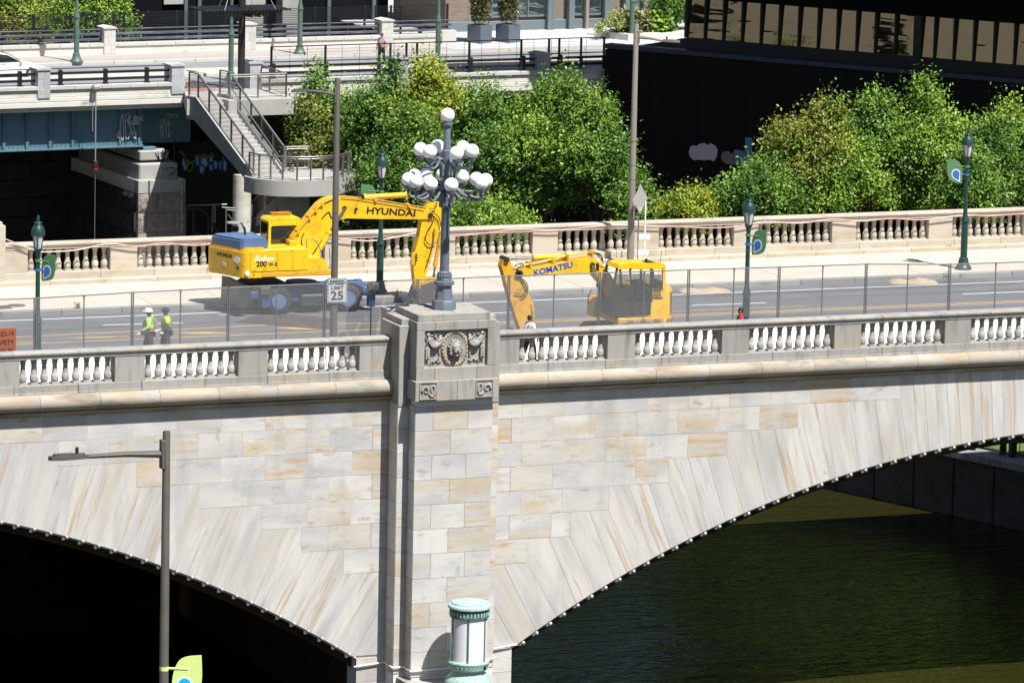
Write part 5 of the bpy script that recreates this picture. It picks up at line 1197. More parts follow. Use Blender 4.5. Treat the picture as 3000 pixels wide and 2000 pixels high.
hb_ = Vector(P)+Vector((.18, -.30, .62)); tag(MB().rod((0, 0, .34), (.02, 0, -.25), .018).box((0, 0, -.3), (.28, .03, .24), ch=.01).box((0, 0, .36), (.12, .04, .04), ch=.01).build('shovel', M['alu'], None, hb_), 'light metal shovel held beside the worker in the hard hat', 'shovel')
P2 = at(487, 1000, Y=wy_-.1); P2.z = ROAD_Z+.002
B, hx, s, J = person(P2, R(75), 'worker in a lime yellow shirt and dark cap, right of the hard hat worker', 'dark', hv, denim, boots, None, 1.80, .10, ((-.02, .0), (.0, .03)), (.08, .1), 'short')
MB().lathe([(.105, -.02), (.11, .02), (.10, .07), (.06, .105), (0.005, .115)], 14, hx+Vector((0, -.005, .02))*s).box(hx+Vector((0, .13, .02))*s, (.13, .10, .012), ch=.004).build('cap', M['ink'], B, smooth=50)
MB().tube([hx+Vector((.06, .05, .09))*s, hx+Vector((.075, -.03, .09))*s, hx+Vector((.06, -.09, .03))*s], .018, 5).build('cap_stripe', ora, B)
tq = MB()
for q in (-1, 1): tq.tube([(q*.08, .14, 1.15), (q*.10, .13, 1.36), (q*.1, .05, 1.49), (q*.1, -.08, 1.49), (q*.10, -.14, 1.34), (q*.08, -.14, 1.12)], .016, 5)
tq.build('reflective_stripe', refl, B)
gv = MB()
for nm in 'rl': c = J['pa'+nm][0]; gv.ball(c, (.035, .055, .065), 8, 6)
gv.build('gloves', M['white'], B, smooth=60)
A.scale = B.scale = (1.3, 1.3, 1.0)
# man in white shirt walking right along the near pavement
P3 = at(1550, 1040, Y=2.2); P3.z = WALK_Z+.052
C_, hx, s, J = person(P3, R(-72), 'man in a white shirt with a dark strap walking behind the balustrade', 'tan', cloth('white_cotton', (.72, .73, .76)), darkp, boots, blackhair, 1.76, .24, ((.05, .12), (-.06, -.10)), (.03, .08), 'short')
MB().ball(hx+Vector((0, .06, -.075))*s, (.07*s, .05*s, .045*s), 10, 8).build('beard', blackhair, C_, smooth=60)
MB().tube([(-.15, .12, 1.0), (-.05, .145, 1.2), (.1, .09, 1.46), (.08, -.1, 1.42), (-.05, -.14, 1.2), (-.16, -.1, 1.0)], .018, 6).build('strap', M['ink'], C_)
MB().box(hx+Vector((0, .085, .015))*s, (.15*s, .02, .03)).build('glasses', M['ink'], C_)
# man in red with sunglasses
P4 = at(2168, 1030, Y=2.0); P4.z = WALK_Z+.052
D_, hx, s, J = person(P4, R(68), 'man in a red and navy top with dark sunglasses behind the balustrade', 'tan', cloth('red_cotton', (.55, .02, .03)), cloth('dark_red_shorts', (.30, .02, .03)), boots, blackhair, 1.75, .22, ((.04, .1), (-.05, -.1)), (.05, .06), 'short')
MB().box(hx+Vector((0, .085, .012))*s, (.165*s, .03*s, .042*s), ch=.006).build('sunglasses', M['ink'], D_)
MB().ball(hx+Vector((0, .06, -.08))*s, (.065*s, .045*s, .04*s), 10, 8).build('beard', blackhair, D_, smooth=60)
vk = {k: (v[0], tuple(q+.03 for q in v[1]) if isinstance(v[1], tuple) else v[1]+.03) for k, v in J.items() if k in ('spine', 'chest', 'neckb')}
MB().tube([(-.11, .14, 1.05), (-.12, .145, 1.3), (-.11, .05, 1.46), (-.11, -.12, 1.4), (-.11, -.15, 1.1)], .03, 6).tube([(.11, .14, 1.05), (.12, .145, 1.3), (.11, .05, 1.46), (.11, -.12, 1.4), (.11, -.15, 1.1)], .03, 6).box((0, -.2, 1.22), (.3, .16, .42), ch=.04).ball((0, .10, 1.43), (.09, .06, .06), 8, 6).build('backpack', cloth('navy_nylon', (.012, .015, .04)), D_)
# ============================================================ the second bridge beyond, its stairs and street
LT = .35
Pa, Pb = at(400, 245, Z=LT), at(1900, 197, Z=LT); BA = math.atan2(Pb.y-Pa.y, Pb.x-Pa.x)
BT = Matrix.Translation((Pa.x, Pa.y, 0))@Matrix.Rotation(BA, 4, 'Z'); BTI = BT.inverted()
def bl(px, py, v=None, z=None, u=None, T=None):
    """local coordinates of the second bridge: u along it, v away from the camera"""
    TI = BTI if T is None else T.inverted()
    c = TI@CAM; d = (TI@at(px, py, Z=0))-c
    for i, val in enumerate((u, v, z)):
        if val is not None: t = (val-c[i])/d[i]
    return c+d*t
M['old_white'] = mat('old_white_concrete', (.60, .575, .52), .9, layers=[dict(c=(.42, .38, .3), s=(.5, .5, 1.4), lo=.5, hi=.7, k=.6, o='P'), dict(c=(.15, .14, .13), s=(1.1, 1.1, 2.5), lo=.6, hi=.75, k=.7, o='P')], bump=(8, .3, .02))
M['granite'] = mat('grey_granite_block', (.36, .37, .39), .85, rnd_v=.12, layers=[dict(c=(.25, .26, .28), s=4, lo=.45, hi=.7, k=.5), dict(c=(.45, .44, .42), s=18, lo=.5, hi=.7, k=.4)])
M['granite_lt'] = mat('pale_granite_block', (.48, .47, .44), .85, rnd_v=.08, layers=[dict(c=(.38, .35, .3), s=3, lo=.48, hi=.7, k=.5)])
M['rail_black'] = mat('black_bridge_rail', (.010, .011, .014), .4)
M['rail_blue'] = mat('worn_blue_grey_rail', (.06, .07, .09), .5, layers=[dict(c=(.2, .21, .23), s=(.8, 2, 5), lo=.48, hi=.7, k=.7), dict(c=(.01, .01, .012), s=(1, 3, 6), lo=.55, hi=.7, k=.8)])
M['girder'] = mat('grey_blue_girder_paint', (.085, .17, .215), .55, layers=[dict(c=(.10, .185, .225), s=.7, lo=.45, hi=.7, k=.6, o='P'), dict(c=(.02, .06, .08), s=(2, 2, .6), lo=.55, hi=.75, k=.6, o='P')])
M['conc'] = mat('grey_concrete', (.36, .355, .33), .9, layers=[dict(c=(.27, .265, .245), s=(1.2, 1.2, .5), lo=.45, hi=.7, k=.6, o='P'), dict(c=(.42, .41, .38), s=12, lo=.5, hi=.75, k=.5, o='P')], bump=(20, .2, .01))
M['conc_shade'] = mat('streaked_shade_concrete', (.23, .235, .24), .9, layers=[dict(c=(.15, .155, .16), s=(2.5, 2.5, .5), lo=.45, hi=.7, k=.7, o='P')])  # darker blue-grey base paints in the shade of the stair sides; streaks are staining
M['stainless'] = mat('dull_stainless_rail', (.26, .25, .235), .4, .7)
M['pink_walk'] = mat('pale_sidewalk', (.36, .325, .30), .9, layers=[dict(c=(.30, .26, .235), s=(.2, 1, 1), lo=.45, hi=.65, k=.7, o='P')])
M['brick_red'] = mat('red_brick_paving', (.33, .15, .115), .9, layers=[dict(c=(.42, .25, .2), s=6, lo=.45, hi=.7, k=.6, o='P')])
M['road_lt'] = mat('light_worn_road', (.19, .195, .21), .9, layers=[dict(c=(.27, .265, .255), s=(.15, 1.2, 1), lo=.42, hi=.62, k=.8, o='P'), dict(c=(.2, .2, .21), s=(.3, 2, 1), lo=.5, hi=.65, k=.6, o='P')])
M['dark_stone'] = mat('shade_dark_stone', (.028, .029, .031), .95, rnd_v=.2, layers=[dict(c=(.012, .012, .013), s=3, lo=.45, hi=.7, k=.7)], bump=(6, .8, .05))  # dark tone paints in the shade under the bridge and on the pier return
M['rough_stone'] = mat('rough_faced_stone', (.27, .235, .205), .95, rnd_v=.1, layers=[dict(c=(.17, .15, .13), s=4, lo=.45, hi=.7, k=.6)], bump=(5, 1.0, .09, 'O'))
SZ = -.10                                           # pavement level
def band(name, m_, v0, v1, z, label, u0=-60, u1=120): return tag(MB(BT).quad((u0, v0, z), (u1, v0, z), (u1, v1, z), (u0, v1, z)).build(name, m_), label, kind='structure')
vv = lambda y, z=SZ, x=640: bl(x, y, z=z).y
BU0, BU1 = bl(538, 262, v=0).x, bl(700, 262, v=-3).x
V_m0, V_m1, V_r1, V_k1, V_w = vv(221), vv(206), vv(191), vv(178), vv(158)
for nm, m_, a, b, z, lb_ in (('second_road', M['road_lt'], .2, V_k1+.1, SZ-.02, 'pale worn roadway of the second bridge'), ('brick_band', M['brick_red'], vv(266), vv(254), SZ, 'red brick band across the bridge pavement'), ('brick_band', M['brick_red'], vv(241), vv(234.5), SZ, 'narrow red brick band by the kerb'), ('median', M['concrete_walk'], V_m0, V_m1, SZ+.14, 'raised concrete strip between two lanes'), ('second_pavement', M['pink_walk'], V_k1, V_w+.2, SZ+.16, 'pinkish far pavement of the second bridge')):
    band(nm, m_, a, b, z, lb_, *((BU0, BU1) if nm == 'brick_band' else (-60, 120)))
b2 = thing('steel_bridge', 'second bridge beyond with white parapet over blue steel girders', 'bridge', (Pa.x, Pa.y, 0), BA)
MB().box((0, 0, 0), (.01, .01, .01)).build
for v, z in ((V_m0, SZ+.06), (V_k1, SZ+.07)):
    for k in range(-12, 40): put('kerb_stone', CACHE.setdefault('k2', MB().box((0, 0, 0), (2.38, .25, .24), ch=.02).mesh('kerb_stone', M['granite_lt'])), b2, (k*2.4, v, z-.035))
Upx = lambda px, v=0.0, y=240: bl(px, y, v=v).x
PEDN = [(111, 148), (503, 541), (732, 768), (1160, 1196), (1574, 1612)]
eds = [Upx(541, 0, 250), Upx(732, 0, 235)]
UL, UR = -30, Upx(1790, 0, 200)
wl = MB()
for a, b, zb in ((UL, eds[0], -.76), (eds[1], UR+14, -.72)):
    wl.box(((a+b)/2, .35, -.025), (b-a, .7, .41), ch=.01)
    wl.box(((a+b)/2, .33, -.36), (b-a, .78, .22), ch=.02)
    wl.box(((a+b)/2, .32, (-.49+zb)/2), (b-a, .78, -.49-zb), ch=.02)
    wl.box(((a+b)/2, .38, -.48), (b-a, .6, .06))
    wl.box(((a+b)/2, .55, zb-.13), (b-a, .5, .26))
wl.build('parapet', M['old_white'], b2)
MB().box(((UL+UR)/2+8, 8.0, -.45), (UR-UL+30, 14, .5)).build('deck', M['conc'], b2)
for a, b in ((UL, eds[0]), (eds[1], UR+4)):
    for i, (p, q) in enumerate(run(a, b, 1.55)):
        j = rnd.uniform(-.25, .25); put('ledge_stone', CACHE.setdefault(('ls', round(q-p, 2)), MB().box((0, 0, 0), (round(q-p, 2)-.015, .95, .19), ch=.012).mesh('ledge_stone', M['granite_lt'])), b2, ((p+q)/2, .36, LT-.095))
def pedestal2(u0, u1, v, zb, zt_, par, m_, dep=1.1):
    o = MB().box(((u0+u1)/2, v+dep/2, (zb+zt_)/2), (u1-u0-.04, dep-.04, zt_-zb-.02)).build('pedestal', M['mortar'], par)
    n = 3 if zt_-zb > 1.3 else 2; h = (zt_-zb-.10)/3
    for k in range(3):
        for q in range(2):
            s_ = .40 if k % 2 else .6; ux = u0+(u1-u0)*s_
            a, b = (u0, ux) if q == 0 else (ux, u1)
            put('granite_block', MB().box((0, 0, 0), (b-a-.012, dep, h-.012), ch=.012).mesh('granite_block', m_), o, ((a+b)/2, v+dep/2, zb+h*(k+.5)))
    MB().prism([(u0-.06, 0), (u1+.06, 0), (u1+.06, .07), ((u0+u1)/2, .14), (u0-.06, .07)], v-.06, v+dep+.06, 'xz', M=Matrix.Translation((0, 0, zt_-.10))).build('cap_stone', m_, o)
PU = []
for (p0_, p1_), yb in zip(PEDN, (279, 268, 262, 235, 232)):
    u0, u1 = bl(p0_, 240, v=-.12).x, bl(p1_, 240, v=-.12).x; PU.append((u0, u1)); pedestal2(u0, u1, -.12, LT-.62, LT+.95, b2, M['granite'])
# near rails: two beams and a thin top rail
def rails(ua, ub, v, par, m_, zs, posts, name='rail_beam'):
    mb = MB()
    for z, h in zs: mb = MB().box(((ua+ub)/2, v, z), (ub-ua, .10, h), ch=.012).build(name, m_, par)
    for u in posts: MB().box((u, v+.02, LT+.40), (.20, .22, .80), ch=.015).box((u, v+.02, LT+.02), (.32, .3, .03)).build('rail_post', m_, par)
ZS = ((LT+.62, .14), (LT+.27, .14), (LT+.87, .05))
seg = [(UL, PU[0][0], [Upx(58, .3)]), (PU[0][1], PU[1][0], [Upx(177, .3), Upx(309, .3), Upx(430, .3)]), (PU[2][1], PU[3][0], [Upx(800, .3), Upx(955, .3)]), (PU[3][1], PU[4][0], [Upx(1224, .3), Upx(1378, .3), Upx(1532, .3)]), (PU[4][1], UR+3, [Upx(1640, .3), Upx(1795, .3)])]
for a, b, ps in seg: rails(a, b, .3, b2, M['rail_black'], ZS, ps)
# tall cable fence on the right half of the near side
cf = thing('cable_fence', 'tall black cable fence along the near side of the second bridge', 'fence', BT@Vector((Upx(1300), .15, LT)), BA)
ub = Upx(1300)
ua_, uz_ = Upx(794, .15)-ub, Upx(1770, .15)-ub; HF = 1.72
for px in (794, 952, 1109, 1142, 1189, 1220, 1373, 1525, 1606, 1636, 1700, 1767):
    u = Upx(px, .15)-ub; MB().box((u, 0, HF/2), (.10, .12, HF), ch=.01).box((u, -.02, .35), (.16, .18, .7), ch=.01).build('fence_post', M['rail_black'], cf)
MB().box(((ua_+uz_)/2, 0, HF-.02), (uz_-ua_, .07, .05)).build('top_rail', M['rail_black'], cf)
for k in range(9): MB().rod((ua_, 0, .2+k*.165), (uz_, 0, .2+k*.165), .006, 4).build('cable', M['dark_metal'], cf)
for px in range(848, 1770, 51):
    u = Upx(px, .15)-ub; MB().rod((u, 0, .0), (u, 0, HF), .012, 4).build('cable_spacer', M['rail_black'], cf)
# far parapet, rails, pedestals and slatted fence
VF = V_w; uf0, uf1 = -60, bl(1327, 118, v=VF).x
zfw = SZ+.16
fpp = MB().box(((uf0+uf1)/2, VF+.3, zfw+.2), (uf1-uf0, .6, .42), ch=.01).build('parapet', M['old_white'], b2)
for p, q in run(uf0, uf1, 1.7): put('ledge_stone', CACHE.setdefault(('l3', round(q-p, 2)), MB().box((0, 0, 0), (round(q-p, 2)-.015, .74, .2), ch=.012).mesh('ledge_stone', M['granite_lt'])), b2, ((p+q)/2, VF+.3, zfw+.52))
FP = []
for p0_, p1_ in ((305, 339), (716, 750), (1118, 1152), (-110, -76)):
    u0, u1 = bl(p0_, 150, v=VF-.1).x, bl(p1_, 150, v=VF-.1).x; FP.append((u0, u1)); pedestal2(u0, u1, VF-.1, zfw, zfw+1.52, b2, M['granite_lt'], 1.0)
fb_ = sorted(FP); cutsF = [uf0]+[x for a in fb_ for x in a]+[uf1]
for a, b in zip(cutsF[::2], cutsF[1::2]):
    for z, h in ((zfw+.80, .14), (zfw+1.10, .14), (zfw+1.36, .06)): MB().box(((a+b)/2, VF+.3, z), (b-a, .1, h), ch=.012).build('rail_beam', M['rail_blue'], b2)
    n = max(1, int((b-a)/2.9))
    for k in range(n): MB().box((a+(k+.5)*(b-a)/n, VF+.4, zfw+.95), (.18, .2, .85), ch=.01).build('rail_post', M['rail_black'], b2)
sf = thing('slat_fence', 'tall black fence of thin horizontal slats behind the far parapet', 'fence', BT@Vector((bl(700, 100, v=VF+1.2).x, VF+1.2, zfw)), BA)
s0_ = bl(700, 100, v=VF+1.2).x; HS = bl(700, 27, v=VF+1.2).z-zfw
sa, sb = -40-s0_, bl(1314, 60, v=VF+1.2).x-s0_
for k in range(15): MB().box(((sa+sb)/2, 0, .7+k*(HS-.75)/14), (sb-sa, .03, .035)).build('slat', M['rail_black'], sf)
for px in (-60, 100, 253, 287, 333, 363, 517, 570, 660, 775, 921, 1068, 1101, 1145, 1174, 1310):
    u = bl(px, 60, v=VF+1.2).x-s0_; MB().box((u, .0, HS/2), (.11, .1, HS), ch=.008).build('fence_post', M['rail_black'], sf)
# girders, stiffeners, rivets
ug = bl(417, 400, v=1.1).x; gz0, gz1 = bl(200, 436, v=1.1).z, -.95
gd = MB().box(((UL+ug)/2, 1.12, (gz0+gz1)/2), (ug-UL, .06, gz1-gz0)).box(((UL+ug)/2, 1.05, gz0+.03), (ug-UL, .5, .07)).box(((UL+ug)/2, 1.05, gz1-.03), (ug-UL, .5, .07)).build('girder', M['girder'], b2)
for px in (12, 80, 148, 214, 352, 408):
    u = bl(px, 400, v=1.0).x; MB().box((u, 1.04, (gz0+gz1)/2), (.14, .12, gz1-gz0-.2)).build('stiffener', M['girder'], gd)
rv = MB(); rvm = []
for px in (8, 16, 76, 84, 142, 150, 156, 208, 216, 222, 350, 400, 410):
    u = bl(px, 400, v=1.0).x
    for k in range(12): rv.box((u, 1.075 if abs(px % 7) > 9 else .98, gz0+.25+k*(gz1-gz0-.5)/11), (.045, .04, .045))
for k in range(120):
    for z in (gz0+.12, gz0+.22): rv.box((UL+8+k*.24, 1.085, z), (.05, .03, .05)) if UL+8+k*.24 < ug-.1 else None
rvo = rv.build('rivet', M['girder'], gd); rvo['kind'] = 'stuff'
u2a, u2b = ug+.1, eds[0]-.1
MB().box(((u2a+u2b)/2+.5, 2.2, (gz0+gz1)/2), (u2b-u2a+1.6, .3, gz1-gz0), ch=.01).build('end_girder', M['girder'], b2)
M['paint_white'] = mat('white_graffiti_paint', (.45, .5, .52), .7); M['paint_blue'] = mat('blue_graffiti_paint', (.05, .18, .6), .7); M['paint_lime'] = mat('lime_graffiti_outline', (.25, .3, .03), .7); M['paint_pale'] = mat('pale_blue_graffiti_fill', (.45, .62, .8), .7)
gf = MB(); q8 = lambda zx, zy, v: bl(zx/2.351, zy/2.351, v=v)
for st in ([(845, 780), (828, 870), (835, 955)], [(845, 780), (850, 870), (848, 965), (835, 955)], [(865, 790), (862, 880), (868, 960)], [(865, 790), (890, 785), (880, 840), (905, 900), (880, 960)], [(900, 800), (890, 850), (955, 855), (925, 830)], [(905, 900), (925, 955), (940, 915), (910, 920)], [(930, 790), (915, 870), (925, 880)], [(800, 925), (830, 930), (815, 905), (820, 950), (800, 935)], [(870, 830), (915, 840), (940, 800)], [(925, 880), (935, 960)]):
    P = [q8(a, b, .96) for a, b in st]; gf.tube(smooth_pts(P, 3), .028, 4)
for st in ([(1108, 820), (1105, 880), (1115, 950)], [(1125, 815), (1122, 890), (1128, 950)], [(1140, 810), (1135, 860), (1165, 850), (1140, 880), (1150, 950)], [(1165, 820), (1160, 950), (1180, 905)], [(1105, 880), (1125, 870)], [(1150, 835), (1185, 860)]):
    P = [q8(a, b, 2.02) for a, b in st]; gf.tube(smooth_pts(P, 3), .028, 4)
gfo = gf.build('graffiti', M['paint_white'], gd)
for tx, sz, zx, zy, v in (('TRK', .34, 950, 822, .955), ('26', .3, 942, 842, .955), ('TKV', .38, 1187, 802, 2.03)):
    p = q8(zx, zy, v); text(tx, sz, M['paint_white'], gd, p, (R(90), 0, 0), name='graffiti', bold=.002)
# hanging navigation light
pn = bl(281, 262, v=-.35); nl = thing('navigation_light', 'red navigation light hanging on a long rod from the white parapet', 'light', BT@pn, BA)
zl = bl(280, 500, v=-.35).z-pn.z
MB().box((0, .1, .1), (.32, .5, .2), ch=.03).rod((0, .2, .15), (0, .2, .3), .03).build('hinge_box', M['alu'], nl)
MB().rod((0, 0, .05), (0, 0, zl+.5), .035, 8).rod((-.16, .02, -.1), (-.16, .02, -2.2), .02, 6).rod((0, 0, zl-.1), (0, 0, zl-4.5), .012, 4).build('rod', M['alu'], nl)
MB().lathe([(.10, zl+.32), (.14, zl+.3), (.14, zl+.5), (.08, zl+.55)], 12).lathe([(.17, zl), (.17, zl+.05)], 12).lathe([(.17, zl+.24), (.17, zl+.3)], 12).build('housing', M['dark_metal'], nl)
MB().lathe([(.13, zl+.05), (.13, zl+.24)], 12).build('red_lens', mat('red_lens', (.35, .02, .03), .2), nl)
# stone pier below the girder end
def tier(px0, px1, py0, py1, v, dep, m_, cs, name, label=None):
    a, b = bl(px0, py1, v=v), bl(px1, py1, v=v); zt_ = bl(px0, py0, v=v).z; zb = bl(px0, py1, v=v).z
    return a.x, b.x, zb, zt_
t1 = tier(410, 495, 443, 472, .55, 0, None, 0, ''); t2 = tier(408, 521, 480, 525, .35, 0, None, 0, ''); t3 = tier(401, 540, 529, 760, .1, 0, None, 0, '')
sp = thing('stone_pier', 'stepped stone pier under the girder end, black tag on its cap', 'pier', BT@Vector((t3[0], .1, -10.6)), BA)
def sput(name, mb, m_, par=sp): return mb.build(name, m_, par)
SO = Vector((-t3[0], -.1, 10.6))
sb_ = MB(Matrix.Translation(SO))
sb_.box(((t1[0]+t1[1])/2, .55+4, (t1[2]+t1[3])/2), (t1[1]-t1[0], 8, t1[3]-t1[2]), ch=.06); c1 = sput('cap_block', sb_, M['conc'])
sb_ = MB(Matrix.Translation(SO)).box(((t2[0]+t2[1])/2, .35+4.5, (t2[2]+t2[3])/2-.05), (t2[1]-t2[0], 9, t2[3]-t2[2]+.1), ch=.08); c2 = sput('cap_block', sb_, M['conc'])
core = MB(Matrix.Translation(SO)).box(((t3[0]+t3[1])/2, .1+5, (t3[3]-10.6)/2), (t3[1]-t3[0]-.08, 9.9, t3[3]+10.6-.04)); co = sput('core', core, M['mortar'])
hc = 1.04; ztop = t3[3]
MB(Matrix.Translation(SO)).box(((t3[0]+t3[1])/2-(t3[1]-t3[0])/4, .3, ztop-.35), ((t3[1]-t3[0])/2-.015, .6, .7), ch=.03).build('coping_stone', M['conc'], sp); MB(Matrix.Translation(SO)).box(((t3[0]+t3[1])/2+(t3[1]-t3[0])/4, .3, ztop-.35), ((t3[1]-t3[0])/2-.015, .6, .7), ch=.03).build('coping_stone', M['conc'], sp)
def rough(w_, h_, d_, seed):
    """a block with an uneven, rock-faced front"""
    r_ = random.Random(seed); n, m = 7, 4; vs = []; mb = MB()
    for j in range(m+1):
        for i in range(n+1):
            e = 0 if i in (0, n) or j in (0, m) else r_.uniform(.03, .13)
            vs.append((-w_/2+w_*i/n, -d_/2-e, -h_/2+h_*j/m))
    mb.add(vs, [(j*(n+1)+i, j*(n+1)+i+1, (j+1)*(n+1)+i+1, (j+1)*(n+1)+i) for j in range(m) for i in range(n)])
    return mb.box((0, .02, 0), (w_, d_-.04, h_))
zc = ztop-.70; k = 0
while zc > -10.4:
    cuts = [0, .42, 1.0] if k % 2 == 0 else [0, .18, .80, 1.0]
    for a, b in zip(cuts, cuts[1:]):
        ua, ub2 = t3[0]+(t3[1]-t3[0])*a, t3[0]+(t3[1]-t3[0])*b
        put('stone_block', rough(ub2-ua-.02, hc-.02, .4, k*7+int(a*10)).mesh('stone_block', M['rough_stone']), sp, SO+Vector(((ua+ub2)/2, .2, zc-hc/2)))
    for q in range(5):                               # left return, its shade put into the dark stone colour
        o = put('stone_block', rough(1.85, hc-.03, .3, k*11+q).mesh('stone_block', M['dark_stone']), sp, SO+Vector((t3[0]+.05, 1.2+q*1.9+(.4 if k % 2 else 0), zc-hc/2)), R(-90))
    zc -= hc; k += 1
bp = bl(437, 436, v=.9); MB(Matrix.Translation(SO)).box((bp.x, 1.1, bp.z), (.75, .6, .18), ch=.02).box((bp.x, 1.1, bp.z-.16), (.95, .8, .12), ch=.02).build('bearing', M['girder'], sp)
tg = MB(Matrix.Translation(SO)); z4 = lambda zx, zy, v: bl(300+zx/4.2, 400+zy/4.2, v=v)
for st in ([(650, 200), (680, 270), (690, 295), (685, 180), (700, 290)], [(720, 190), (725, 250), (745, 160), (740, 290)], [(770, 170), (760, 290)], [(800, 170), (770, 230), (815, 220), (790, 290)]):
    tg.tube([z4(a, b, .54) for a, b in st], .03, 4)
tg.build('graffiti', M['ink'], c1); tg = MB(Matrix.Translation(SO))
for st in ([(720, 390), (745, 380), (760, 420), (780, 380), (800, 430)], [(800, 390), (850, 380), (880, 440), (820, 470)], [(860, 380), (915, 400), (890, 450), (840, 480)]): tg.tube([z4(a, b, .34) for a, b in st], .022, 4)
tg.build('graffiti', M['ink'], c2)
dp = [z4(940, 505, .0), z4(965, 530, -.05), z4(978, 600, -.05), z4(975, 1190, -.05)]
MB(Matrix.Translation(SO)).tube(smooth_pts(dp, 4), .045, 8).build('drain_pipe', M['alu'], sp)
dq = [z4(882, 0, .2), z4(882, 330, .2)]; tag(MB().rod(BT@dq[0], BT@dq[1], .03).build('drain_pipe', M['dark_metal']), 'thin dark pipe dropping beside the stone pier', 'pipe')
# dark abutment wall deep under the second bridge, with painted graffiti
ab = thing('abutment_wall', 'stone abutment wall beneath the second bridge, shade put into its dark colour', 'wall', BT@Vector((0, 10.5, -13)), BA)
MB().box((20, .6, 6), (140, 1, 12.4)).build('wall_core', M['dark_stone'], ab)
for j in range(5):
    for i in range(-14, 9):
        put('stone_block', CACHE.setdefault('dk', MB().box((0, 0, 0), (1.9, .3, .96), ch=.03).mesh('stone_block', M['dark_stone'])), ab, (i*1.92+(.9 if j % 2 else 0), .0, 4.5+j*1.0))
gr = MB(); gy = MB(); gb2 = MB(); z4b = lambda zx, zy, v=9.0: bl(300+zx/4.2, 400+zy/4.2, v=v)
gw = MB().box((0, 0, 0), (.1, .1, .1))
tgw = thing('graffiti_wall', 'shaded wall painted with pale blue and lime graffiti behind the stairs', 'wall', BT@Vector((z4b(1200, 400).x, 9.15, -10.6)), BA)
GO = Vector((-z4b(1200, 400).x, -9.15, 10.6))
a_, b_ = z4b(930, 300), z4b(1900, 300)
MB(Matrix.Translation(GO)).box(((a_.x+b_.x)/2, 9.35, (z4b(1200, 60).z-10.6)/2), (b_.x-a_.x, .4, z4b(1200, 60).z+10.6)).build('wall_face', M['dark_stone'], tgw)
for pts in ([(985, 330), (1000, 235), (1030, 330), (1060, 395), (1025, 430), (1000, 390)], [(1150, 270), (1170, 250), (1195, 265), (1200, 350), (1165, 370)], [(1215, 300), (1235, 255), (1290, 270), (1315, 350), (1265, 385), (1225, 360)], [(1200, 370), (1240, 350), (1270, 400), (1240, 470), (1205, 440)], [(1325, 255), (1350, 240), (1370, 270), (1365, 320), (1325, 320)], [(1320, 360), (1355, 345), (1370, 420), (1325, 420)], [(1375, 310), (1400, 295), (1430, 330), (1420, 400), (1385, 400)], [(1440, 310), (1470, 300), (1475, 400), (1450, 420)], [(1490, 310), (1520, 290), (1540, 330), (1535, 410), (1495, 440)]):
    P = [z4b(a, b) for a, b in pts]; gr.prism([(p.x, p.z) for p in P], 9.10, 9.14, 'xz', M=Matrix.Translation(GO))
    gb2.tube([GO+Vector((p.x, 9.1, p.z)) for p in P+[P[0]]], .05, 4)
for st in ([(960, 190), (1000, 215), (1050, 370), (1075, 300)], [(1040, 290), (1100, 330), (1130, 290), (1110, 400), (1060, 430)], [(1140, 250), (1180, 235), (1215, 260), (1245, 225), (1300, 260), (1320, 230), (1360, 215), (1375, 250)], [(1480, 270), (1500, 280), (1480, 310)]):
    gy.tube(smooth_pts([GO+Vector((z4b(a, b).x, 9.09, z4b(a, b).z)) for a, b in st], 3), .06, 4)
gr.build('paint_fill', M['paint_pale'], tgw); gb2.build('paint_edge', M['paint_blue'], tgw); gy.build('paint_outline', M['paint_lime'], tgw)

# ---------------------------------------------------------- stairs down to the bank
tl_, tr_ = bl(567, 289, z=SZ), bl(667, 289, z=SZ)
ZB = SZ-3.4
bl_, br2 = bl(730, 513, z=ZB), bl(829, 510, z=ZB)
T0, B0 = (tl_+tr_)/2, (bl_+br2)/2; d = Vector((B0.x-T0.x, B0.y-T0.y, 0)); Ls = d.length; ST_A = math.atan2(d.y, d.x)
st = thing('staircase', 'concrete staircase with steel railings descending from the second bridge to a curved landing', 'stairs', BT@Vector((T0.x, T0.y, ZB)), BA+ST_A)
# local frame: x down the flight, y to its left, z up from the landing
TS = Matrix.Translation((T0.x, T0.y, ZB))@Matrix.Rotation(ST_A, 4, 'Z'); TSI = TS.inverted()
sl2 = lambda px, py, **k: bl(px, py, T=BT@TS, **k)
H0 = SZ-ZB; n = 18; run_, rise = Ls/n, H0/n; HW = .84
print('stairs', Ls, H0, HW, math.degrees(ST_A))
for k in range(n):
    put('step', CACHE.setdefault('step', MB().box((0, 0, -.12), (run_+.04, 2*HW, rise+.12), ch=.012).mesh('step', M['conc'])), st, ((k+.5)*run_, 0, H0-(k+1)*rise+rise/2+.06-rise*0))
def stringer(y0, y1, m_): return MB().prism([(-.6, H0+.12), (.25, H0+.12), (Ls+.25, .15), (Ls+.35, -.55), (.1, H0-1.05), (-.6, H0-1.05)], y0, y1, 'xz').build('stringer', m_, st)
s1 = stringer(-HW-.28, -HW, M['conc_shade']); s2 = stringer(HW, HW+.28, M['conc'])
for y0, y1 in ((-HW-.29, -HW+.01), (HW-.01, HW+.29)):
    MB().prism([(-.6, H0+.125), (.25, H0+.125), (Ls+.25, .155), (Ls+.25, .185), (.25, H0+.155), (-.6, H0+.155)], y0, y1, 'xz').build('stringer_cap', M['conc'], st)
MB().prism([(0, H0-.25), (0, H0-.75), (Ls, -.6), (Ls, -.1)], -HW, HW, 'xz').build('flight_slab', M['conc_shade'], st)
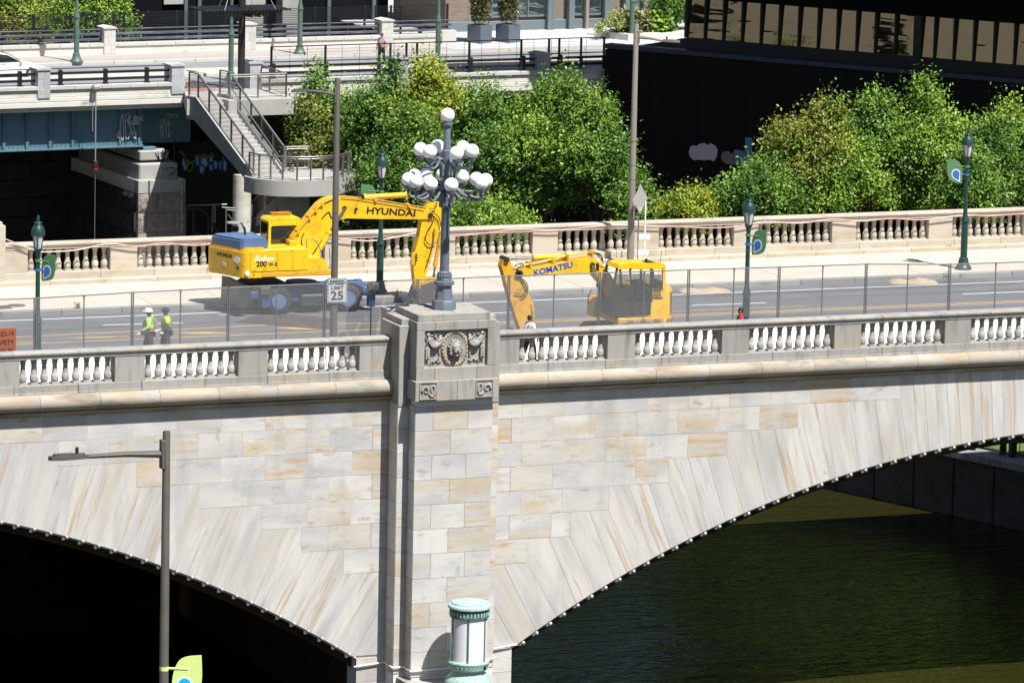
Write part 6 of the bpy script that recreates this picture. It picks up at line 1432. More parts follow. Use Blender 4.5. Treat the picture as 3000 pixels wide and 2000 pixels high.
def railing(P, h, par, posts=True, mesh_rows=9, name='railing'):
    """P: floor line points; vertical posts, a round top rail, a mesh panel of thin wires between"""
    top = [Vector(p)+Vector((0, 0, h)) for p in P]
    o = MB().tube(top, .045, 8).tube([t-Vector((0, 0, .10)) for t in top], .016, 5).tube([Vector(p)+Vector((0, 0, .12)) for p in P], .016, 5).build(name, M['stainless'], par, smooth=50)
    for p in P: MB().box(Vector(p)+Vector((0, 0, h/2)), (.055, .09, h), ch=.006).build('post', M['stainless'], o)
    wm = MB()
    for a, b in zip(P, P[1:]):
        a, b = Vector(a), Vector(b)
        for k in range(mesh_rows):
            z = .18+k*(h-.35)/(mesh_rows-1); wm.rod(a+Vector((0, 0, z)), b+Vector((0, 0, z)), .0055, 3)
        m_ = max(2, int((b-a).length/.11))
        for k in range(1, m_): q = a.lerp(b, k/m_); wm.rod(q+Vector((0, 0, .15)), q+Vector((0, 0, h-.12)), .0045, 3)
    w2 = wm.build('mesh_panel', M['stainless'], o); w2['kind'] = 'stuff'
    return o
HR = 1.22
slope_pts = [(.25+(Ls)*k/5, H0+.15-(H0-.0)*k/5) for k in range(6)]
railing([(-.55, -HW-.14, H0+.15)]+[(x, -HW-.14, z) for x, z in slope_pts], HR, st)
railing([(-.55, HW+.14, H0+.15)]+[(x, HW+.14, z) for x, z in slope_pts], HR, st)
MB().tube([(-.3, HW+.02, H0+.9), (.2, HW+.02, H0+.88), (Ls-.2, HW+.02, .95)], .03, 6).build('grab_rail', M['stainless'], st)
# upper platform: slab with its own edge, in bridge coordinates
SI = TSI
pf = bl(862, 288, z=SZ); pfl = bl(690, 288, z=SZ)
plat = MB(SI).box(((T0.x+.6+pf.x)/2, (pf.y+.3)/2-.0, SZ-.42-.01), (pf.x-T0.x-.6, .3-pf.y, .84), ch=.01)
plx = bl(540, 289, z=SZ).x
plat.prism([(plx, T0.y), (eds[0]+.02, .1), (T0.x+1.2, .1), (T0.x+1.2, T0.y+.2)], SZ-.83, SZ-.012, 'xy')
plat.build('platform', M['conc'], st)
pk = (MB(SI)); 
cA = bl(838, 284, z=SZ); cB = bl(667, 288, z=SZ); cC = bl(742, 250, z=SZ)
mid = cA.lerp(cB, .5)
def toS(p): return SI@Vector(p)
railing([toS((cB.x, cA.y, SZ)), toS((mid.x, cA.y, SZ)), toS((cA.x, cA.y, SZ))], HR, st)
railing([toS((cA.x, cA.y, SZ)), toS(((cA.x+cC.x)/2, (cA.y+cC.y)/2, SZ)), toS((cC.x, cC.y, SZ))], HR, st)
# curved landing
front = [sl2(500+x/3.92, 180+y/3.92, z=0) for x, y in ((842, 1318), (960, 1345), (1100, 1362), (1250, 1372), (1430, 1376), (1600, 1374), (1760, 1368), (1900, 1356), (2010, 1338), (2085, 1312), (2122, 1285))]
back = [sl2(500+x/3.92, 180+y/3.92, z=0) for x, y in ((2110, 1250), (1950, 1225), (1310, 1235), (900, 1275))]
pl = [(p.x, p.y) for p in front+back]
MB().prism(pl, -.80, .0, 'xy').build('landing', M['conc'], st, smooth=40)
cx_, cy_ = sum(p[0] for p in pl)/len(pl), sum(p[1] for p in pl)/len(pl)
ins = [Vector((cx_+(p.x-cx_)*.95, cy_+(p.y-cy_)*.90, .0)) for p in front[:]]
railing(ins, HR, st, mesh_rows=9)
bk_in = [Vector((cx_+(p.x-cx_)*.95, cy_+(p.y-cy_)*.90, .0)) for p in (sl2(500+1310/3.92, 180+1250/3.92, z=0), sl2(500+1600/3.92, 180+1240/3.92, z=0))]
railing(bk_in, HR, st)
# column, rear block, lower flight
pc = sl2(696, 560, z=-.8); pc = Vector((Ls-.35, -.55, 0)); pcx = sl2(696, 520, z=-.9)
MB().lathe([(.48, -10.6-ZB), (.48, -.75)], 24, (pcx.x, pcx.y+.3, 0)).build('column', M['old_white'], st, smooth=40)
wb0, wb1 = sl2(853, 600, z=-1.0), sl2(900, 600, z=-1.0)
q0 = sl2(852, 565, z=-.8); MB().box((q0.x-.8, q0.y+.8, (-10.6-ZB-.8)/2), (1.2, 1.3, 10.6+ZB-.8), ch=.02, rz=-ST_A).build('support_wall', M['conc'], st)
la, lb2 = sl2(862, 560, z=-1.0), sl2(700, 700, z=-4.6)
MB().beam(la, lb2, .3, .5).beam(la+Vector((.0, .9, .0)), lb2+Vector((0, .9, 0)), .3, .5).beam(la+Vector((0, .45, -.05)), lb2+Vector((0, .45, -.05)), .9, .15).build('stair_flight', M['conc_shade'], st)
dv = (lb2-la)
railing([la+dv*(k/4)+Vector((0, -.1, .25)) for k in range(5)], 1.1, st)
# lower railings and bank walk glimpsed under the stairs
rl = thing('stair_railing', 'dark steel stair railing low on the bank beside the stone pier', 'railing', BT@bl(575, 700, v=-3.0), BA)
RO = bl(575, 700, v=-3.0)
mm = MB(Matrix.Translation(-RO)); zq = lambda zx, zy, v=-3.0: bl(300+zx/4.2, 400+zy/4.2, v=v)
for pth in ([(1040, 880), (1240, 905), (1440, 1215)], [(1040, 860), (1030, 1190)], [(1120, 890), (1120, 1215)], [(1300, 1010), (1300, 1225)], [(1100, 1185), (1200, 1200), (1225, 1230)]): mm.tube([zq(*p) for p in pth], .06, 6)
mm.build('bar', M['rail_black'], rl)
m2 = MB(Matrix.Translation(-RO))
for pth in ([(1470, 872), (1640, 885), (1860, 1200)], [(1530, 900), (1660, 920), (1850, 1210)], [(1520, 880), (1520, 1180)], [(1545, 960), (1600, 1030)], [(1705, 980), (1700, 1180)], [(1840, 830), (1830, 1110)], [(1050, 850), (1530, 835)], [(1360, 850), (1350, 1180)], [(1385, 850), (1385, 1060)]): m2.tube([zq(*p) for p in pth], .04, 6)
m2.build('steel_rail', M['stainless'], rl)
tag(MB(BT).box((bl(620, 690, v=-1).x, -1.5, -10.5), (12, 5, .3), ch=.02).build('bank_walk', M['conc']), 'pale concrete walk on the bank below the stairs', kind='structure')
bcn = at(688, 690, Y=27.6); bt_ = thing('trail_lamp', 'low lamp with a flat disc top just beyond the far coping', 'lamp', Vector((bcn.x, bcn.y, -10)))
zt_ = at(688, 651, Y=27.6).z+10
MB().lathe([(.05, zt_-1.2), (.05, zt_-.62), (.14, zt_-.6), (.14, zt_-.5), (.11, zt_-.48)], 12).lathe([(.16, zt_-.36), (.16, zt_-.2), (.1, zt_-.16)], 14).rod((0, 0, 0), (0, 0, zt_-1), .06, 8).build('stem', M['dark_metal'], bt_)
MB().lathe([(.13, zt_-.48), (.13, zt_-.36)], 14).lathe([(.11, zt_-.16), (.11, zt_-.04)], 14).build('glass', M['lamp_glass'], bt_); MB().lathe([(.36, zt_-.04), (.36, zt_), (.02, zt_+.03)], 20).build('disc_top', M['alu'], bt_)
# ---------------------------------------------------------- street things on the second bridge
def post_back(px, py, z, h, label, s=1.0, y2=None):
    p = bl(px, py, z=z); t = lantern_post(BT@p, (BT@p).z+h, label, M['green_pale'])
    t['group'] = 'pale green lamp posts on the second bridge'
    return t
post_back(224, 182, SZ+.16, 7.2, 'pale green lamp post at the far kerb beside the white car')
post_back(878, 158, SZ+.16, 7.4, 'pale green lamp post on the far kerb above the stairs platform')
post_back(676, 236, SZ, 7.2, 'green lamp post on the near kerb left of the slatted canopy pole')
post_back(1282, 192, SZ, 7.2, 'green lamp post between the walking man and the planters')
post_back(1850, 128, SZ, 7.2, 'dark green lamp post rising behind the tan light pole')
# slatted canopy on a black pole with cables
cpz = bl(706, 262, z=SZ); cn = thing('slatted_canopy', 'black slatted canopy hung by cables on a black pole', 'canopy', BT@cpz, BA)
zc_ = bl(706, 30, v=cpz.y).z-SZ; w0 = bl(580, 40, v=cpz.y-.2).x-cpz.x; w1 = bl(832, 40, v=cpz.y-.2).x-cpz.x
MB().lathe([(.19, 0), (.19, zc_+3.5)], 16).build('pole', M['black'], cn, smooth=40)
for k in range(24): MB().box((w0+(w1-w0)*(k+.5)/24, .0, zc_+.1), (.09, 2.6, .06), ch=.008).build('slat', M['dark_metal'], cn)
for v in (-.9, 0, .9): MB().box(((w0+w1)/2, v, zc_-.02), ((w1-w0)*.8, .09, .16)).build('beam', M['rail_black'], cn)
for k in range(5): MB().box(((w0+w1)/2-.6+k*.45, -.2, zc_-.2), (.07, 1.6, .22)).build('bracket', M['rail_black'], cn)
for x, y in ((-1.4, -1), (1.5, -1), (-.9, 1), (1.0, 1)): MB().rod((x, y, zc_+.1), (.0, 0, zc_+3.4), .014, 4).build('cable', M['alu'], cn)
# pedestrian on the second bridge
pp_ = bl(1118, 190, z=SZ); head = bl(1120, 127, v=pp_.y).z
E_, hx, s, J = person(BT@pp_, R(120), 'man in a pink checked shirt and dark cap walking on the second bridge', 'tan', cloth('pink_check', (.50, .34, .42)), darkp, boots, None, 1.72, .15)
MB().lathe([(.10, -.01), (.105, .03), (.09, .08), (.05, .11), (0.005, .115)], 14, hx+Vector((0, 0, .02))*s).box(hx+Vector((0, .12, .02))*s, (.13, .1, .012)).build('cap', cloth('grey_cap', (.07, .07, .08)), E_, smooth=50)
# white car cut off by the left edge
wc = bl(20, 238, z=SZ-.02); CR = thing('car', 'white hatchback at the left edge on the second bridge', 'car', BT@Vector((bl(132, 215, v=wc.y).x, wc.y+.1, SZ-.02)), BA)
sec = [(0.0, .45), (-.02, .62), (-.25, .78), (-1.0, .92), (-1.25, .98), (-2.05, 1.42), (-2.6, 1.50), (-3.4, 1.46), (-4.1, 1.1), (-4.2, .6), (-4.15, .28), (-.1, .26)]
MB().prism(sec, 0.08, 1.72, 'xz').build('body', mat('white_car_paint', (.78, .78, .80), .2), CR, smooth=30)
MB().prism([(-1.32, 1.0), (-2.07, 1.36), (-2.6, 1.43), (-2.62, .98)], .06, .10, 'xz').prism([(-2.7, .98), (-2.7, 1.43), (-3.3, 1.39), (-3.7, 1.05)], .06, .10, 'xz').build('side_window', M['glass_dark'], CR)
MB().prism([(-1.18, .99), (-1.22, .96), (-2.0, 1.40), (-1.98, 1.44)], .25, 1.55, 'xz').build('windscreen', M['glass_dark'], CR)
for x in (-.72, -3.4):
    for y in (.16, 1.62): 
        w_ = MB().lathe([(.2, -.1), (.31, -.1), (.33, -.05), (.33, .05), (.31, .1), (.2, .1)], 22, (x, y, .33), M=None).build
        ww = put('wheel', CACHE.setdefault('cw', MB().lathe([(.2, -.1), (.31, -.1), (.33, -.05), (.33, .05), (.31, .1), (.2, .1)], 22, caps=False).mesh('wheel', M['black'], 40)), CR, (x, y, .33)); ww.rotation_euler = (R(90), 0, 0)
        put('rim', CACHE.setdefault('cr', MB().lathe([(.21, -.08), (.2, .08), (.05, .11), (.01, .11)], 14).mesh('rim', M['alu'], 40)), ww)
MB().ball((-1.3, .0, 1.02), (.09, .1, .07), 8, 6).build('mirror', M['white'], CR); MB().box((-.03, .35, .62), (.1, .4, .12), ch=.02).build('headlight', M['lamp_glass'], CR)
MB().box((-2.3, .07, .9), (.22, .03, .03)).build('door_handle', M['alu'], CR)
# ============================================================ terrace, planters, buildings behind
M['brick'] = None
def leaf_mat(name, c1, c2, c3, tr=.13):
    m = bpy.data.materials.new(name); m.use_nodes = True; N, L = m.node_tree.nodes, m.node_tree.links; b = N['Principled BSDF']
    g = N.new('ShaderNodeNewGeometry'); r = N.new('ShaderNodeValToRGB')
    r.color_ramp.elements[0].color = (*c1, 1); r.color_ramp.elements[1].color = (*c3, 1); e = r.color_ramp.elements.new(.5); e.color = (*c2, 1)
    nz = N.new('ShaderNodeTexNoise'); nz.inputs['Scale'].default_value = .55; nz.inputs['Detail'].default_value = 2; L.new(g.outputs['Position'], nz.inputs[0])
    mx = N.new('ShaderNodeMath'); mx.operation = 'MULTIPLY_ADD'; L.new(g.outputs['Random Per Island'], mx.inputs[0]); mx.inputs[1].default_value = .45
    m2 = N.new('ShaderNodeMapRange'); L.new(nz.outputs[0], m2.inputs[0]); m2.inputs[1].default_value = .3; m2.inputs[2].default_value = .7; m2.inputs[3].default_value = -.12; m2.inputs[4].default_value = .68
    L.new(m2.outputs[0], mx.inputs[2]); L.new(mx.outputs[0], r.inputs[0]); L.new(r.outputs[0], b.inputs['Base Color'])
    b.inputs['Roughness'].default_value = .42; b.inputs['Specular IOR Level'].default_value = .28
    t = N.new('ShaderNodeBsdfTranslucent'); L.new(r.outputs[0], t.inputs[0]); ms = N.new('ShaderNodeMixShader'); ms.inputs[0].default_value = tr
    L.new(b.outputs[0], ms.inputs[1]); L.new(t.outputs[0], ms.inputs[2]); L.new(ms.outputs[0], N['Material Output'].inputs[0]); return m
LG = leaf_mat('green_leaves', (.036, .09, .013), (.10, .205, .030), (.22, .35, .065))
LGY = leaf_mat('fresh_green_leaves', (.065, .13, .015), (.18, .30, .036), (.34, .45, .075))
LY = leaf_mat('yellow_leaves', (.16, .19, .015), (.32, .32, .03), (.48, .45, .06))
LO = leaf_mat('olive_yellow_leaves', (.09, .13, .02), (.20, .21, .035), (.32, .30, .055))
LC = leaf_mat('conifer_needles', (.05, .075, .02), (.095, .115, .03), (.16, .12, .05), .1)
M['bark'] = mat('bark', (.09, .07, .05), .95, layers=[dict(c=(.04, .03, .02), s=6, lo=.45, hi=.7, o='P')])
def leaves_mesh(name, blobs, n, size, seed, m_, sprig=.55, up_=.35, flat=1.0):
    """blobs: (centre, radii) ellipsoids; leaves grow in sprigs near each ellipsoid's skin, a few inside"""
    g = np.random.default_rng(seed); vol = np.array([b[1][0]*b[1][1]+b[1][0]*b[1][2] for b in blobs]); pick = g.choice(len(blobs), n//9+1, p=vol/vol.sum())
    C = np.array([b[0] for b in blobs])[pick]; RR = np.array([b[1] for b in blobs])[pick]
    d = g.normal(size=(len(pick), 3)); d /= np.linalg.norm(d, axis=1)[:, None]; d[:, 2] = np.where(d[:, 2] < -.4, -d[:, 2], d[:, 2])
    rad = np.where(g.random(len(pick)) < .75, g.uniform(.80, 1.06, len(pick)), g.uniform(.45, .85, len(pick)))
    # lumpy skin from a few random waves, so that the outline is uneven and gaps open
    S = C+d*RR*rad[:, None]; K = g.normal(size=(7, 3))*np.linspace(.6, 3.0, 7)[:, None]; ph = g.uniform(0, 6.3, 7)
    lump = (np.sin(S@K.T+ph)*np.linspace(1, .45, 7)).sum(1)/7
    S = C+d*RR*(rad*(1+.55*lump))[:, None]
    keep = lump > -.36*g.random(len(S))-.01; S, d = S[keep], d[keep]
    k = 9; ns = len(S); ax = d*.8+np.array([0, 0, up_+.15])+g.normal(size=(ns, 3))*.4; ax /= np.linalg.norm(ax, axis=1)[:, None]
    Ls = sprig*g.uniform(.6, 2.2, ns)*(1+.9*np.clip(ax[:, 2], 0, 1)*(g.random(ns) < .5))
    lat = np.cross(ax, g.normal(size=(ns, 3))); lat /= np.linalg.norm(lat, axis=1)[:, None]
    t = np.tile(np.linspace(0, 1, k), ns)+g.normal(size=ns*k)*.06; AX = np.repeat(ax, k, 0); D = np.repeat(d, k, 0); LT_ = np.repeat(lat, k, 0)
    sgn = np.tile(np.where(np.arange(k) % 2, 1., -1.), ns)[:, None]
    P = np.repeat(S, k, 0)+AX*((t-.45)*np.repeat(Ls, k))[:, None]; m = len(P)
    P = P+LT_*sgn*size*.45+g.normal(size=(m, 3))*size*.35
    a = AX*.55+LT_*sgn*.8+g.normal(size=(m, 3))*.35; a[:, 2] -= .15; a /= np.linalg.norm(a, axis=1)[:, None]
    nn = D*.45+np.array([.05, -.2, .75])+g.normal(size=(m, 3))*.60
    b = np.cross(a, nn); b /= np.linalg.norm(b, axis=1)[:, None]; nn = np.cross(b, a)
    s = size*g.uniform(.55, 1.25, (m, 1))
    V = np.stack([P-a*s*.5, P+b*s*.25+nn*s*.06, P+a*s*.55, P-b*s*.25+nn*s*.06], 1).reshape(-1, 3)
    me = bpy.data.meshes.new(name); me.vertices.add(4*m); me.vertices.foreach_set('co', V.astype(np.float32).ravel())
    me.loops.add(4*m); me.loops.foreach_set('vertex_index', np.arange(4*m, dtype=np.int32)); me.polygons.add(m)
    me.polygons.foreach_set('loop_start', np.arange(0, 4*m, 4, dtype=np.int32)); me.polygons.foreach_set('loop_total', np.full(m, 4, dtype=np.int32))
    me.materials.append(m_); me.update(calc_edges=True); me.validate(); return me
def tree(px, py_top, py_bot, halfw, Y, label, m_, n, seed, base_z=-10.6, size=.19, second=None, name='tree', depth=1.0, group=None):
    """crown fitted to the pixels it fills in the photo, at distance Y"""
    top, bot = at(px, py_top, Y=Y), at(px, py_bot, Y=Y); rx = (at(px+halfw, py_top, Y=Y)-at(px-halfw, py_top, Y=Y)).length/2
    t = thing(name, label, 'tree', (top.x, Y, base_z), 0, group)
    r_ = random.Random(seed); H = top.z-bot.z; cz = (top.z+bot.z)/2-base_z; blobs = []
    for k in range(8):
        a = k*2.4+r_.uniform(-.4, .4); rr = .60*rx*math.sqrt((k+.3)/8); f = 1-.35*(rr/rx)
        zc = cz+r_.uniform(-.30, .16)*H*f; q = r_.uniform(.34, .50)
        blobs.append(((rr*math.cos(a), rr*math.sin(a)*depth, zc), (rx*q, rx*q*depth, min(rx*q*1.15, H*.27))))
    blobs.append(((rx*r_.uniform(-.2, .2), -.1, cz+.22*H), (rx*.36, rx*.34, H*.26)))
    blobs.append(((0, .1, cz-.08*H), (rx*.66, rx*.5*depth, H*.34)))
    put('crown', leaves_mesh('crown', blobs, int(n*2.0), size, seed, m_), t)
    if second:
        m2, frac = second; bs = [b for i, b in enumerate(blobs) if i % 2 == 0]
        put('crown_patch', leaves_mesh('crown_patch', bs, int(n*2.0*frac), size, seed+99, m2), t)
    tr = MB().tube(smooth_pts([(0, 0, 0), (.1, 0, cz*.4), (-.05, .1, cz*.8), (0, 0, cz+H*.25)], 3), [.24-.019*i for i in range(10)], 8)
    for k in range(7):
        b = blobs[k][0]; s_ = Vector((0, 0, cz*(.35+.06*k))); tr.tube(smooth_pts([s_, s_.lerp(Vector(b), .5)+Vector((0, 0, -.3)), b], 3), [.11-.013*i for i in range(7)], 6)
    for k in range(5):
        b = blobs[r_.randrange(8)]; e = Vector(b[0])+Vector((r_.uniform(-.6, .6)*b[1][0], -b[1][1]*1.0, r_.uniform(-.2, .7)*b[1][2])); tr.tube(smooth_pts([Vector(b[0])*.75, Vector(b[0]).lerp(e, .5)+Vector((0, 0, -.1)), e], 3), [.07-.008*i for i in range(7)], 5)
    tr.build('trunk', M['bark'], t, smooth=60)
    return t
GT = 'trees on the bank between the two bridges'
tree(935, 185, 560, 95, 80, 'small green tree between the stairs platform and the light pole arm', LG, 9000, 11, group=GT)
tree(930, 300, 640, 115, 79, 'olive yellow tree behind the near light pole', LO, 12000, 12, second=(LG, .25), group=GT)
tree(1120, 160, 560, 130, 76, 'dark green tree under the walking man', LG, 13000, 13, group=GT)
tree(1270, 178, 480, 125, 73, 'bright yellow-leaved tree left of the globe lamp', LY, 12000, 14, second=(LGY, .35), group=GT)
tree(1215, 300, 700, 175, 71, 'broad mid green tree behind the globe lamp', LG, 17000, 15, second=(LGY, .3), group=GT)
tree(1440, 240, 690, 165, 69, 'green tree right behind the globe lamp column', LG, 16000, 16, second=(LGY, .35), group=GT)
tree(1600, 215, 700, 190, 67, 'tallest green tree left of the tan light pole', LGY, 20000, 17, second=(LG, .5), group=GT)
tree(1760, 270, 720, 165, 65, 'green tree crossed by the tan light pole', LG, 17000, 18, second=(LGY, .3), group=GT)
tree(1420, 590, 720, 190, 62, 'low leafy tree just above the far coping, right of the globe lamp', LGY, 9000, 19, second=(LG, .3), group=GT, base_z=-10.6)
tree(1085, 430, 640, 60, 79, 'small olive tree by the right end of the curved landing', LO, 5000, 20, group=GT)
tree(1870, 520, 720, 75, 60, 'small dark tree behind the diamond sign', LG, 6000, 21, group=GT)
tree(2020, 575, 690, 78, 56, 'low yellow-green sumac bush above the far coping', LY, 5000, 22, second=(LGY, .8), group=GT)
tree(2225, 462, 690, 145, 56, 'dark green tree left of the yellow-tipped tree', LG, 13000, 23, second=(LGY, .35), group=GT)
tree(2400, 300, 690, 160, 57, 'yellow-tipped tree before the dark wall', LGY, 17000, 24, second=(LO, .55), group=GT)
tree(2560, 270, 690, 150, 58, 'green tree in the middle of the right-hand group', LGY, 18000, 25, second=(LG, .4), group=GT)
tree(2720, 240, 690, 140, 58, 'tallest tree in the right-hand group, upright green top', LGY, 18000, 26, second=(LG, .4), group=GT)
tree(2970, 300, 690, 150, 56, 'dense green tree cut by the right edge', LG, 19000, 27, second=(LGY, .45), group=GT)
tree(2850, 420, 690, 120, 53, 'low dark green tree beside the right lantern post', LG, 11000, 28, second=(LGY, .35), group=GT)
GF = 'trees beyond the far parapet of the second bridge'
def btree(px, t0, b0, hw, v, label, m_, n, seed, **k):
    P = BT@bl(px, t0, v=v); tree(px, t0, b0, hw, P.y, label, m_, n, seed, base_z=-6, group=GF, **k)
btree(40, -70, 190, 130, V_w+7, 'pale yellow-green tree beyond the fence at the left edge', LO, 11000, 31, second=(LGY, .7))
btree(190, -90, 190, 130, V_w+9, 'bright green tree beyond the fence in the middle of the left group', LGY, 13000, 32, second=(LG, .5))
btree(320, -60, 170, 95, V_w+8, 'green tree beyond the fence, right end of the left group', LGY, 10000, 33, second=(LG, .5))

# terrace
M['terrace'] = mat('pale_terrace_paving', (.46, .46, .47), .85, layers=[dict(c=(.46, .46, .47), s=(.5, 3, 1), lo=.45, hi=.65, k=.7, o='P')])
TZ = SZ+.17
P_t0 = bl(1327, 140, z=TZ)
band('terrace', M['terrace'], V_k1+.5, 60, TZ, 'pale paved terrace at the end of the second bridge', u0=P_t0.x-.3, u1=110)
ts_ = tag(thing('terrace_paving', None, None, BT@Vector((P_t0.x, V_k1+2, TZ)), BA), kind='structure')
for j in range(6):
    for i in range(11):
        put('paving_slab', CACHE.setdefault('tslab', MB().box((0, 0, 0), (1.96, 1.46, .05), ch=.01).mesh('paving_slab', M['terrace'])), ts_, (1.2+i*2, j*1.5+.2, .004+rnd.uniform(-.003, .003)))
ub_ = bl(1566, 140, v=V_w).x
pbx = bl(1305, 125, v=V_w-.1); MB().box((bl(1313, 125, v=V_w).x, V_w+.2, zfw+.40), (.9, .7, .8), ch=.015).build('end_block', M['granite_lt'], b2)
M['planter'] = mat('slate_planter', (.095, .115, .14), .6, layers=[dict(c=(.08, .095, .115), s=6, lo=.45, hi=.7, k=.5)])
def planter(px, py, label, seed):
    p = bl(px, py, z=TZ); h = 1.06; t = thing('planter', label, 'planter', BT@p+Vector((0, .6, 0)), BA+R(24), 'tall slate planters with clipped conifers')
    MB().box((0, 0, h/2), (1.02, 1.02, h), ch=.015).build('box', M['planter'], t); MB().box((0, 0, h-.02), (.9, .9, .05)).build('soil', M['bark'], t)
    bl_ = [((0, 0, h+.6), (.50, .50, .8)), ((.05, 0, h+1.9), (.6, .55, 1.1)), ((-.05, 0, h+2.9), (.5, .5, 1.2)), ((.15, 0, h+2.2), (.55, .5, .9))]
    put('conifer', leaves_mesh('conifer', bl_, 9000, .16, seed, LC, sprig=.3, up_=1.6), t)
planter(1416, 130, 'left slate planter holding a brown-green conifer', 41); planter(1499, 128, 'right slate planter holding a browner conifer', 42)
# raised bed with hydrangea and grasses
q0_, q1_ = bl(1745, 110, z=TZ), bl(1840, 122, z=TZ)
rb = thing('raised_bed', 'pale stone raised bed holding hydrangea and tufted grasses', 'planter', BT@Vector((q1_.x, q1_.y, TZ)), BA)
hb_z = bl(1840, 101, v=q1_.y).z-TZ
MB().prism([(q0_.x-q1_.x, q0_.y-q1_.y), (0, 0), (14, .5), (14, 5), (q0_.x-q1_.x+2, 5)], 0, hb_z, 'xy').build('stone_kerb', M['granite_lt'], rb)
def shrub(nm, px, py, v, blobs, n, size, m_, label, cat, seed, **k):
    p = bl(px, py, v=v); t = tag(put(nm, leaves_mesh(nm, blobs, n, size, seed, m_, **k), None, BT@p), label, cat); return t
LH = leaf_mat('hydrangea_heads', (.20, .26, .06), (.38, .44, .14), (.50, .52, .22)); LGR = leaf_mat('ornamental_grass', (.16, .20, .07), (.26, .28, .12), (.38, .34, .2))
shrub('hydrangea', 1795, 92, q1_.y+1.0, [((x, 0, z), (.30, .3, .28)) for x, z in ((-.7, .2), (-.3, .45), (.1, .8), (.5, .4), (.9, .5), (.2, .2), (-.9, .0), (1.2, .3))], 1600, .13, LH, 'hydrangea with pale green flower heads in the raised bed', 'shrub', 51, sprig=.12)
for k, (px, py) in enumerate(((1836, 92), (1882, 92), (1930, 95))):
    shrub('grass_tuft', px, py, q1_.y+1.3, [((0, 0, .2), (.5, .4, .45))], 900, .5, LGR if k < 2 else LGY, ['tufted grass right beside the hydrangea', 'straw-tipped grass right of the tan light pole', 'bright green grass below the dark tree in the bed'][k], 'plant', 52+k, sprig=.3, up_=2)
dt = bl(1960, 100, v=q1_.y+2.2); 
tree(1975, -60, 95, 75, (BT@bl(1975, 40, v=q1_.y+2.5)).y, 'dark small tree in the raised bed against the glass building', LG, 6000, 61, base_z=.2)
# brick building with window bays
M['tanbrick'] = mat('brown_brick', (.20, .165, .13), .9, layers=[dict(c=(.15, .12, .095), s=(1.2, 1, 7), lo=.42, hi=.62, k=.8, o='P'), dict(c=(.25, .21, .17), s=(6, 6, 16), lo=.5, hi=.7, k=.6, o='P')], bump=((4, 4, 14), .4, .02))
M['metal_panel'] = mat('grey_green_metal_panel', (.15, .185, .195), .5, .2); M['bronze_fin'] = mat('tan_bronze_fin', (.30, .25, .2), .5, .2)
mg = bpy.data.materials.new('window_glass'); mg.use_nodes = True; _n, _l = mg.node_tree.nodes, mg.node_tree.links; _b = _n['Principled BSDF']
_b.inputs['Base Color'].default_value = (.03, .05, .06, 1); _b.inputs['Roughness'].default_value = .03; _b.inputs['Specular IOR Level'].default_value = 1.0; _b.inputs['IOR'].default_value = 2.2
_g = _n.new('ShaderNodeNewGeometry'); _m = _n.new('ShaderNodeVectorMath'); _m.operation = 'MULTIPLY'; _m.inputs[1].default_value = (.25, .25, 1.1); _l.new(_g.outputs['Position'], _m.inputs[0])
_z = _n.new('ShaderNodeTexNoise'); _z.inputs['Scale'].default_value = 1; _z.inputs['Detail'].default_value = 2; _l.new(_m.outputs[0], _z.inputs[0]); _p = _n.new('ShaderNodeBump'); _p.inputs['Strength'].default_value = .35; _p.inputs['Distance'].default_value = .25
_l.new(_z.outputs[0], _p.inputs['Height']); _l.new(_p.outputs[0], _b.inputs['Normal'])
bb0, bb1 = bl(1310, 97, z=TZ), bl(1990, 97, z=TZ)
bu = thing('brick_building', 'brown brick building with tall blue glass bays behind the terrace', 'building', BT@Vector((bb0.x, bb0.y, TZ)), BA)
LB = bb1.x-bb0.x+8; HB = 7.0
MB().box((LB/2, 4, HB/2), (LB, 7.4, HB)).build('wall', M['tanbrick'], bu); MB().box((LB/2, .22, .30), (LB, .3, .6), ch=.02).build('base_course', M['metal_panel'], bu)
UB = lambda px: bl(px, 90, v=bb0.y).x-bb0.x
for a, b in ((1388, 1600), (1662, 1712), (1722, 1764), (1836, 1880), (1890, 1950)):
    x0, x1 = UB(a), UB(b); w_ = MB().box(((x0+x1)/2, .20, HB/2+.5), (x1-x0, .12, HB-.6)).build('window', M['metal_panel'], bu)
    nn = max(1, round((x1-x0)/1.15))
    for k in range(nn): xa, xc = x0+(x1-x0)*k/nn+.05, x0+(x1-x0)*(k+1)/nn-.05; MB().box(((xa+xc)/2, .12, HB/2+.55), (xc-xa, .04, HB-.9)).build('pane', mg, w_)
    for k in range(1, nn): MB().box((x0+(x1-x0)*k/nn, .09, HB/2+.5), (.07, .1, HB-.6)).build('mullion', M['metal_panel'], w_)
for a, b, m_ in ((1600, 1612, 'metal_panel'), (1612, 1620, 'metal_panel'), (1662, 1678, 'metal_panel'), (1711, 1720, 'bronze_fin'), (1766, 1784, 'metal_panel'), (1826, 1842, 'metal_panel'), (1880, 1890, 'bronze_fin')):
    x0, x1 = UB(a), UB(b); MB().box(((x0+x1)/2, .02, HB/2), (x1-x0, .5, HB), ch=.015).build('fin', M[m_], bu)
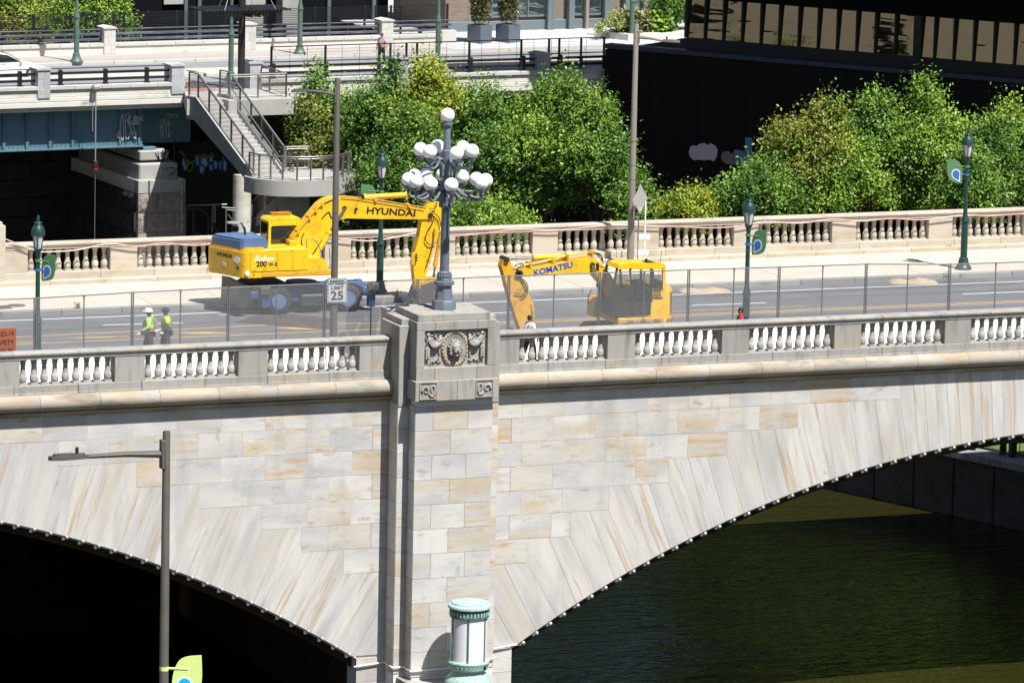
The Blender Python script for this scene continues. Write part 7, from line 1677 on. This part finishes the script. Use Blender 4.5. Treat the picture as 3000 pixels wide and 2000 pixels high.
# dark glazed ground floor to the left
dg0 = bl(300, 70, v=V_w+13); dgb = thing('glazed_building', 'dark glazed building with pale columns behind the slatted fence', 'building', BT@Vector((dg0.x, V_w+13, -2)), BA)
LD = bb0.x-dg0.x-.2
M['dark_glass'] = mat('dark_facade', (.006, .0065, .008), .5, spec=.1)
MB().box((LD/2-20, 3, 6), (LD+40, 5, 12)).build('facade', M['dark_glass'], dgb)
UD = lambda px: bl(px, 30, v=V_w+12.5).x-dg0.x
for a, b in ((710, 770), (820, 872)): MB().box(((UD(a)+UD(b))/2, -.4, 6), (UD(b)-UD(a), 1.0, 12), ch=.02).build('column', M['conc'], dgb)
for px in (560, 600, 980, 1112, 1200, 1240, 1275): MB().box((UD(px), .4, 6), (.22, .25, 12)).build('mullion', M['planter'], dgb)
for a, b in ((495, 552),): MB().box(((UD(a)+UD(b))/2, .35, 5.0), (UD(b)-UD(a), .1, 3.4)).build('panel', M['conc'], dgb)
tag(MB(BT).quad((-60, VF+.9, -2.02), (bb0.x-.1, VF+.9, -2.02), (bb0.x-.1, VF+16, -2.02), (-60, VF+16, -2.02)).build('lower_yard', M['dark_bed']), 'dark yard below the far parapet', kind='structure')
# dark steel building on the right
WA = at(1773, 128, Y=85); zW = WA.z; WBp = at(3000, 232, Z=zW)
wd = Vector((WBp.x-WA.x, WBp.y-WA.y, 0)); LW = wd.length+16; WAng = math.atan2(wd.y, wd.x)
db = thing('dark_building', 'dark rust-brown building with a bronze window band over a blank wall', 'building', (WA.x, WA.y, -10.6), WAng)
WT = Matrix.Translation((WA.x, WA.y, -10.6))@Matrix.Rotation(WAng, 4, 'Z'); WTI = WT.inverted()
def wl2(px, py, v=0.0):
    c = WTI@CAM; d = (WTI@at(px, py, Z=0))-c; return c+d*((v-c[1])/d[1])
M['corten'] = mat('dark_weathering_steel', (.013, .011, .012), .85, spec=.1, layers=[dict(c=(.020, .012, .010), s=(.4, .4, .12), lo=.45, hi=.65, k=.8, o='P'), dict(c=(.012, .011, .012), s=(2, 2, .3), lo=.5, hi=.7, k=.8, o='P')])
M['blue_ledge'] = mat('blue_black_ledge', (.022, .03, .06), .5)
HWz = zW+10.6
for i in range(14):
    x0, x1 = i*LW/14, (i+1)*LW/14; MB().box(((x0+x1)/2, .2, HWz/2-.15), (x1-x0-.02, .4, HWz-.3), ch=.008).build('wall_panel', M['corten'], db)
MB().box((LW/2, 4.7, HWz/2-.2), (LW-.1, 8.6, HWz-.4)).build('wall_core', M['corten'], db)
for i in range(9):
    x0, x1 = i*LW/9, (i+1)*LW/9; MB().box(((x0+x1)/2, .25, HWz-.13), (x1-x0-.015, .7, .26), ch=.02).build('ledge', M['blue_ledge'], db)
VWN = .7
wx0 = wl2(2012, 60, VWN).x; wz0 = wl2(2012, 110, VWN).z; wz1 = wz0+wl2(2012, 5, VWN).z*0+2.35
wz1 = wl2(2700, 48, VWN).z
MB().box(((wx0+LW)/2, VWN+.25, (HWz+wz0)/2), (LW-wx0, .5, wz0-HWz+.02)).build('spandrel', M['ink'], db)
mb_ = bpy.data.materials.new('bronze_window_glass'); mb_.use_nodes = True; _n, _l = mb_.node_tree.nodes, mb_.node_tree.links
_n.remove(_n['Principled BSDF']); gs = _n.new('ShaderNodeBsdfGlossy'); gs.inputs['Color'].default_value = (.19, .175, .135, 1); gs.inputs['Roughness'].default_value = .02
_g = _n.new('ShaderNodeNewGeometry'); _m = _n.new('ShaderNodeVectorMath'); _m.operation = 'MULTIPLY'; _m.inputs[1].default_value = (.28, .28, 1.5); _l.new(_g.outputs['Position'], _m.inputs[0])
_z = _n.new('ShaderNodeTexNoise'); _z.inputs['Scale'].default_value = 1; _z.inputs['Detail'].default_value = 1.5; _l.new(_m.outputs[0], _z.inputs[0]); _p = _n.new('ShaderNodeBump'); _p.inputs['Strength'].default_value = .25; _p.inputs['Distance'].default_value = .05
_l.new(_z.outputs[0], _p.inputs['Height']); _l.new(_p.outputs[0], gs.inputs['Normal']); _l.new(gs.outputs[0], _n['Material Output'].inputs[0])
wpx = [2012, 2066, 2120, 2175, 2230, 2284, 2341, 2398, 2454, 2511, 2566, 2624, 2690, 2740, 2797, 2855, 2915, 2975, 3036, 3098, 3160]
wn = MB().box((wx0, VWN+.02, (wz0+wz1)/2), (.14, .3, wz1-wz0)).build('window_band', M['dark_metal'], db)
for i, (a, b) in enumerate(zip(wpx, wpx[1:])):
    xa, xc = wl2(a, 100, VWN).x, wl2(b, 100, VWN).x
    o = MB().box((0, 0, 0), (xc-xa-.07, .03, wz1-wz0)).build('window_pane', mb_, wn, ((xa+xc)/2, VWN+.10, (wz0+wz1)/2)); o.rotation_euler = (R(-3.6+rnd.uniform(-.25, .25)), 0, R(rnd.uniform(-.3, .3)))
    MB().box((xc, VWN, (wz0+wz1)/2), (.09 if i != 11 else .45, .22, wz1-wz0)).build('mullion', M['ink'], wn)
MB().box(((wx0+LW)/2, VWN+.5, (wz0+wz1)/2), (LW-wx0, .3, wz1-wz0)).build('window_back', M['ink'], wn)
M['upper'] = mat('black_upper_facade', (.004, .004, .005), .6, spec=.05)
MB().box(((wx0+LW)/2-.1, VWN+4.0, (wz1+14.6+10.6)/2-1.0), (LW-wx0+.4, 8.0, (14.6+10.6)-wz1-2.0)).build('blank_facade', M['upper'], db)
up_poly = [WTI@Vector((x, y, 0)) for x, y in ((38.6, 82.5), (38.6, 79.5), (46, 72), (57, 53.5), (72, 44), (84, 62), (60, 82.5))]
MB().prism([(p.x, p.y) for p in up_poly], 14.0+10.6, 18+10.6, 'xy').build('shade_overhang', M['upper'], db)  # unseen mass added to cast shade on the dark wall and near parapet
# paint-out patches on the blank wall
pt = MB(); M['patch_mauve'] = mat('mauve_paint_patch', (.60, .46, .54), .8); M['patch_blue'] = mat('blue_paint_patch', (.11, .22, .38), .8)
w3 = lambda zx, zy: wl2(2000+zx/2.351, zy/2.351)
P = [(w3(a, b).x, w3(a, b).z) for a, b in ((42, 1050), (55, 1010), (75, 1000), (95, 1008), (120, 990), (150, 985), (170, 998), (195, 988), (225, 1005), (242, 1035), (235, 1080), (215, 1112), (190, 1100), (150, 1105), (110, 1100), (80, 1105), (55, 1085))]
MB().prism(P, -.012, .0, 'xz').build('paint_patch', M['patch_mauve'], db)
P = [(w3(a, b).x, w3(a, b).z) for a, b in ((266, 1070), (280, 1045), (320, 1040), (330, 1065), (348, 1050), (352, 1135), (300, 1130), (268, 1100))]; MB().prism(P, -.012, .0, 'xz').build('paint_patch', mat('dull_red_patch', (.27, .17, .19), .8), db)
P = [(w3(a, b).x, w3(a, b).z) for a, b in ((355, 1030), (395, 1035), (428, 1045), (428, 1138), (355, 1135))]; MB().prism(P, -.012, .0, 'xz').build('paint_patch', M['patch_blue'], db)
P = [(w3(a, b).x, w3(a, b).z) for a, b in ((430, 945), (478, 950), (478, 1140), (430, 1140))]; MB().prism(P, -.014, .0, 'xz').build('paint_patch', M['patch_blue'], db)
# unseen stone building added out of frame to give the bronze windows a bright reflection
lb_ = thing('reflection_building', 'unseen tan stone building added to be mirrored in the bronze windows', 'building', (-75, 48, -13.4), R(-128))
M['limestone'] = mat('tan_limestone', (.50, .45, .36), .9, layers=[dict(c=(.40, .35, .28), s=(.3, .3, .6), lo=.45, hi=.65, k=.6, o='P')])
MB().box((0, -6, 21), (70, 12, 42)).build('wall', M['limestone'], lb_)
lr = random.Random(3)
for f_ in range(26): o = put('window', CACHE.setdefault('lw', MB().box((0, 0, 0), (1, .2, 1), ch=.02).mesh('window', M['dark_glass'])), lb_, (-32+lr.random()*64, .05, 6+lr.random()*32)); o.scale = (lr.uniform(1, 9), 1, lr.uniform(.5, 5))  # random dark panels that break up the mirrored face
tag(MB().quad((-900, 84, -10.8), (-2, 84, -10.8), (-2, 400, -10.8), (-900, 400, -10.8)).build('left_bank', M['bank']), 'dark ground on the far left bank', kind='structure')

def weed(px, py, Z, label, sd_): tag(put('weed', leaves_mesh('weed', [((0, 0, .05), (.10, .1, .10))], 90, .09, sd_, LG, sprig=.08, up_=1.2), None, at(px, py, Z=Z)), label, 'plant')
weed(228, 903, WALK_Z, 'low green weed at the far kerb left of the two workers', 71); weed(1167, 866, WALK_Z, 'dry weed tuft at the kerb beside the middle lantern post', 72); weed(2772, 815, WALK_Z, 'weed tuft on the kerb beside the wider sand heap', 73); weed(2782, 733, WALK_Z, 'weed growing on the step near the right lantern post', 74)

# undergrowth along the bank, seen through the far balusters and mirrored in the river
ug = []; r_ = random.Random(5)
for k in range(46):
    y = 38+k*.95; ug.append(((bank_x(y)+1.6+r_.uniform(0, 2.2), y, -9.4+r_.uniform(-.4, 1.2)), (1.6, 1.6, r_.uniform(1.4, 2.6))))
for k in range(30):
    y = 44+k*.5; ug.append(((bank_x(y)+5+r_.uniform(0, 14), y, -8.6+r_.uniform(-.4, 1.0)), (1.9, 1.6, r_.uniform(1.6, 2.8))))
tag(put('undergrowth', leaves_mesh('undergrowth', ug, 52000, .24, 77, LGY)), 'green undergrowth along the river bank behind the far balusters', kind='stuff')
